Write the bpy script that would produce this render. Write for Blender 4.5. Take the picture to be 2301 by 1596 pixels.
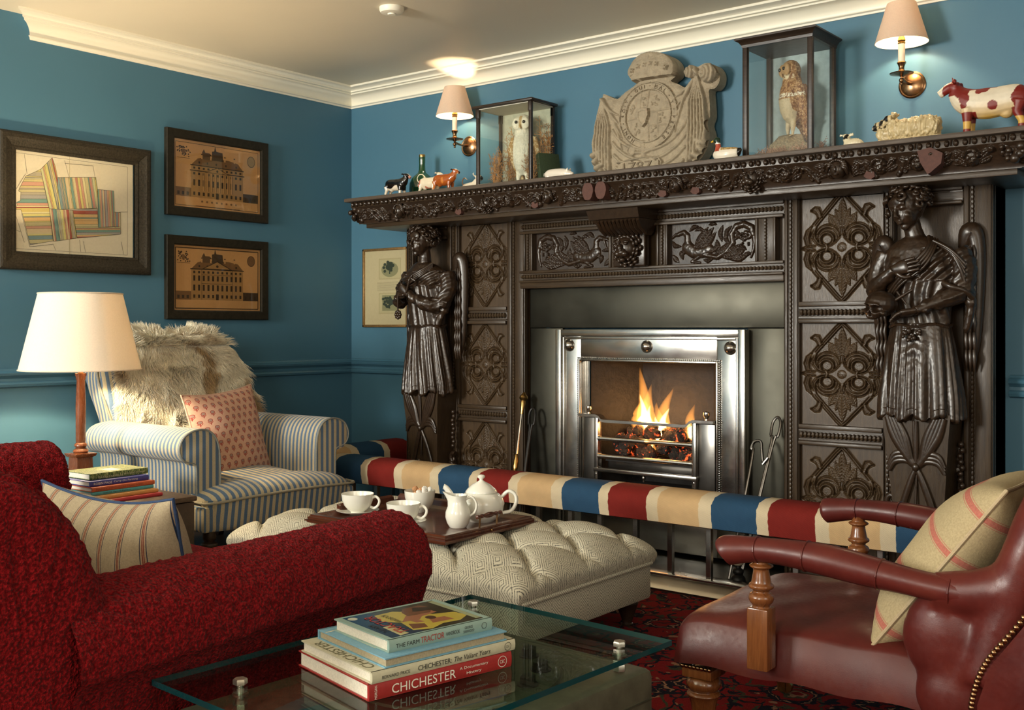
import bpy, bmesh, math, random
import numpy as np
from mathutils import Vector, Matrix, noise as mnoise
PI=math.pi
SC=bpy.context.scene; COL=SC.collection
for o in list(bpy.data.objects): bpy.data.objects.remove(o)
# ---------------------------------------------------------------- camera, world, light
cd=bpy.data.cameras.new('camera'); CAM=bpy.data.objects.new('camera',cd); COL.objects.link(CAM)
cd.sensor_width=36; cd.lens=36*2418/2301.; cd.shift_y=-60/2301.; cd.clip_start=.05
CAM.location=(4.507,-4.220,.99); CAM.rotation_euler=(PI/2,0,math.radians(38.4)); SC.camera=CAM
SC.view_settings.view_transform='Standard'; SC.view_settings.look='None'
SC.view_settings.gamma=1; SC.view_settings.use_curve_mapping=False; SC.view_settings.exposure=0.38
w=bpy.data.worlds.new('world'); SC.world=w; w.use_nodes=True
w.node_tree.nodes['Background'].inputs[0].default_value=(.75,.85,1,1); w.node_tree.nodes['Background'].inputs[1].default_value=.3
def area(name,loc,target,sx,sy,power,col):
    l=bpy.data.lights.new(name,'AREA'); l.shape='RECTANGLE'; l.size=sx; l.size_y=sy; l.energy=power; l.color=col
    o=bpy.data.objects.new(name,l); COL.objects.link(o); o.location=loc
    o.rotation_euler=(Vector(target)-Vector(loc)).to_track_quat('-Z','Y').to_euler(); return o
def point(name,loc,power,col,r=.03):
    l=bpy.data.lights.new(name,'POINT'); l.energy=power; l.color=col; l.shadow_soft_size=r
    o=bpy.data.objects.new(name,l); COL.objects.link(o); o.location=loc; return o
area('daylight_window_one',(.95,-6.28,1.62),(2.3,0,1.35),.95,1.15,205,(1,.97,.88))
area('daylight_window_two',(3.9,-6.28,1.62),(2.4,0,.9),1.1,1.15,45,(1,.95,.84))
area('daylight_window_three',(6.38,-3.3,1.62),(0,-1.8,1.1),1.1,1.15,14,(1,.95,.84))
point('fill_light_behind_camera',(5.3,-5.3,1.75),30,(1,.82,.60),.10)  # added warm fill, out of view, to lift the ceiling; no lamp stands here
point('fill_light_behind_sofa',(1.2,-5.4,1.7),16,(1,.80,.56),.10)  # second added warm fill, an unseen light without a lamp body
# ---------------------------------------------------------------- mesh helpers
def V(*a): return Vector(a)
class MB:
    def __init__(s): s.v=[]; s.f=[]; s.c=[]; s.m=[]; s.X=None; s.col=(1,1,1); s.mi=0
    def vs(s,pts):
        n=len(s.v)
        if s.X is None: s.v.extend([tuple(p) for p in pts])
        else: s.v.extend([tuple(s.X@Vector(p)) for p in pts])
        return n
    def fs(s,fl):
        for f in fl: s.f.append(f); s.c.append(s.col); s.m.append(s.mi)
    def box(s,x0,x1,y0,y1,z0,z1,b=0):
        if x0>x1:x0,x1=x1,x0
        if y0>y1:y0,y1=y1,y0
        if z0>z1:z0,z1=z1,z0
        if b<=0:
            n=s.vs([(x,y,z) for z in(z0,z1) for x,y in((x0,y0),(x1,y0),(x1,y1),(x0,y1))])
            s.fs([tuple(n+i for i in f) for f in((0,3,2,1),(4,5,6,7),(0,1,5,4),(1,2,6,5),(2,3,7,6),(3,0,4,7))]); return
        b=min(b,(x1-x0)/2.01,(y1-y0)/2.01,(z1-z0)/2.01)
        bm=bmesh.new(); bmesh.ops.create_cube(bm,size=1)
        for v in bm.verts: v.co=Vector(((x0+x1)/2+v.co.x*(x1-x0),(y0+y1)/2+v.co.y*(y1-y0),(z0+z1)/2+v.co.z*(z1-z0)))
        bmesh.ops.bevel(bm,geom=list(bm.edges),offset=b,segments=2,profile=.5,affect='EDGES')
        s.bm(bm)
    def bm(s,bm):
        bm.verts.ensure_lookup_table(); n=s.vs([v.co for v in bm.verts])
        s.fs([tuple(n+v.index for v in f.verts) for f in bm.faces]); bm.free()
    def loft(s,rings,closed=True,cap=True,wrap=False):
        k=len(rings[0]); n=s.vs([p for r in rings for p in r]); R=len(rings)
        for i in range(R if wrap else R-1):
            i2=(i+1)%R
            for j in range(k if closed else k-1):
                j2=(j+1)%k; s.fs([(n+i*k+j,n+i*k+j2,n+i2*k+j2,n+i2*k+j)])
        if cap and not wrap and closed:
            s.fs([tuple(n+j for j in reversed(range(k))),tuple(n+(R-1)*k+j for j in range(k))])
    def tube(s,pts,r,n=8,cap=True,up=None,sx=1,sy=1):
        P=[Vector(p) for p in pts]; N=len(P)
        if not hasattr(r,'__len__'): r=[r]*N
        rings=[]; prev=None
        for i in range(N):
            t=(P[min(i+1,N-1)]-P[max(i-1,0)]); t=t.normalized() if t.length>1e-9 else Vector((0,0,1))
            if prev is None:
                a=Vector(up) if up else (Vector((0,0,1)) if abs(t.z)<.9 else Vector((1,0,0)))
            else: a=prev
            x=(a-t*a.dot(t)); x=x.normalized() if x.length>1e-6 else t.orthogonal().normalized()
            prev=x; y=t.cross(x)
            rings.append([P[i]+x*(math.cos(q)*r[i]*sx)+y*(math.sin(q)*r[i]*sy) for q in [2*PI*j/n for j in range(n)]])
        s.loft(rings,cap=cap)
    def lathe(s,prof,c=(0,0,0),n=20,axis='z',cap=True):
        rings=[]
        for r,h in prof:
            rg=[]
            for j in range(n):
                q=2*PI*j/n; a,b=math.cos(q)*r,math.sin(q)*r
                rg.append({'z':(c[0]+a,c[1]+b,c[2]+h),'y':(c[0]+a,c[1]-h,c[2]+b),'x':(c[0]+h,c[1]+a,c[2]+b)}[axis])
            rings.append(rg)
        s.loft(rings,cap=cap)
    def ball(s,c,r,n=10,m=None):
        if not hasattr(r,'__len__'): r=(r,r,r)
        m=m or max(4,n//2+1); rings=[]
        for i in range(m+1):
            th=PI*(i+.0)/m; st=max(math.sin(th),.02); rings.append([(c[0]+r[0]*st*math.cos(2*PI*j/n),c[1]+r[1]*st*math.sin(2*PI*j/n),c[2]-r[2]*math.cos(th)) for j in range(n)])
        s.loft(rings)
    def prism(s,poly,a0,a1,axis='y'):
        # poly: 2D outline; axis: extrusion axis
        g={'y':lambda p,a:(p[0],a,p[1]),'x':lambda p,a:(a,p[0],p[1]),'z':lambda p,a:(p[0],p[1],a)}[axis]
        s.loft([[g(p,a0) for p in poly],[g(p,a1) for p in poly]])
    def grid(s,fn,nu,nv,flip=False):
        n=s.vs([fn(i/nu,j/nv) for i in range(nu+1) for j in range(nv+1)])
        for i in range(nu):
            for j in range(nv):
                a=n+i*(nv+1)+j; q=(a,a+nv+1,a+nv+2,a+1)
                s.fs([q[::-1] if flip else q])
    def quad(s,*p):
        n=s.vs(p); s.fs([tuple(n+i for i in range(len(p)))])
def mesh_of(mb,name,mats,smooth=True,angle=40,vc=False,recalc=True):
    me=bpy.data.meshes.new(name); me.from_pydata(mb.v,[],mb.f)
    for m in (mats if isinstance(mats,(list,tuple)) else [mats]): me.materials.append(m)
    me.polygons.foreach_set('material_index',mb.m)
    if vc or any(c!=(1,1,1) for c in mb.c[:1]+mb.c[-1:]):
        at=me.color_attributes.new('Col','FLOAT_COLOR','CORNER'); arr=[]
        for p,c in zip(me.polygons,mb.c): arr.extend((c[0],c[1],c[2],1)*p.loop_total)
        at.data.foreach_set('color',arr)
    if recalc:
        bm=bmesh.new(); bm.from_mesh(me); bmesh.ops.recalc_face_normals(bm,faces=bm.faces); bm.to_mesh(me); bm.free()
    if smooth:
        me.polygons.foreach_set('use_smooth',[True]*len(me.polygons))
        try: me.set_sharp_from_angle(angle=math.radians(angle))
        except Exception: pass
    me.update(); return me
def tag(o,label=None,cat=None,group=None,kind=None):
    for k,v in (('label',label),('category',cat),('group',group),('kind',kind)):
        if v: o[k]=v
    return o
def link(name,me,parent=None,loc=None,rot=None):
    o=bpy.data.objects.new(name,me); COL.objects.link(o)
    if parent: o.parent=parent
    if loc: o.location=loc
    if rot: o.rotation_euler=rot
    return o
def obj(name,mb,mat,parent=None,smooth=True,angle=40,vc=False,loc=None,rot=None,recalc=True):
    return link(name,mesh_of(mb,name,mat,smooth,angle,vc,recalc),parent,loc,rot)
def thing(name,label,cat,loc=(0,0,0),rz=0,group=None):
    o=bpy.data.objects.new(name,None); COL.objects.link(o); o.empty_display_size=.05
    o.location=loc; o.rotation_euler=(0,0,rz); return tag(o,label,cat,group)
def struct(name,mb,mat,parent=None,**k): 
    o=obj(name,mb,mat,parent,**k); o['kind']='structure'; return o
def copytree(o,parent=None):
    c=o.copy(); COL.objects.link(c)
    if parent: c.parent=parent
    for ch in list(o.children): copytree(ch,c)
    return c
def remesh(mb,vox,smooth=4,mods=()):
    """fuse overlapping shapes into one continuous skin"""
    me=bpy.data.meshes.new('t'); me.from_pydata(mb.v,[],mb.f)
    bm=bmesh.new(); bm.from_mesh(me); bmesh.ops.recalc_face_normals(bm,faces=bm.faces); bm.to_mesh(me); bm.free()
    o=bpy.data.objects.new('t',me); COL.objects.link(o)
    m=o.modifiers.new('r','REMESH'); m.mode='VOXEL'; m.voxel_size=vox
    if smooth: k=o.modifiers.new('s','SMOOTH'); k.factor=.6; k.iterations=smooth
    dg=bpy.context.evaluated_depsgraph_get(); r=bpy.data.meshes.new_from_object(o.evaluated_get(dg),depsgraph=dg)
    bpy.data.objects.remove(o); bpy.data.meshes.remove(me); return r
def getco(me):
    a=np.empty(len(me.vertices)*3,'f'); me.vertices.foreach_get('co',a); return a.reshape(-1,3).astype('d')
def setco(me,a): me.vertices.foreach_set('co',a.astype('f').ravel()); me.update()
def getno(me):
    a=np.empty(len(me.vertices)*3,'f'); me.vertex_normals.foreach_get('vector',a); return a.reshape(-1,3).astype('d')
def vcolor(me,fn):
    a=getco(me); at=me.color_attributes.new('Col','FLOAT_COLOR','POINT')
    c=np.ones((len(a),4)); c[:,:3]=fn(a); at.data.foreach_set('color',c.astype('f').ravel())
def smoothme(me,mats):
    me.materials.clear()
    for m in (mats if isinstance(mats,(list,tuple)) else [mats]): me.materials.append(m)
    me.polygons.foreach_set('use_smooth',[True]*len(me.polygons)); return me
def bez(pts,n=8):
    """smooth curve through points (Catmull-Rom)"""
    P=[Vector(p) for p in pts]; P=[P[0]*2-P[1]]+P+[P[-1]*2-P[-2]]; out=[]
    for i in range(1,len(P)-2):
        a,b,c,d=P[i-1:i+3]
        for k in range(n):
            t=k/n; out.append(.5*((2*b)+(c-a)*t+(2*a-5*b+4*c-d)*t*t+(3*b-a-3*c+d)*t**3))
    out.append(P[-2]); return out
# fast value noise in numpy
_rs=np.random.RandomState(7); _T=_rs.rand(64,64,64)
def vn(p,s=1.):
    q=np.asarray(p)*s; i=np.floor(q).astype(int); f=q-i; f=f*f*(3-2*f); r=0
    for dx in(0,1):
        for dy in(0,1):
            for dz in(0,1):
                w_=(f[:,0] if dx else 1-f[:,0])*(f[:,1] if dy else 1-f[:,1])*(f[:,2] if dz else 1-f[:,2])
                r=r+w_*_T[(i[:,0]+dx)%64,(i[:,1]+dy)%64,(i[:,2]+dz)%64]
    return r
# relief carving: height field from strokes
def segdist(X,Z,pts):
    """distance to a polyline and the parameter along it"""
    best=np.full(X.shape,1e9); par=np.zeros(X.shape); n=len(pts)-1
    for i in range(n):
        ax,az=pts[i][:2]; bx,bz=pts[i+1][:2]; dx,dz=bx-ax,bz-az; L=dx*dx+dz*dz+1e-12
        t=np.clip(((X-ax)*dx+(Z-az)*dz)/L,0,1); d=np.hypot(X-ax-t*dx,Z-az-t*dz)
        m=d<best; best[m]=d[m]; par[m]=(i+t[m])/n
    return best,par
def relief(H,X,Z,strokes,mode='max'):
    for st in strokes:
        pts,r0,r1,h=st[:4]; fl=st[4] if len(st)>4 else None
        xs=[p[0] for p in pts]; zs=[p[1] for p in pts]; R=max(r0,r1,st[5] if len(st)>5 else 0)*1.05
        m=(X>min(xs)-R)&(X<max(xs)+R)&(Z>min(zs)-R)&(Z<max(zs)+R)
        if not m.any(): continue
        d,t=segdist(X[m],Z[m],pts)
        if fl=='leaf': r=np.maximum(r0*np.sin(PI*np.clip(t,.02,.98))**.7,1e-4)
        else: r=np.maximum(r0+(r1-r0)*t,1e-4)
        q=np.clip(1-(d/r)**2,0,None)
        k=h*np.sqrt(q)*(.6+.4*np.minimum(r/max(r0,r1),1))
        if fl=='leaf': k=k*(1-.45*np.exp(-(d/(r*.18+1e-5))**2))*(.85+.15*np.cos(t*60+d/r*6))
        if fl=='groove': H[m]-=h*np.exp(-(d/r)**2); continue
        if fl=='add': H[m]+=k; continue
        H[m]=np.where(q>0,np.maximum(H[m],k),H[m])
    return H
def inpoly(X,Z,P):
    c=np.zeros(X.shape,bool)
    for i in range(len(P)):
        (x1,y1),(x2,y2)=P[i][:2],P[(i+1)%len(P)][:2]; c^=((y1>Z)!=(y2>Z))&(X<(x2-x1)*(Z-y1)/((y2-y1) or 1e-9)+x1)
    return c
def relief_mesh(mb,X,Z,H,place):
    """place(x,z,h)->3D"""
    nz,nx=X.shape; P=place(X.ravel(),Z.ravel(),H.ravel()); n=mb.vs([tuple(p) for p in P])
    for i in range(nz-1):
        for j in range(nx-1):
            a=n+i*nx+j; mb.fs([(a,a+1,a+nx+1,a+nx)])
def arc(cx,cz,r,a0,a1,n=14,r1=None):
    r1=r if r1 is None else r1
    return [(cx+(r+(r1-r)*i/n)*math.cos(math.radians(a0+(a1-a0)*i/n)),cz+(r+(r1-r)*i/n)*math.sin(math.radians(a0+(a1-a0)*i/n))) for i in range(n+1)]
_tc={}
def text_geo(s,size=1.,ext=.0):
    k=(s,round(size,4),ext)
    if k in _tc: return _tc[k]
    c=bpy.data.curves.new('t','FONT'); c.body=s; c.size=size; c.extrude=ext; c.align_x='CENTER'; c.align_y='CENTER'; c.resolution_u=3
    o=bpy.data.objects.new('t',c); COL.objects.link(o); dg=bpy.context.evaluated_depsgraph_get(); me=bpy.data.meshes.new_from_object(o.evaluated_get(dg),depsgraph=dg)
    bpy.data.objects.remove(o); v=[tuple(x.co) for x in me.vertices]; f=[tuple(p.vertices) for p in me.polygons]; bpy.data.meshes.remove(me); bpy.data.curves.remove(c)
    _tc[k]=(v,f); return v,f
def put_text(mb,s,M,w=None,h=None,ext=.0003,italic=0):
    """lettering laid with matrix M (x right, y up, z out) scaled to width w, height h"""
    v,f=text_geo(s,1.,0)
    xs=[a[0] for a in v]; ys=[a[1] for a in v]; W=max(xs)-min(xs); Hh=max(ys)-min(ys); cx=(max(xs)+min(xs))/2; cy=(max(ys)+min(ys))/2
    sy=(h/Hh) if h else w/W; sx=(w/W) if w else sy
    P=[M@Vector(((a[0]-cx)*sx+italic*(a[1]-cy)*sy,(a[1]-cy)*sy,ext)) for a in v]; n=mb.vs(P); mb.fs([tuple(n+i for i in q) for q in f])
def frameM(o,x,y):
    x=Vector(x).normalized(); y=Vector(y).normalized(); z=x.cross(y); M=Matrix((x,y,z)).transposed().to_4x4(); M.translation=Vector(o); return M
# ---------------------------------------------------------------- materials
def mat(name,base=(.5,.5,.5),rough=.5,metal=0,spec=.5,build=None,coat=0,sheen=0):
    m=bpy.data.materials.new(name); m.use_nodes=True; nt=m.node_tree; b=nt.nodes['Principled BSDF']
    b.inputs['Base Color'].default_value=(*base,1); b.inputs['Roughness'].default_value=rough; b.inputs['Metallic'].default_value=metal
    b.inputs['Specular IOR Level'].default_value=spec; b.inputs['Coat Weight'].default_value=coat; b.inputs['Coat Roughness'].default_value=.12
    b.inputs['Sheen Weight'].default_value=sheen; b.inputs['Sheen Roughness'].default_value=.5
    if build: build(N(nt),b)
    return m
class N:
    def __init__(s,nt): s.nt=nt; s.L=nt.links
    def n(s,t,**k):
        x=s.nt.nodes.new(t)
        for a,b in k.items(): setattr(x,a,b)
        return x
    def pos(s,scale=(1,1,1),rot=(0,0,0)):
        c=s.n('ShaderNodeTexCoord'); m=s.n('ShaderNodeMapping'); m.inputs['Scale'].default_value=scale; m.inputs['Rotation'].default_value=rot
        s.L.new(c.outputs['Object'],m.inputs['Vector']); return m.outputs[0]
    def noise(s,vec,scale=5,detail=4,rough=.6,dist=0):
        x=s.n('ShaderNodeTexNoise'); x.inputs['Scale'].default_value=scale; x.inputs['Detail'].default_value=detail; x.inputs['Roughness'].default_value=rough; x.inputs['Distortion'].default_value=dist
        s.L.new(vec,x.inputs['Vector']); return x.outputs['Fac']
    def vor(s,vec,scale=5,feature='F1',out='Distance'):
        x=s.n('ShaderNodeTexVoronoi'); x.feature=feature; x.inputs['Scale'].default_value=scale; s.L.new(vec,x.inputs['Vector']); return x.outputs[out]
    def ramp(s,fac,stops,interp='LINEAR'):
        r=s.n('ShaderNodeValToRGB'); r.color_ramp.interpolation=interp; e=r.color_ramp.elements
        while len(e)<len(stops): e.new(.5)
        for q,(p,c) in zip(e,stops): q.position=p; q.color=(*c,1) if len(c)==3 else c
        s.L.new(fac,r.inputs[0]); return r.outputs[0]
    def mix(s,fac,a,b,mode='MIX'):
        x=s.n('ShaderNodeMix',data_type='RGBA',blend_type=mode)
        for i,v in ((0,fac),(6,a),(7,b)):
            if isinstance(v,(int,float)): x.inputs[i].default_value=v
            elif isinstance(v,tuple): x.inputs[i].default_value=(*v,1)
            else: s.L.new(v,x.inputs[i])
        return x.outputs[2]
    def math(s,op,a,b=None,c=None,clamp=False):
        x=s.n('ShaderNodeMath',operation=op,use_clamp=clamp)
        for i,v in enumerate((a,b,c)):
            if v is None: continue
            if isinstance(v,(int,float)): x.inputs[i].default_value=v
            else: s.L.new(v,x.inputs[i])
        return x.outputs[0]
    def bump(s,b,h,strength=.3,dist=.01):
        x=s.n('ShaderNodeBump'); x.inputs['Strength'].default_value=strength; x.inputs['Distance'].default_value=dist
        s.L.new(h,x.inputs['Height']); s.L.new(x.outputs[0],b.inputs['Normal']); return x
    def col(s,b,c): s.L.new(c,b.inputs['Base Color'])
    def rgh(s,b,c): s.L.new(c,b.inputs['Roughness'])
    def sep(s,vec):
        x=s.n('ShaderNodeSeparateXYZ'); s.L.new(vec,x.inputs[0]); return x.outputs
    def attr(s,name='Col'):
        x=s.n('ShaderNodeAttribute',attribute_name=name); return x.outputs['Color']
def srgb(h):
    h=h.lstrip('#'); f=lambda v:(v/12.92 if v<=.04045 else ((v+.055)/1.055)**2.4); return tuple(f(int(h[i:i+2],16)/255) for i in(0,2,4))
def wood(c1,c2,rough=.35,scale=1.,axis=2,bump=.15,coat=.0,spec=.5):
    def f(n,b):
        sc=[22*scale,22*scale,22*scale]; sc[axis]=1.6*scale
        v=n.pos(tuple(sc)); a=n.noise(v,3,5,.65,.8); g=n.noise(v,14,3,.7)
        n.col(b,n.mix(n.math('MULTIPLY',g,.35),n.ramp(a,[(.3,c1),(.7,c2)]),(c1[0]*.5,c1[1]*.5,c1[2]*.5)))
        n.bump(b,g,bump,.002); n.rgh(b,n.ramp(g,[(.3,(rough*.8,)*3),(.8,(min(1,rough*1.35),)*3)]))
    return mat('wood',c1,rough,build=f,coat=coat,spec=spec)
def plain(name,c,rough=.5,metal=0,nscale=40,var=.12,bump=.1,spec=.5,coat=0,bd=.002,sheen=0):
    def f(n,b):
        v=n.pos(); a=n.noise(v,nscale,4,.6); k=1-var; q=1+var
        n.col(b,n.ramp(a,[(.3,tuple(x*k for x in c)),(.7,tuple(min(1,x*q) for x in c))]))
        if bump: n.bump(b,a,bump,bd)
    return mat(name,c,rough,metal,build=f,spec=spec,coat=coat,sheen=sheen)
def vcmat(name,rough=.4,metal=0,bump=.05,nscale=60,coat=0,spec=.5,var=.15,bd=.002):
    def f(n,b):
        a=n.noise(n.pos(),nscale,3,.6); n.col(b,n.mix(var,n.attr(),n.ramp(a,[(.3,(.45,.45,.45)),(.7,(1,1,1))]),'MULTIPLY'))
        if bump: n.bump(b,a,bump,bd)
    return mat(name,(1,1,1),rough,metal,build=f,coat=coat,spec=spec)
def paintwall(name,c):
    def f(n,b):
        v=n.pos(); a=n.noise(v,160,4,.6); d=n.noise(v,1.3,3,.5)
        n.col(b,n.ramp(d,[(.3,tuple(x*.96 for x in c)),(.7,tuple(min(1,x*1.04) for x in c))])); n.bump(b,a,.06,.002)
    return mat(name,c,.48,build=f,spec=.35)
BLUE=(.062,.163,.238)
MT={}
MT['wall']=paintwall('blue_paint',BLUE)
MT['rail']=mat('blue_gloss',BLUE,.32,spec=.5)
MT['ceil']=paintwall('ceiling_paint',(.76,.69,.54))
MT['cornice']=mat('cream_gloss',(.84,.80,.66),.4)
MT['plainwall']=paintwall('far_wall_paint',(.42,.38,.30))
MT['oak']=wood((.028,.016,.008),(.064,.040,.020),.38,1,2,.25,spec=.42)
MT['oakx']=wood((.028,.016,.008),(.064,.040,.020),.36,1,0,.25,spec=.55)
MT['oakp']=wood((.042,.024,.011),(.084,.051,.024),.38,1.3,2,.25,spec=.42)
MT['carve']=plain('polished_carved_oak',(.027,.015,.008),.31,0,70,.3,.25,spec=.6,bd=.002)
MT['fig']=plain('carved_figure_oak',(.026,.014,.007),.33,0,45,.4,.3,spec=.62,bd=.002)
MT['gilt']=plain('worn_gilt',(.30,.17,.06),.35,.6,60,.3,.2)
MT['shelf']=wood((.06,.042,.03),(.12,.088,.062),.55,1,0,.4)
MT['broken']=plain('raw_split_wood',(.085,.032,.022),.75,0,90,.2,.3)
def steel(name,c,r0,r1,sc=(2,2,60)):
    def f(n,b):
        a=n.noise(n.pos(sc),4,4,.6); d=n.noise(n.pos(),3.5,4,.6)
        n.rgh(b,n.ramp(d,[(.3,(r0,)*3),(.75,(r1,)*3)])); n.bump(b,a,.04,.002)
        n.col(b,n.ramp(d,[(.3,tuple(x*.72 for x in c)),(.7,c)]))
    return mat(name,c,.3,1,build=f)
MT['slate']=steel('dull_steel_surround',(.078,.075,.060),.36,.55,(2,2,8))
MT['steel']=steel('polished_steel',(.56,.54,.50),.16,.30)
MT['steeld']=steel('dark_steel',(.20,.19,.175),.25,.42)
MT['soot']=plain('sooted_fireback',(.011,.009,.008),.7,0,35,.5,.8,bd=.006)
MT['black']=plain('black_iron',(.012,.011,.010),.45,.5,80,.3,.3)
MT['brass']=plain('aged_brass',(.46,.29,.10),.28,1,50,.25,.08)
MT['bronze']=plain('bronze_lamp',(.30,.17,.085),.26,1,50,.25,.05)
MT['stone']=plain('carved_stone',(.34,.28,.19),.85,0,35,.16,.5,bd=.004)
MT['china']=mat('white_china',(.80,.79,.70),.12,spec=.5,coat=.3)
MT['mahog']=wood((.060,.016,.008),(.125,.038,.018),.22,1,0,.1,coat=.3)
MT['walnut']=wood((.125,.040,.012),(.26,.095,.030),.22,1.2,2,.1,coat=.4)
MT['darkwood']=wood((.018,.010,.006),(.045,.026,.015),.4,1,0,.2)
MT['lampwood']=wood((.115,.034,.012),(.20,.062,.022),.25,1.4,2,.1,coat=.3)
def glass(name,col=(1,1,1),rough=0.0,ior=1.45):
    m=bpy.data.materials.new(name); m.use_nodes=True; nt=m.node_tree; nt.nodes.clear()
    o=nt.nodes.new('ShaderNodeOutputMaterial'); lw=nt.nodes.new('ShaderNodeLayerWeight'); lw.inputs[0].default_value=.5; pw=nt.nodes.new('ShaderNodeMath'); pw.operation='POWER'; pw.inputs[1].default_value=5; nt.links.new(lw.outputs['Facing'],pw.inputs[0]); f=nt.nodes.new('ShaderNodeMath'); f.operation='MULTIPLY_ADD'; f.inputs[1].default_value=.95; f.inputs[2].default_value=(ior-1)**2/(ior+1)**2; nt.links.new(pw.outputs[0],f.inputs[0])
    t=nt.nodes.new('ShaderNodeBsdfTransparent'); t.inputs[0].default_value=(*col,1); g=nt.nodes.new('ShaderNodeBsdfGlossy'); g.inputs['Roughness'].default_value=rough
    mx=nt.nodes.new('ShaderNodeMixShader'); nt.links.new(f.outputs[0],mx.inputs[0]); nt.links.new(t.outputs[0],mx.inputs[1]); nt.links.new(g.outputs[0],mx.inputs[2]); nt.links.new(mx.outputs[0],o.inputs[0]); return m
MT['glass']=glass('pane_glass',(.96,.98,.96)); MT['glasstop']=glass('table_glass',(.80,.90,.84),0,1.52)
MT['glassedge']=mat('green_glass_edge',(.003,.050,.058),.06,spec=.6)
MT['bottle']=mat('green_bottle_glass',(.008,.05,.018),.05,spec=.8,coat=.5)
def emit(name,c,s):
    m=bpy.data.materials.new(name); m.use_nodes=True; b=m.node_tree.nodes['Principled BSDF']; b.inputs['Base Color'].default_value=(0,0,0,1)
    b.inputs['Emission Color'].default_value=(*c,1); b.inputs['Emission Strength'].default_value=s; return m
def shade(name,c,tr=.5):
    m=bpy.data.materials.new(name); m.use_nodes=True; nt=m.node_tree; nt.nodes.clear(); n=N(nt)
    o=n.n('ShaderNodeOutputMaterial'); d=n.n('ShaderNodeBsdfDiffuse'); t=n.n('ShaderNodeBsdfTranslucent'); mx=n.n('ShaderNodeMixShader'); mx.inputs[0].default_value=tr
    a=n.noise(n.pos((1,1,1)),180,3,.6); cc=n.ramp(a,[(.3,tuple(x*.93 for x in c)),(.7,c)])
    n.L.new(cc,d.inputs[0]); n.L.new(cc,t.inputs[0]); n.L.new(d.outputs[0],mx.inputs[1]); n.L.new(t.outputs[0],mx.inputs[2]); n.L.new(mx.outputs[0],o.inputs[0]); return m
MT['shade']=shade('linen_shade',(.82,.74,.62),.15)
MT['shadec']=shade('card_shade',(.74,.60,.47),.14)
def stripes(name,axis,c1,c2,period,duty=.5,rough=.85,weave=420,off=0):
    def f(n,b):
        p=n.pos(); x=n.math('ADD',n.math('MULTIPLY',n.sep(p)[axis],1/period),off); fr=n.math('FRACT',x)
        m=n.math('LESS_THAN',fr,duty); w=n.noise(p,weave,2,.5); d=n.noise(p,9,3,.5)
        k=n.mix(m,c1,c2); k=n.mix(.30,k,n.ramp(w,[(.35,(.35,.35,.35)),(.65,(1,1,1))]),'MULTIPLY'); n.col(b,k); n.bump(b,w,.25,.001)
    return mat(name,c1,rough,build=f,spec=.2,sheen=.15)
CB=(.085,.145,.235); CC=(.46,.395,.26)
MT['strx']=stripes('ticking_across_arm',0,CC,CB,.0245,.5)
MT['stry']=stripes('ticking_across_seat',1,CC,CB,.0305,.5)
def boucle():
    def f(n,b):
        p=n.pos(); a=n.noise(p,170,3,.6,.25); v=n.vor(p,210,'SMOOTH_F1'); h=n.math('ADD',a,n.math('MULTIPLY',v,-.7))
        n.col(b,n.ramp(h,[(.05,(.095,.003,.004)),(.45,(.285,.010,.013))])); n.bump(b,h,1,.009)
    return mat('red_boucle_wool',(.25,.01,.012),.98,build=f,spec=.02,sheen=.04)
MT['boucle']=boucle()
def diamonds(name,flat):
    def f(n,b):
        p=n.pos(); s=n.sep(p)
        if flat: u,v=s[0],s[1]
        else: u,v=n.math('ADD',s[0],s[1]),s[2]
        S=.074; tri=lambda t,k:n.math('ABSOLUTE',n.math('SUBTRACT',n.math('FRACT',n.math('MULTIPLY',t,1/(S*k))),.5))
        wob=n.math('MULTIPLY',n.noise(p,260,2,.5),.030)
        d=n.math('ADD',n.math('ADD',tri(u,1),tri(v,1.0)),wob)
        ring=n.math('FRACT',n.math('MULTIPLY',d,8.0)); m=n.math('LESS_THAN',ring,.36)
        w=n.noise(p,500,2,.5); k=n.mix(n.math('MULTIPLY',m,n.ramp(w,[(.38,(.15,.15,.15)),(.52,(.85,.85,.85))])),(.58,.545,.42),(.024,.026,.034))
        n.col(b,k); n.bump(b,w,.3,.0015)
    return mat(name,(.5,.45,.35),.9,build=f,spec=.15)
MT['diat']=diamonds('diamond_weave_top',True); MT['dias']=diamonds('diamond_weave_side',False)
def leather():
    def f(n,b):
        p=n.pos(); d=n.noise(p,5,4,.6); c=n.vor(p,260,'DISTANCE_TO_EDGE'); a=n.noise(p,90,4,.6)
        n.col(b,n.ramp(d,[(.25,(.045,.006,.005)),(.55,(.085,.013,.010)),(.8,(.125,.026,.016))])); n.rgh(b,n.ramp(a,[(.3,(.30,)*3),(.7,(.44,)*3)]))
        n.bump(b,n.math('ADD',n.math('MULTIPLY',c,1.),n.math('MULTIPLY',a,.5)),.07,.0012)
    return mat('oxblood_leather',(.15,.02,.016),.33,build=f,spec=.34,coat=.02)
MT['leather']=leather()
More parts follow.
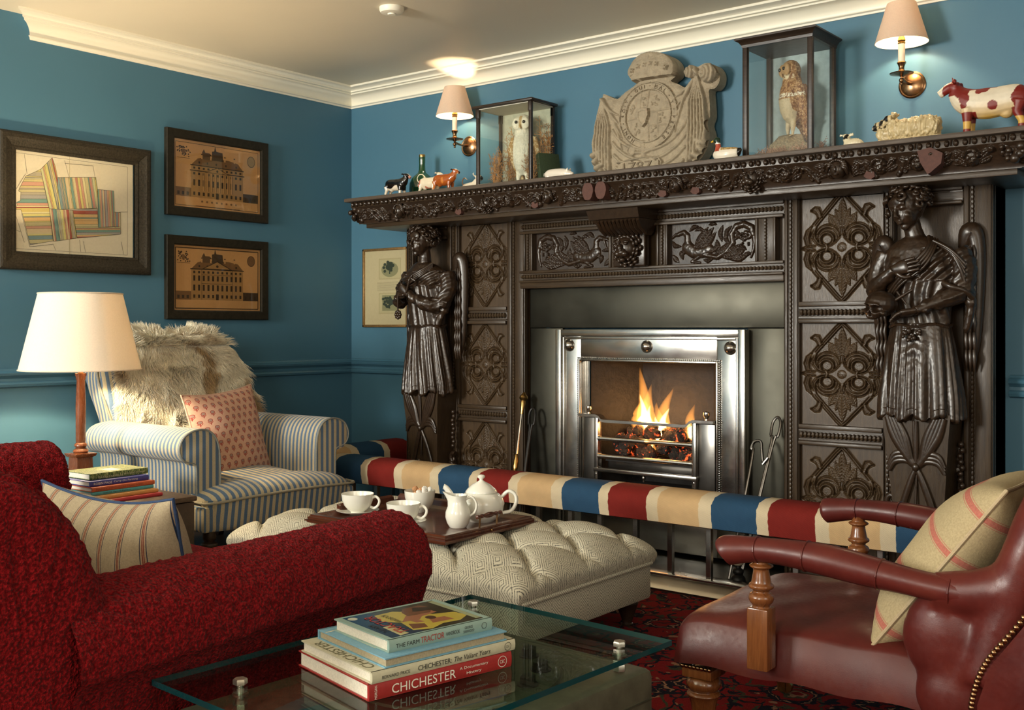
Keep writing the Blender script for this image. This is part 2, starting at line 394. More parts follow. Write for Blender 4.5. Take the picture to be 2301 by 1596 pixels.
def rug():
    def f(n,b):
        p=n.pos(); wv=n.noise(p,11,4,.65,1.5); 
        q=n.n('ShaderNodeMix',data_type='RGBA'); q.inputs[0].default_value=.06; n.L.new(p,q.inputs[6]); 
        nn=n.n('ShaderNodeTexNoise'); nn.inputs['Scale'].default_value=14; n.L.new(p,nn.inputs['Vector']); n.L.new(nn.outputs['Color'],q.inputs[7]); q=q.outputs[2]
        v=n.vor(q,5.2); e=n.vor(q,9.0,'DISTANCE_TO_EDGE'); v2=n.vor(q,17); e2=n.vor(q,12,'DISTANCE_TO_EDGE')
        red=(.23,.012,.014); navy=(.012,.012,.022); tan=(.36,.19,.11); grn=(.055,.060,.035)
        k=n.mix(n.ramp(v2,[(0,(1,1,1)),(.19,(0,0,0))],'CONSTANT'),red,tan)
        k=n.mix(n.math('MULTIPLY',n.math('LESS_THAN',e2,.05),n.math('GREATER_THAN',wv,.47)),k,grn)
        k=n.mix(n.math('MULTIPLY',n.math('GREATER_THAN',wv,.55),n.math('LESS_THAN',v2,.42)),k,navy)
        v=n.math('ADD',v,n.math('MULTIPLY',n.math('SUBTRACT',n.noise(p,34,2,.5),.5),.22))
        for th_,cc_ in ((.36,navy),(.31,tan),(.285,navy),(.25,red),(.16,grn),(.12,tan),(.06,red)): k=n.mix(n.math('LESS_THAN',v,th_),k,cc_)
        
        k=n.mix(n.math('MULTIPLY',n.math('LESS_THAN',e,.030),n.math('GREATER_THAN',wv,.42)),k,navy)
        w=n.noise(p,420,2,.5); k=n.mix(.55,k,n.ramp(w,[(.3,(.3,.3,.3)),(.7,(1,1,1))]),'MULTIPLY'); n.col(b,k); n.bump(b,w,.5,.003)
    return mat('persian_rug_pile',(.2,.02,.02),.95,build=f,spec=.1)
MT['rug']=rug()
def floorm():
    def f(n,b):
        p=n.pos(); s=n.sep(p); pl=n.math('MULTIPLY',s[0],1/.16); edge=n.math('LESS_THAN',n.math('ABSOLUTE',n.math('SUBTRACT',n.math('FRACT',pl),.5)),.488)
        g=n.noise(n.pos((30,1.5,1)),3,5,.65); k=n.ramp(g,[(.3,(.055,.027,.012)),(.7,(.12,.062,.028))]); n.col(b,n.mix(edge,(.006,.004,.003),k)); n.bump(b,g,.1,.002)
    return mat('dark_floorboards',(.1,.05,.025),.38,build=f)
MT['floor']=floorm()
def jute(name,axis,bands,off,rough=.85):
    """webbing cover: colour bands along an axis, in metres"""
    tot=sum(b[0] for b in bands)
    def f(n,b):
        p=n.pos(); s=n.sep(p)
        wob=n.math('MULTIPLY',n.noise(p,60,2,.5),.006); x=n.math('FRACT',n.math('MULTIPLY',n.math('ADD',n.math('ADD',s[axis],off),wob),1/tot))
        st=[]; a=0
        for wd,c in bands: st.append((a/tot,c)); a+=wd
        k=n.ramp(x,st,'CONSTANT')
        tw=n.math('FRACT',n.math('MULTIPLY',n.math('ADD',s[axis],n.math('ADD',n.math('MULTIPLY',s[2],.9),n.math('MULTIPLY',s[1-axis],.9))),170)); tw=n.math('ABSOLUTE',n.math('SUBTRACT',tw,.5))
        k=n.mix(.28,k,n.ramp(tw,[(.1,(.45,.45,.45)),(.35,(1,1,1))]),'MULTIPLY'); d=n.noise(p,14,3,.6); k=n.mix(.25,k,n.ramp(d,[(.35,(.6,.6,.6)),(.65,(1,1,1))]),'MULTIPLY')
        n.col(b,k); n.bump(b,tw,.5,.002)
    return mat(name,(.5,.4,.3),rough,build=f,spec=.15)
JC=(.60,.50,.34); JR=(.18,.016,.012); JT=(.55,.37,.19); JB=(.022,.066,.130)
BANDS=[(.172,JB),(.045,JC),(.168,JR),(.048,JC),(.170,JT),(.052,JC)]
MT['vc']=vcmat('printed_paper',.6,0,.02,90,var=.12); MT['vcg']=vcmat('painted_glaze',.14,0,.03,40,coat=.5,var=.12); MT['vcm']=vcmat('painted_matt',.6,0,.25,40,var=.25)
MT['page']=plain('page_edges',(.66,.63,.53),.8,0,300,.12,.1)
MT['wool']=None
# ---------------------------------------------------------------- the room
RX,RY,CZ=6.4,-6.3,2.336
def W(t,mi=0):
    mb=MB(); l=t.location; mb.X=Matrix.Translation(-Vector(l)); return mb
m=MB(); m.box(-.1,RX+.1,RY-.1,.1,-.1,0); struct('floor',m,MT['floor'],smooth=False)
m=MB(); m.box(-.1,RX+.1,RY-.1,.1,CZ,CZ+.1); struct('ceiling',m,MT['ceil'],smooth=False)
m=MB(); m.box(-.1,1.66,0,.1,0,CZ); m.box(2.42,RX+.1,0,.1,0,CZ); m.box(1.66,2.42,0,.1,.90,CZ); m.box(1.66,2.42,.098,.1,0,.90); struct('wall_back',m,MT['wall'],smooth=False)
m=MB(); m.box(-.1,0,RY,0,0,CZ); struct('wall_left',m,MT['wall'],smooth=False)
def wall_windows(name,ax,holes):
    """wall with window openings; the panes and frames are set in them"""
    m=MB(); z0,z1=1.0,2.24
    if ax=='y':
        a=-.1
        for h0,h1 in holes+[(RX+.1,0)]:
            m.box(a,h0,RY-.1,RY,0,CZ); 
            if h1>h0: m.box(h0,h1,RY-.1,RY,0,z0); m.box(h0,h1,RY-.1,RY,z1,CZ)
            a=h1
    else:
        a=RY
        for h0,h1 in holes+[(0,0)]:
            m.box(RX,RX+.1,a,h0,0,CZ)
            if h1>h0: m.box(RX,RX+.1,h0,h1,0,z0); m.box(RX,RX+.1,h0,h1,z1,CZ)
            a=h1
    struct(name,m,MT['plainwall'],smooth=False)
wall_windows('wall_front','y',[(.45,1.45),(3.3,4.5)])
wall_windows('wall_right','x',[(-3.9,-2.7)])
k=0
for ax,a,b in (('y',.45,1.45),('y',3.3,4.5),('x',-3.9,-2.7)):
    k+=1; t=bpy.data.objects.new('window_%d'%k,None); COL.objects.link(t); t['kind']='structure'
    m=MB(); g=MB()
    def bx(mb,u0,u1,z0,z1,d0,d1):
        if ax=='y': mb.box(u0,u1,RY+d0,RY+d1,z0,z1)
        else: mb.box(RX-d1,RX-d0,u0,u1,z0,z1)
    for q in (a,(a+b)/2-.02,b-.05): bx(m,q,q+.05,1.0,2.24,-.09,-.03)
    for z in (1.0,1.6,2.19): bx(m,a,b,z,z+.05,-.09,-.03)
    bx(g,a,b,1.0,2.24,-.085,-.08)
    struct('window_frame',m,MT['cornice'],t,smooth=False); struct('window_pane',g,MT['glass'],t,smooth=False)
# cornice profile (distance from wall, height)
CP=[(0,2.233),(.006,2.233),(.008,2.242),(.016,2.247),(.016,2.252),(.006,2.256),(.009,2.275),(.020,2.295),(.038,2.309),(.058,2.313),(.058,2.322),(.072,2.324),(.072,2.334),(.082,2.342) ,(.107,2.346),(.107,2.36)]
CP=[(p,2.233+(z-2.233)*.81) for p,z in CP]
CP[-1]=(.107,CZ+.002); CP[-2]=(.107,2.326)
m=MB(); y0=-1.875
m.loft([[(0,y0,z) for p,z in CP],[(p,y0-p,z) for p,z in CP],[(p,-p,z) for p,z in CP],[(RX,-p,z) for p,z in CP]],closed=False,cap=False)
struct('trim_1',m,MT['cornice'],angle=25,recalc=False)
RP=[(0,.735),(.008,.738),(.022,.742),(.026,.752),(.020,.760),(.012,.764),(.012,.776),(.020,.784),(.030,.790),(.034,.800),(.026,.806),(.010,.810),(.006,.818),(0,.820)]
m=MB(); m.loft([[(p,RY,z) for p,z in RP],[(p,-p,z) for p,z in RP],[(.58,-p,z) for p,z in RP]],closed=False,cap=False)
struct('trim_2',m,MT['rail'],angle=25,recalc=False)
m=MB(); m.loft([[(3.49,-p,z) for p,z in RP],[(RX,-p,z) for p,z in RP]],closed=False,cap=False); struct('trim_3',m,MT['rail'],angle=25,recalc=False)
BP=[(0,.14),(.006,.138),(.010,.125),(.018,.12),(.018,0)]
m=MB(); m.loft([[(p,RY,z) for p,z in BP],[(p,-p,z) for p,z in BP],[(.58,-p,z) for p,z in BP]],closed=False,cap=False); struct('baseboard_left',m,MT['rail'],angle=25,recalc=False)
m=MB(); m.loft([[(3.49,-p,z) for p,z in BP],[(RX,-p,z) for p,z in BP]],closed=False,cap=False); struct('baseboard_back',m,MT['rail'],angle=25,recalc=False)
# smoke detector on the ceiling
t=thing('smoke_detector','small round white smoke detector on the cream ceiling','smoke detector',(1.307,-.995,CZ))
m=MB(); m.lathe([(.001,-.026),(.030,-.026),(.046,-.022),(.052,-.012),(.052,0)],n=28); obj('casing',m,MT['cornice'],t)
m=MB(); m.lathe([(.001,-.031),(.016,-.031),(.018,-.025)],n=20); obj('sensor_cap',m,MT['cornice'],t)
# rug
t=thing('persian_rug','large red persian rug with navy and tan flowers under the furniture','rug',(3.4,-2.6,0))
m=MB(); m.box(-1.9,2.2,-2.2,1.875,.0005,.008,.002); obj('pile',m,MT['rug'],t)
m=MB()
for i in range(150): y=-2.2+4.07*i/149; m.tube([(2.2,y,.006),(2.25,y+.004,.003)],.003,4)
fr=obj('fringe',m,MT['page'],t); fr['kind']='stuff'
# ---------------------------------------------------------------- carved chimneypiece
CH=thing('chimneypiece','huge dark carved oak chimneypiece with two winged figures under a long mantel','fireplace surround',(2.03,-.085,0))
XL,XR,YB=.59,3.473,-.17
m=W(CH)
m.box(XL,1.372,-.001,YB+.040,0,1.505); m.box(2.688,XR,-.001,YB+.040,0,1.505); m.box(XL,XL+.02,-.001,YB+.02,0,1.505); m.box(XR-.02,XR,-.001,YB+.02,0,1.505); m.box(1.372,2.688,-.001,YB+.03,1.18,1.505)
obj('backboard',m,MT['oakp'],CH,smooth=False)
def rope(m,x0,x1,z0,z1,y,w,horiz,step=.017):
    """notched bead running between two fillets"""
    L=(x1-x0) if horiz else (z1-z0); n=max(2,int(L/step))
    for i in range(n):
        s=(i+.5)/n
        if horiz: c=(x0+(x1-x0)*s,y,(z0+z1)/2); m.ball(c,(L/n*.62,w*.55,w*.5),6,4)
        else: c=((x0+x1)/2,y,z0+(z1-z0)*s); m.ball(c,(w*.5,w*.55,L/n*.62),6,4)
def stile(name,x0,x1,z0,z1,ropex,y=YB,rw=.013):
    m=W(CH); m.box(x0,x1,y+.03,y,z0,z1,.003)
    m.box(x0+.004,ropex-rw*.9,y,y-.008,z0,z1,.003); m.box(ropex+rw*.9,x1-.004,y,y-.008,z0,z1,.003)
    rope(m,ropex-.005,ropex+.005,z0,z1,y-.002,rw,False); return obj(name,m,MT['oak'],CH)
stile('stile',.884,.958,0,1.505,.925); stile('stile',1.268,1.374,0,1.505,1.310)
stile('stile',2.686,2.750,0,1.505,2.715); stile('stile',3.372,3.473,0,1.505,3.405)
stile('stile',3.082,3.125,0,1.505,3.10)
stile('stile',.60,.64,0,1.505,.62)
def rail(x0,x1,z0,z1,roped=True,y=YB,name='rail'):
    m=W(CH); m.box(x0,x1,y+.03,y,z0,z1,.002); h=z1-z0
    m.box(x0,x1,y,y-.012,z1-h*.22,z1,.003); m.box(x0,x1,y,y-.016,z0,z0+h*.2,.004)
    m.box(x0,x1,y,y-.006,z0+h*.24,z0+h*.30); m.box(x0,x1,y,y-.006,z0+h*.68,z0+h*.74)
    if roped: rope(m,x0+.005,x1-.005,z0+h*.38,z0+h*.62,y-.004,h*.30,True,.016)
    return obj(name,m,MT['oakx'],CH)
PZ=[(1.095,1.517),(.612,1.010),(.10,.531)]
for x0,x1 in ((.958,1.268),(2.750,3.082)):
    rail(x0,x1,1.010,1.095); rail(x0,x1,.531,.612); rail(x0,x1,0,.10,False); 
    m=W(CH); m.box(x0,x1,YB+.03,YB-.004,1.478+.022,1.515,.002); obj('rail',m,MT['oakx'],CH)
for x0,x1 in ((.64,.884),(3.125,3.372)):
    rail(x0,x1,1.44,1.505,False); rail(x0,x1,.47,.56); rail(x0,x1,0,.1,False)
# lozenge panel relief, drawn in one quadrant and mirrored
def lozenge():
    hx,hz=.155,.207; nx,nz=240,330; S=hz*.985
    xs=np.linspace(-hx,hx,nx); zs=np.linspace(-hz,hz,nz); X,Z=np.meshgrid(xs,zs); U,Q=np.abs(X)/S,np.abs(Z)/S
    heart=[(0,1.0),(.10,.90),(.19,.79),(.30,.66),(.42,.52),(.50,.42),(.535,.30),(.52,.18),(.45,.08),(.36,.035),(.28,.02)]
    ins=[(.28,.02),(.20,.045),(.12,.10),(.05,.18),(.02,.26),(.012,.36)]
    def inside(poly):
        c=np.zeros(U.shape,bool); n=len(poly)
        for i in range(n):
            (x1,y1),(x2,y2)=poly[i],poly[(i+1)%n]
            c^=((y1>Q)!=(y2>Q))&(U<(x2-x1)*(Q-y1)/((y2-y1) or 1e-9)+x1)
        return c
    reg=inside(heart+ins+[(0,.3)])
    P=np.stack([X.ravel(),Z.ravel(),X.ravel()*0],1)
    H=np.where(reg,-.0075+.0012*(vn(P,900).reshape(X.shape)-.5),0.)
    L=[([(0,.34),(0,.62),(0,.92)],.085,.02,.0105,'leaf'),([(.02,.36),(.07,.55),(.135,.72)],.062,.02,.0095,'leaf'),
       ([(.05,.26),(.13,.42),(.25,.63)],.10,.02,.0095,'leaf')]
    L+=[(arc(.27,.20,.17,190,20,18,.21),.036,.018,.0092),(arc(.29,.16,.125,215,-30,18),.022,.022,.0085)]
    T=np.full(X.shape,-9.); relief(T,U,Q,L); H=np.where(T>-1,-.0075+np.maximum(T,0),H)
    for w,h in ((.024,.0042),):
        T=np.full(X.shape,-9.); relief(T,U,Q,[(heart,w*1.35,w*1.35,.0055),(ins,w,w,.005)]); H=np.maximum(H,T)
    for off in (0,):
        relief(H,U,Q,[(heart,.011,.011,.009,'groove',.05),(ins,.010,.010,.008,'groove',.05),([(x*1.06+.012,z*1.035+.01) for x,z in heart],.011,.011,.007,'groove',.05)])
    out=[([(.40,.57),(.43,.66),(.47,.74),(.55,.72)],.045,.02,.0045,'leaf'),([(.52,.40),(.62,.32),(.655,.20),(.62,.06)],.05,.03,.004),([(.50,.01),(.62,.0),(.75,0)],.05,.02,.004,'leaf')]
    T=np.full(X.shape,-9.); relief(T,U,Q,out); H=np.maximum(H,T)
    g=[(bz,.014,.014,.008,'groove',.05) for bz in ([(.36,.58),(.385,.68),(.42,.76),(.50,.77),(.57,.715)],[(.44,.55),(.455,.63),(.50,.68),(.57,.715)],[(.55,.42),(.66,.33),(.70,.2),(.66,.06),(.60,.03)],[(.58,.30),(.61,.22),(.60,.1)],[(.62,.34),(.66,.2),(.63,.08)],[(.50,.045),(.62,.055),(.75,0)],[(.55,0),(.73,0)],
       [(.565,.40),(.60,.25),(.58,.10)])]
    for ar in (arc(.27,.20,.235,180,15,18),arc(.27,.18,.19,185,5,18),arc(.29,.16,.150,200,-10,18),arc(.29,.16,.10,0,360,24)): g.append((ar,.014,.014,.0075,'groove',.05))
    relief(H,U,Q,g)
    T=np.full(X.shape,-9.); relief(T,U,Q,[([(.265,.0),(.285,.055)],.024,.024,.008),([(0,0),(.001,0)],.085,.085,.006)]); H=np.maximum(H,T)
    A=np.arctan2(Z,X)+np.hypot(X,Z)/S*10; H=np.where(np.hypot(U,Q)<.085,H-.003*(np.cos(A*2)>.6),H)
    m=MB(); relief_mesh(m,X,Z,H,lambda x,z,h:np.stack([x,-h,z],1)); return mesh_of(m,'carved_panel',MT['oakp'],True,60,recalc=False)
LZ=lozenge()
for x0,x1 in ((.958,1.268),(2.750,3.082)):
    for z0,z1 in PZ:
        o=link('carved_panel',LZ,CH,loc=((x0+x1)/2-2.03,YB+.020+.085,(z0+z1)/2)); o.scale=((x1-x0)/.31,1,(z1-z0)/.414)
# frieze over the opening
rail(1.355,2.690,1.435,1.505,True,YB-.004,'frieze_rail'); rail(1.355,2.690,1.205,1.262,True,YB-.006,'frieze_rail')
m=W(CH); m.box(1.355,2.690,YB+.03,YB-.014,1.178,1.206,.004); obj('frieze_fillet',m,MT['oakx'],CH)
for xx in (1.40,1.885,2.130,2.61):
    m=W(CH); w=.028 if xx not in(2.61,) else .045
    m.box(xx-w,xx+w,YB+.03,YB-.006,1.262,1.437,.002); m.box(xx-w,xx-w+.012,YB,YB-.014,1.262,1.437,.003); m.box(xx+w-.012,xx+w,YB,YB-.014,1.262,1.437,.003)
    rope(m,xx-.005,xx+.005,1.266,1.434,YB-.008,.014,False,.013); obj('frieze_stile',m,MT['oak'],CH)
def scroll_panel(flip,x0,x1):
    hx,hz=.205,.088; nx,nz=260,116; xs=np.linspace(-hx,hx,nx); zs=np.linspace(-hz,hz,nz); X,Z=np.meshgrid(xs,zs)
    k=1 if flip else -1; U=X*k/hx; Q=Z/hz; a=hx/hz; H=np.zeros(X.shape); Uc=U*a
    # coordinates: swan towards U<0, foliate tail scroll at U>0 ; heights in Q
    def s(p,r0,r1,h,*f): return ([(x*a,z) for x,z in p],r0,r1,h,*f)
    st=[s([(-.95,.35),(-.88,.48),(-.80,.50)],.05,.10,.010),s([(-.80,.52),(-.68,.58),(-.60,.40),(-.60,.10),(-.55,-.15)],.10,.20,.011),
        s([(-.60,-.15),(-.45,-.40),(-.25,-.42),(-.10,-.30)],.30,.26,.013),
        s([(-.45,-.20),(-.25,.10),(.0,.70)],.22,.05,.013,'leaf'),s([(-.42,-.1),(-.30,.25),(-.12,.75)],.16,.05,.012,'leaf'),s([(-.35,-.3),(-.1,.05),(.06,.5)],.16,.05,.012,'leaf'),
        s([(-.20,-.55),(.10,-.70),(.30,-.45),(.45,-.05),(.42,.35),(.52,.72),(.70,.80),(.86,.62),(.90,.30)],.12,.16,.012),
        s([(.90,.35),(.93,-.05),(.90,-.45),(.85,-.75)],.14,.05,.010),
        s(arc(.70,.25,.16,80,-200,16,.10),.10,.05,.010),
        s([(.05,-.50),(.30,-.30),(.40,.05)],.20,.05,.012,'leaf'),s([(.15,-.62),(.42,-.50),(.60,-.15)],.20,.05,.012,'leaf'),s([(.20,-.70),(.50,-.68),(.72,-.35)],.18,.05,.011,'leaf'),
        s([(.30,-.75),(.60,-.82),(.80,-.60)],.14,.05,.010,'leaf'),s([(.20,.05),(.16,.45),(.22,.80)],.12,.04,.011,'leaf'),s([(.26,.1),(.30,.5),(.42,.75)],.10,.04,.011,'leaf'),
        s([(-.95,-.5),(-.88,-.7),(-.80,-.85)],.12,.05,.008,'leaf'),s([(-.30,-.6),(-.50,-.85),(-.30,-.92)],.09,.05,.009)]
    for (a0,a1,a2,w_) in (((-.05,-.45),(.10,-.20),(.08,.12),.15),((.46,.05),(.58,.30),(.50,.55),.10),((-.62,-.30),(-.74,-.45),(-.70,-.72),.13),((-.75,-.10),(-.90,-.05),(-.96,.18),.10),((.36,-.10),(.28,.20),(.34,.42),.11),((.86,-.55),(.74,-.62),(.66,-.85),.10),((.0,-.75),(-.12,-.85),(-.22,-.78),.09),((-.2,.60),(-.32,.72),(-.42,.62),.09),((.60,.60),(.58,.80),(.66,.95),.08),((-.55,.62),(-.46,.80),(-.34,.84),.10),((.08,.86),(.0,.92),(-.1,.88),.08),((.55,-.35),(.66,-.30),(.74,-.40),.12)): st.append(s([a0,a1,a2],w_,.04,.011,'leaf'))
    if not flip: st.append(s([(-.80,.45),(-.86,.05),(-.98,.1)],.07,.03,.008))
    for i in range(26):
        r=random.Random(i); st.append(s([(.70+r.uniform(-.10,.10),.10+r.uniform(-.28,.28)),(.7001,.0)][:1]*2,.055,.055,.012))
    st=[(p if p[0]!=p[1] else [p[0],(p[0][0]+.001,p[0][1])],*r) for p,*r in st]
    relief(H,Uc,Q,st); P=np.stack([X.ravel(),Z.ravel(),X.ravel()*0],1)
    H=H*(1-.10*vn(P,120).reshape(X.shape))
    m=MB(); c=(x0+x1)/2; relief_mesh(m,X,Z,H,lambda x,z,h:np.stack([x*(x1-x0)/2/hx+c-2.03,YB+.02+.085-h*1.15,z+1.349],1)); obj('scroll_panel',m,MT['carve'],CH,angle=70,recalc=False)
scroll_panel(False,1.428,1.857); scroll_panel(True,2.158,2.565)
# corbel with a lion mask
m=W(CH); m.box(1.905,2.068,YB-.01,YB-.05,1.26,1.40,.006)
m.loft([[(1.900-e,y,z),(2.072+e,y,z),(2.072+e,YB,z),(1.900-e,YB,z)] for z,y,e in ((1.395,YB-.055,0),(1.41,YB-.085,.012),(1.43,YB-.12,.022),(1.45,YB-.15,.03),(1.458,YB-.155,.032),(1.46,YB-.17,.04),(1.505,YB-.19,.045))])
for i in range(11): x=1.885+.202*i/10; m.tube([(x,YB-.075,1.40),(x+.004,YB-.125,1.425),(x+.012,YB-.16,1.452)],[.009,.011,.008],6)
cb=obj('corbel',m,MT['carve'],CH,angle=50)
def lionhead(m,c,s,rnd=3):
    x,y,z=c; R=random.Random(rnd)
    m.ball((x,y,z),(.055*s,.045*s,.062*s),14); m.ball((x,y-.035*s,z-.022*s),(.026*s,.03*s,.026*s),10); m.ball((x,y-.05*s,z-.002*s),(.012*s,.022*s,.022*s),8)
    m.ball((x,y-.058*s,z-.012*s),(.014*s,.01*s,.010*s),8)
    for k in(-1,1): m.ball((x+k*.022*s,y-.040*s,z+.020*s),(.012*s,.01*s,.007*s),8); m.ball((x+k*.024*s,y-.042*s,z+.030*s),(.020*s,.012*s,.008*s),8); m.ball((x+k*.020*s,y-.045*s,z-.030*s),(.020*s,.02*s,.016*s),8)
    m.ball((x,y-.035*s,z-.060*s),(.018*s,.018*s,.012*s),8)
    for i in range(44):
        a=2*PI*i/15+R.uniform(-.1,.1); q=(.050,.064,.076)[min(2,i//15)]*s; dx,dz=math.cos(a),math.sin(a); w_=(.004,-.004,-.014)[min(2,i//15)]*s; cx,cz=x+dx*q,z+dz*q*1.12; 
        m.tube([(cx-dz*.010*s,y-w_,cz+dx*.010*s),(cx+dx*.006*s,y-w_-.008*s,cz+dz*.006*s),(cx+dz*.010*s,y-w_-.004*s,cz-dx*.010*s),(cx+dz*.014*s-dx*.010*s,y-w_,cz-dx*.014*s-dz*.008*s)],[.006*s,.009*s,.008*s,.004*s],8)
m=W(CH); lionhead(m,(1.986,YB-.070,1.338),.86); obj('lion_mask',m,MT['carve'],cb,angle=180).location=(0,0,0)
# mantel shelf: slab, egg row, coved carving, fillet
MX0,MX1,MY=.445,3.68,-.47
m=W(CH); m.box(MX0,MX1,-.001,MY,1.629,1.647,.004); obj('mantel_slab',m,MT['shelf'],CH)
m=W(CH); m.box(MX0+.075,MX1-.075,-.001,-.385,1.500,1.522,.003); m.box(MX0+.02,MX1-.02,-.001,-.44,1.600,1.629,.002); m.box(MX0+.06,MX1-.06,-.001,-.395,1.52,1.602)
obj('mantel_core',m,MT['oakx'],CH)
m=W(CH); n=int((MX1-MX0-.05)/.030)
for i in range(n):
    x=MX0+.04+.030*i; m.ball((x,-.444,1.616),(.0095,.010,.0115),8,6)
    if i%2: m.tube([(x+.015,-.444,1.627),(x+.015,-.450,1.607)],.003,5)
obj('egg_row',m,MT['carve'],CH)
def coved(x0,x1,seed):
    L=x1-x0; R=random.Random(seed); nx=int(L/.0021); nz=44; xs=np.linspace(x0,x1,nx); zs=np.linspace(0,.080,nz); X,Z=np.meshgrid(xs,zs); H=np.zeros(X.shape); st=[]
    x=x0+.02
    while x<x1-.02:
        t=R.random(); z=R.uniform(.022,.055)
        if t<.34:
            for q in range(R.randint(3,6)): a=x+R.uniform(-.02,.02); b=z+R.uniform(-.018,.018); st.append(([(a,b),(a+.001,b)],.0095+R.random()*.005,.010,.017))
        elif t<.62:
            k=R.choice((-1,1)); st.append(([(x-k*.026,.012),(x-k*.006,.035),(x+k*.006,.055),(x+k*.024,.060),(x+k*.030,.046)],.0085,.005,.013))
            for q in range(3): st.append(([(x-k*.012,.02+.012*q),(x+k*(.006+.006*q),.022+.014*q)],.009,.004,.012,'leaf'))
        elif t<.86:
            k=R.choice((-1,1))
            for q in range(4): st.append(([(x-k*.022,.018+.006*q),(x,.03+.010*q),(x+k*.024,.026+.013*q)],.009,.004,.012,'leaf'))
        else:
            st.append(([(x,.040),(x+.001,.040)],.024,.024,.021)); st.append(([(x-.004,.034),(x+.004,.034)],.006,.006,.027)); st.append((arc(x,.046,.022,10,170,8),.008,.008,.022))
            for k in(-1,1): st.append(([(x+k*.02,.035),(x+k*.045,.055),(x+k*.06,.062)],.012,.004,.013,'leaf')); st.append(([(x+k*.02,.025),(x+k*.045,.035),(x+k*.06,.040)],.011,.004,.012,'leaf'))
            x+=.05
        x+=R.uniform(.028,.046)
    relief(H,X,Z,st); P=np.stack([X.ravel(),Z.ravel(),X.ravel()*0],1); H=H*(.8+.4*vn(P,220).reshape(X.shape))
    m=MB()
    def pl(x,z,h):
        q=z/.080; y=-.395-.050*q**1.4; return np.stack([x-2.03,y+.085-h*.95,1.522+z-h*.30],1)
    relief_mesh(m,X,Z,H,pl); obj('mantel_carving',m,MT['carve'],CH,angle=70,recalc=False)
BR=[MX0+.03,.83,1.345,1.965,2.64,3.32,MX1-.03]
for i in range(6): coved(BR[i]+.004,BR[i+1]-.004,11+i*7)
def faces(c,s): 
    m=W(CH); x,y,z=c
    m.ball((x,y,z),(.026*s,.026*s,.032*s),12); m.ball((x,y-.024*s,z-.002*s),(.006*s,.008*s,.012*s),6); m.ball((x,y-.020*s,z-.018*s),(.011*s,.007*s,.004*s),6)
    for k in(-1,1): m.ball((x+k*.010*s,y-.021*s,z+.007*s),(.006*s,.005*s,.003*s),6)
    for i in range(12): a=PI*(i-1)/10; m.tube([(x+.018*s*math.cos(a),y-.018*s,z+.014*s+.012*s*math.sin(a)),(x+.030*s*math.cos(a),y-.012*s,z+.008*s+.026*s*math.sin(a)),(x+.036*s*math.cos(a),y,z-.012*s+.026*s*math.sin(a))],[.006*s,.007*s,.004*s],5)
    return obj('carved_face',m,MT['carve'],CH,angle=180)
for x,s in ((2.34,1.0),(3.01,1.1),(1.70,.9),(.80,1.0)): faces((x,-.43,1.566),s)
m=W(CH); lionhead(m,(2.665,-.425,1.565),.62,8); obj('lion_mask',m,MT['carve'],CH,angle=180)
m=W(CH); lionhead(m,(1.345,-.42,1.565),.50,5); obj('lion_mask',m,MT['carve'],CH,angle=180)
m=W(CH)
for cx,w in ((1.935,.028),(2.0,.028)):
    if cx>1.95: obj('broken_boss',m,MT['broken'],CH,smooth=False); m=W(CH)
    m.prism([(cx+w*math.cos(a)*(.92 if math.sin(a)<0 else 1),1.568+.040*math.sin(a)*(1 if abs(math.cos(a))>.3 else .92)) for a in [2*PI*i/18 for i in range(18)]],-.40,-.462)
obj('broken_boss',m,MT['broken'],CH,smooth=False); m=W(CH); m.prism([(3.30,1.60),(3.345,1.608),(3.385,1.585),(3.38,1.55),(3.345,1.522),(3.335,1.517),(3.31,1.56)],-.40,-.455)
obj('broken_boss',m,MT['broken'],CH,smooth=False)
for x in (1.17,1.62,2.27,2.42,3.12): m=W(CH); m.prism([(x-.02,1.535),(x-.01,1.552),(x+.018,1.548),(x+.02,1.53),(x+.006,1.522),(x-.01,1.526)],-.40,-.418); obj('broken_boss',m,MT['broken'],CH,smooth=False)
m=W(CH); m2=W(CH)
for i in range(18):
    R=random.Random(i+90); m.ball((MX0+.02+R.uniform(-.01,.06),-.42+R.uniform(-.03,.03),1.545+R.uniform(-.005,.05)),R.uniform(.010,.017),8); m2.ball((MX1-.05+R.uniform(-.05,.01),-.42+R.uniform(-.03,.02),1.545+R.uniform(-.005,.05)),R.uniform(.010,.018),8)
obj('corner_fruit',m,MT['carve'],CH); obj('corner_fruit',m2,MT['carve'],CH)
# ---------------------------------------------------------------- steel surround and register grate
t=thing('fireplace_surround','dull grey steel slips framing the polished grate inside the oak chimneypiece','fireplace surround',(2.03,-.14,0))
m=W(t); m.box(1.385,2.674,-.12,-.142,.992,1.18,.003); obj('lintel_plate',m,MT['slate'],t)
m=W(t); m.box(1.385,1.575,-.12,-.140,.03,.990,.003); obj('side_plate',m,MT['slate'],t)
m=W(t); m.box(2.512,2.674,-.12,-.140,.03,.990,.003); obj('side_plate',m,MT['slate'],t)
G=thing('register_grate','polished steel register grate with three round bosses and an open fire','fire grate',(2.045,-.16,.03))
gx0,gx1,gz=1.567,2.523,.985; ix0,ix1,iz=1.700,2.390,.842; GY=-.172
m=W(G)
def frm(m,x0,x1,z1,t_,y0,y1,z0=.03,b=.002):
    m.box(x0,x0+t_,y0,y1,z0,z1,b); m.box(x1-t_,x1,y0,y1,z0,z1,b); m.box(x0+t_,x1-t_,y0,y1,z1-t_,z1,b)
m.box(gx0,ix0,-.14,GY,.03,gz,.003); m.box(ix1,gx1,-.14,GY,.03,gz,.003); m.box(ix0,ix1,-.14,GY,iz,gz,.003); m.box(ix0,ix1,-.14,GY,.03,.27,.003)
obj('grate_plate',m,MT['steel'],G)
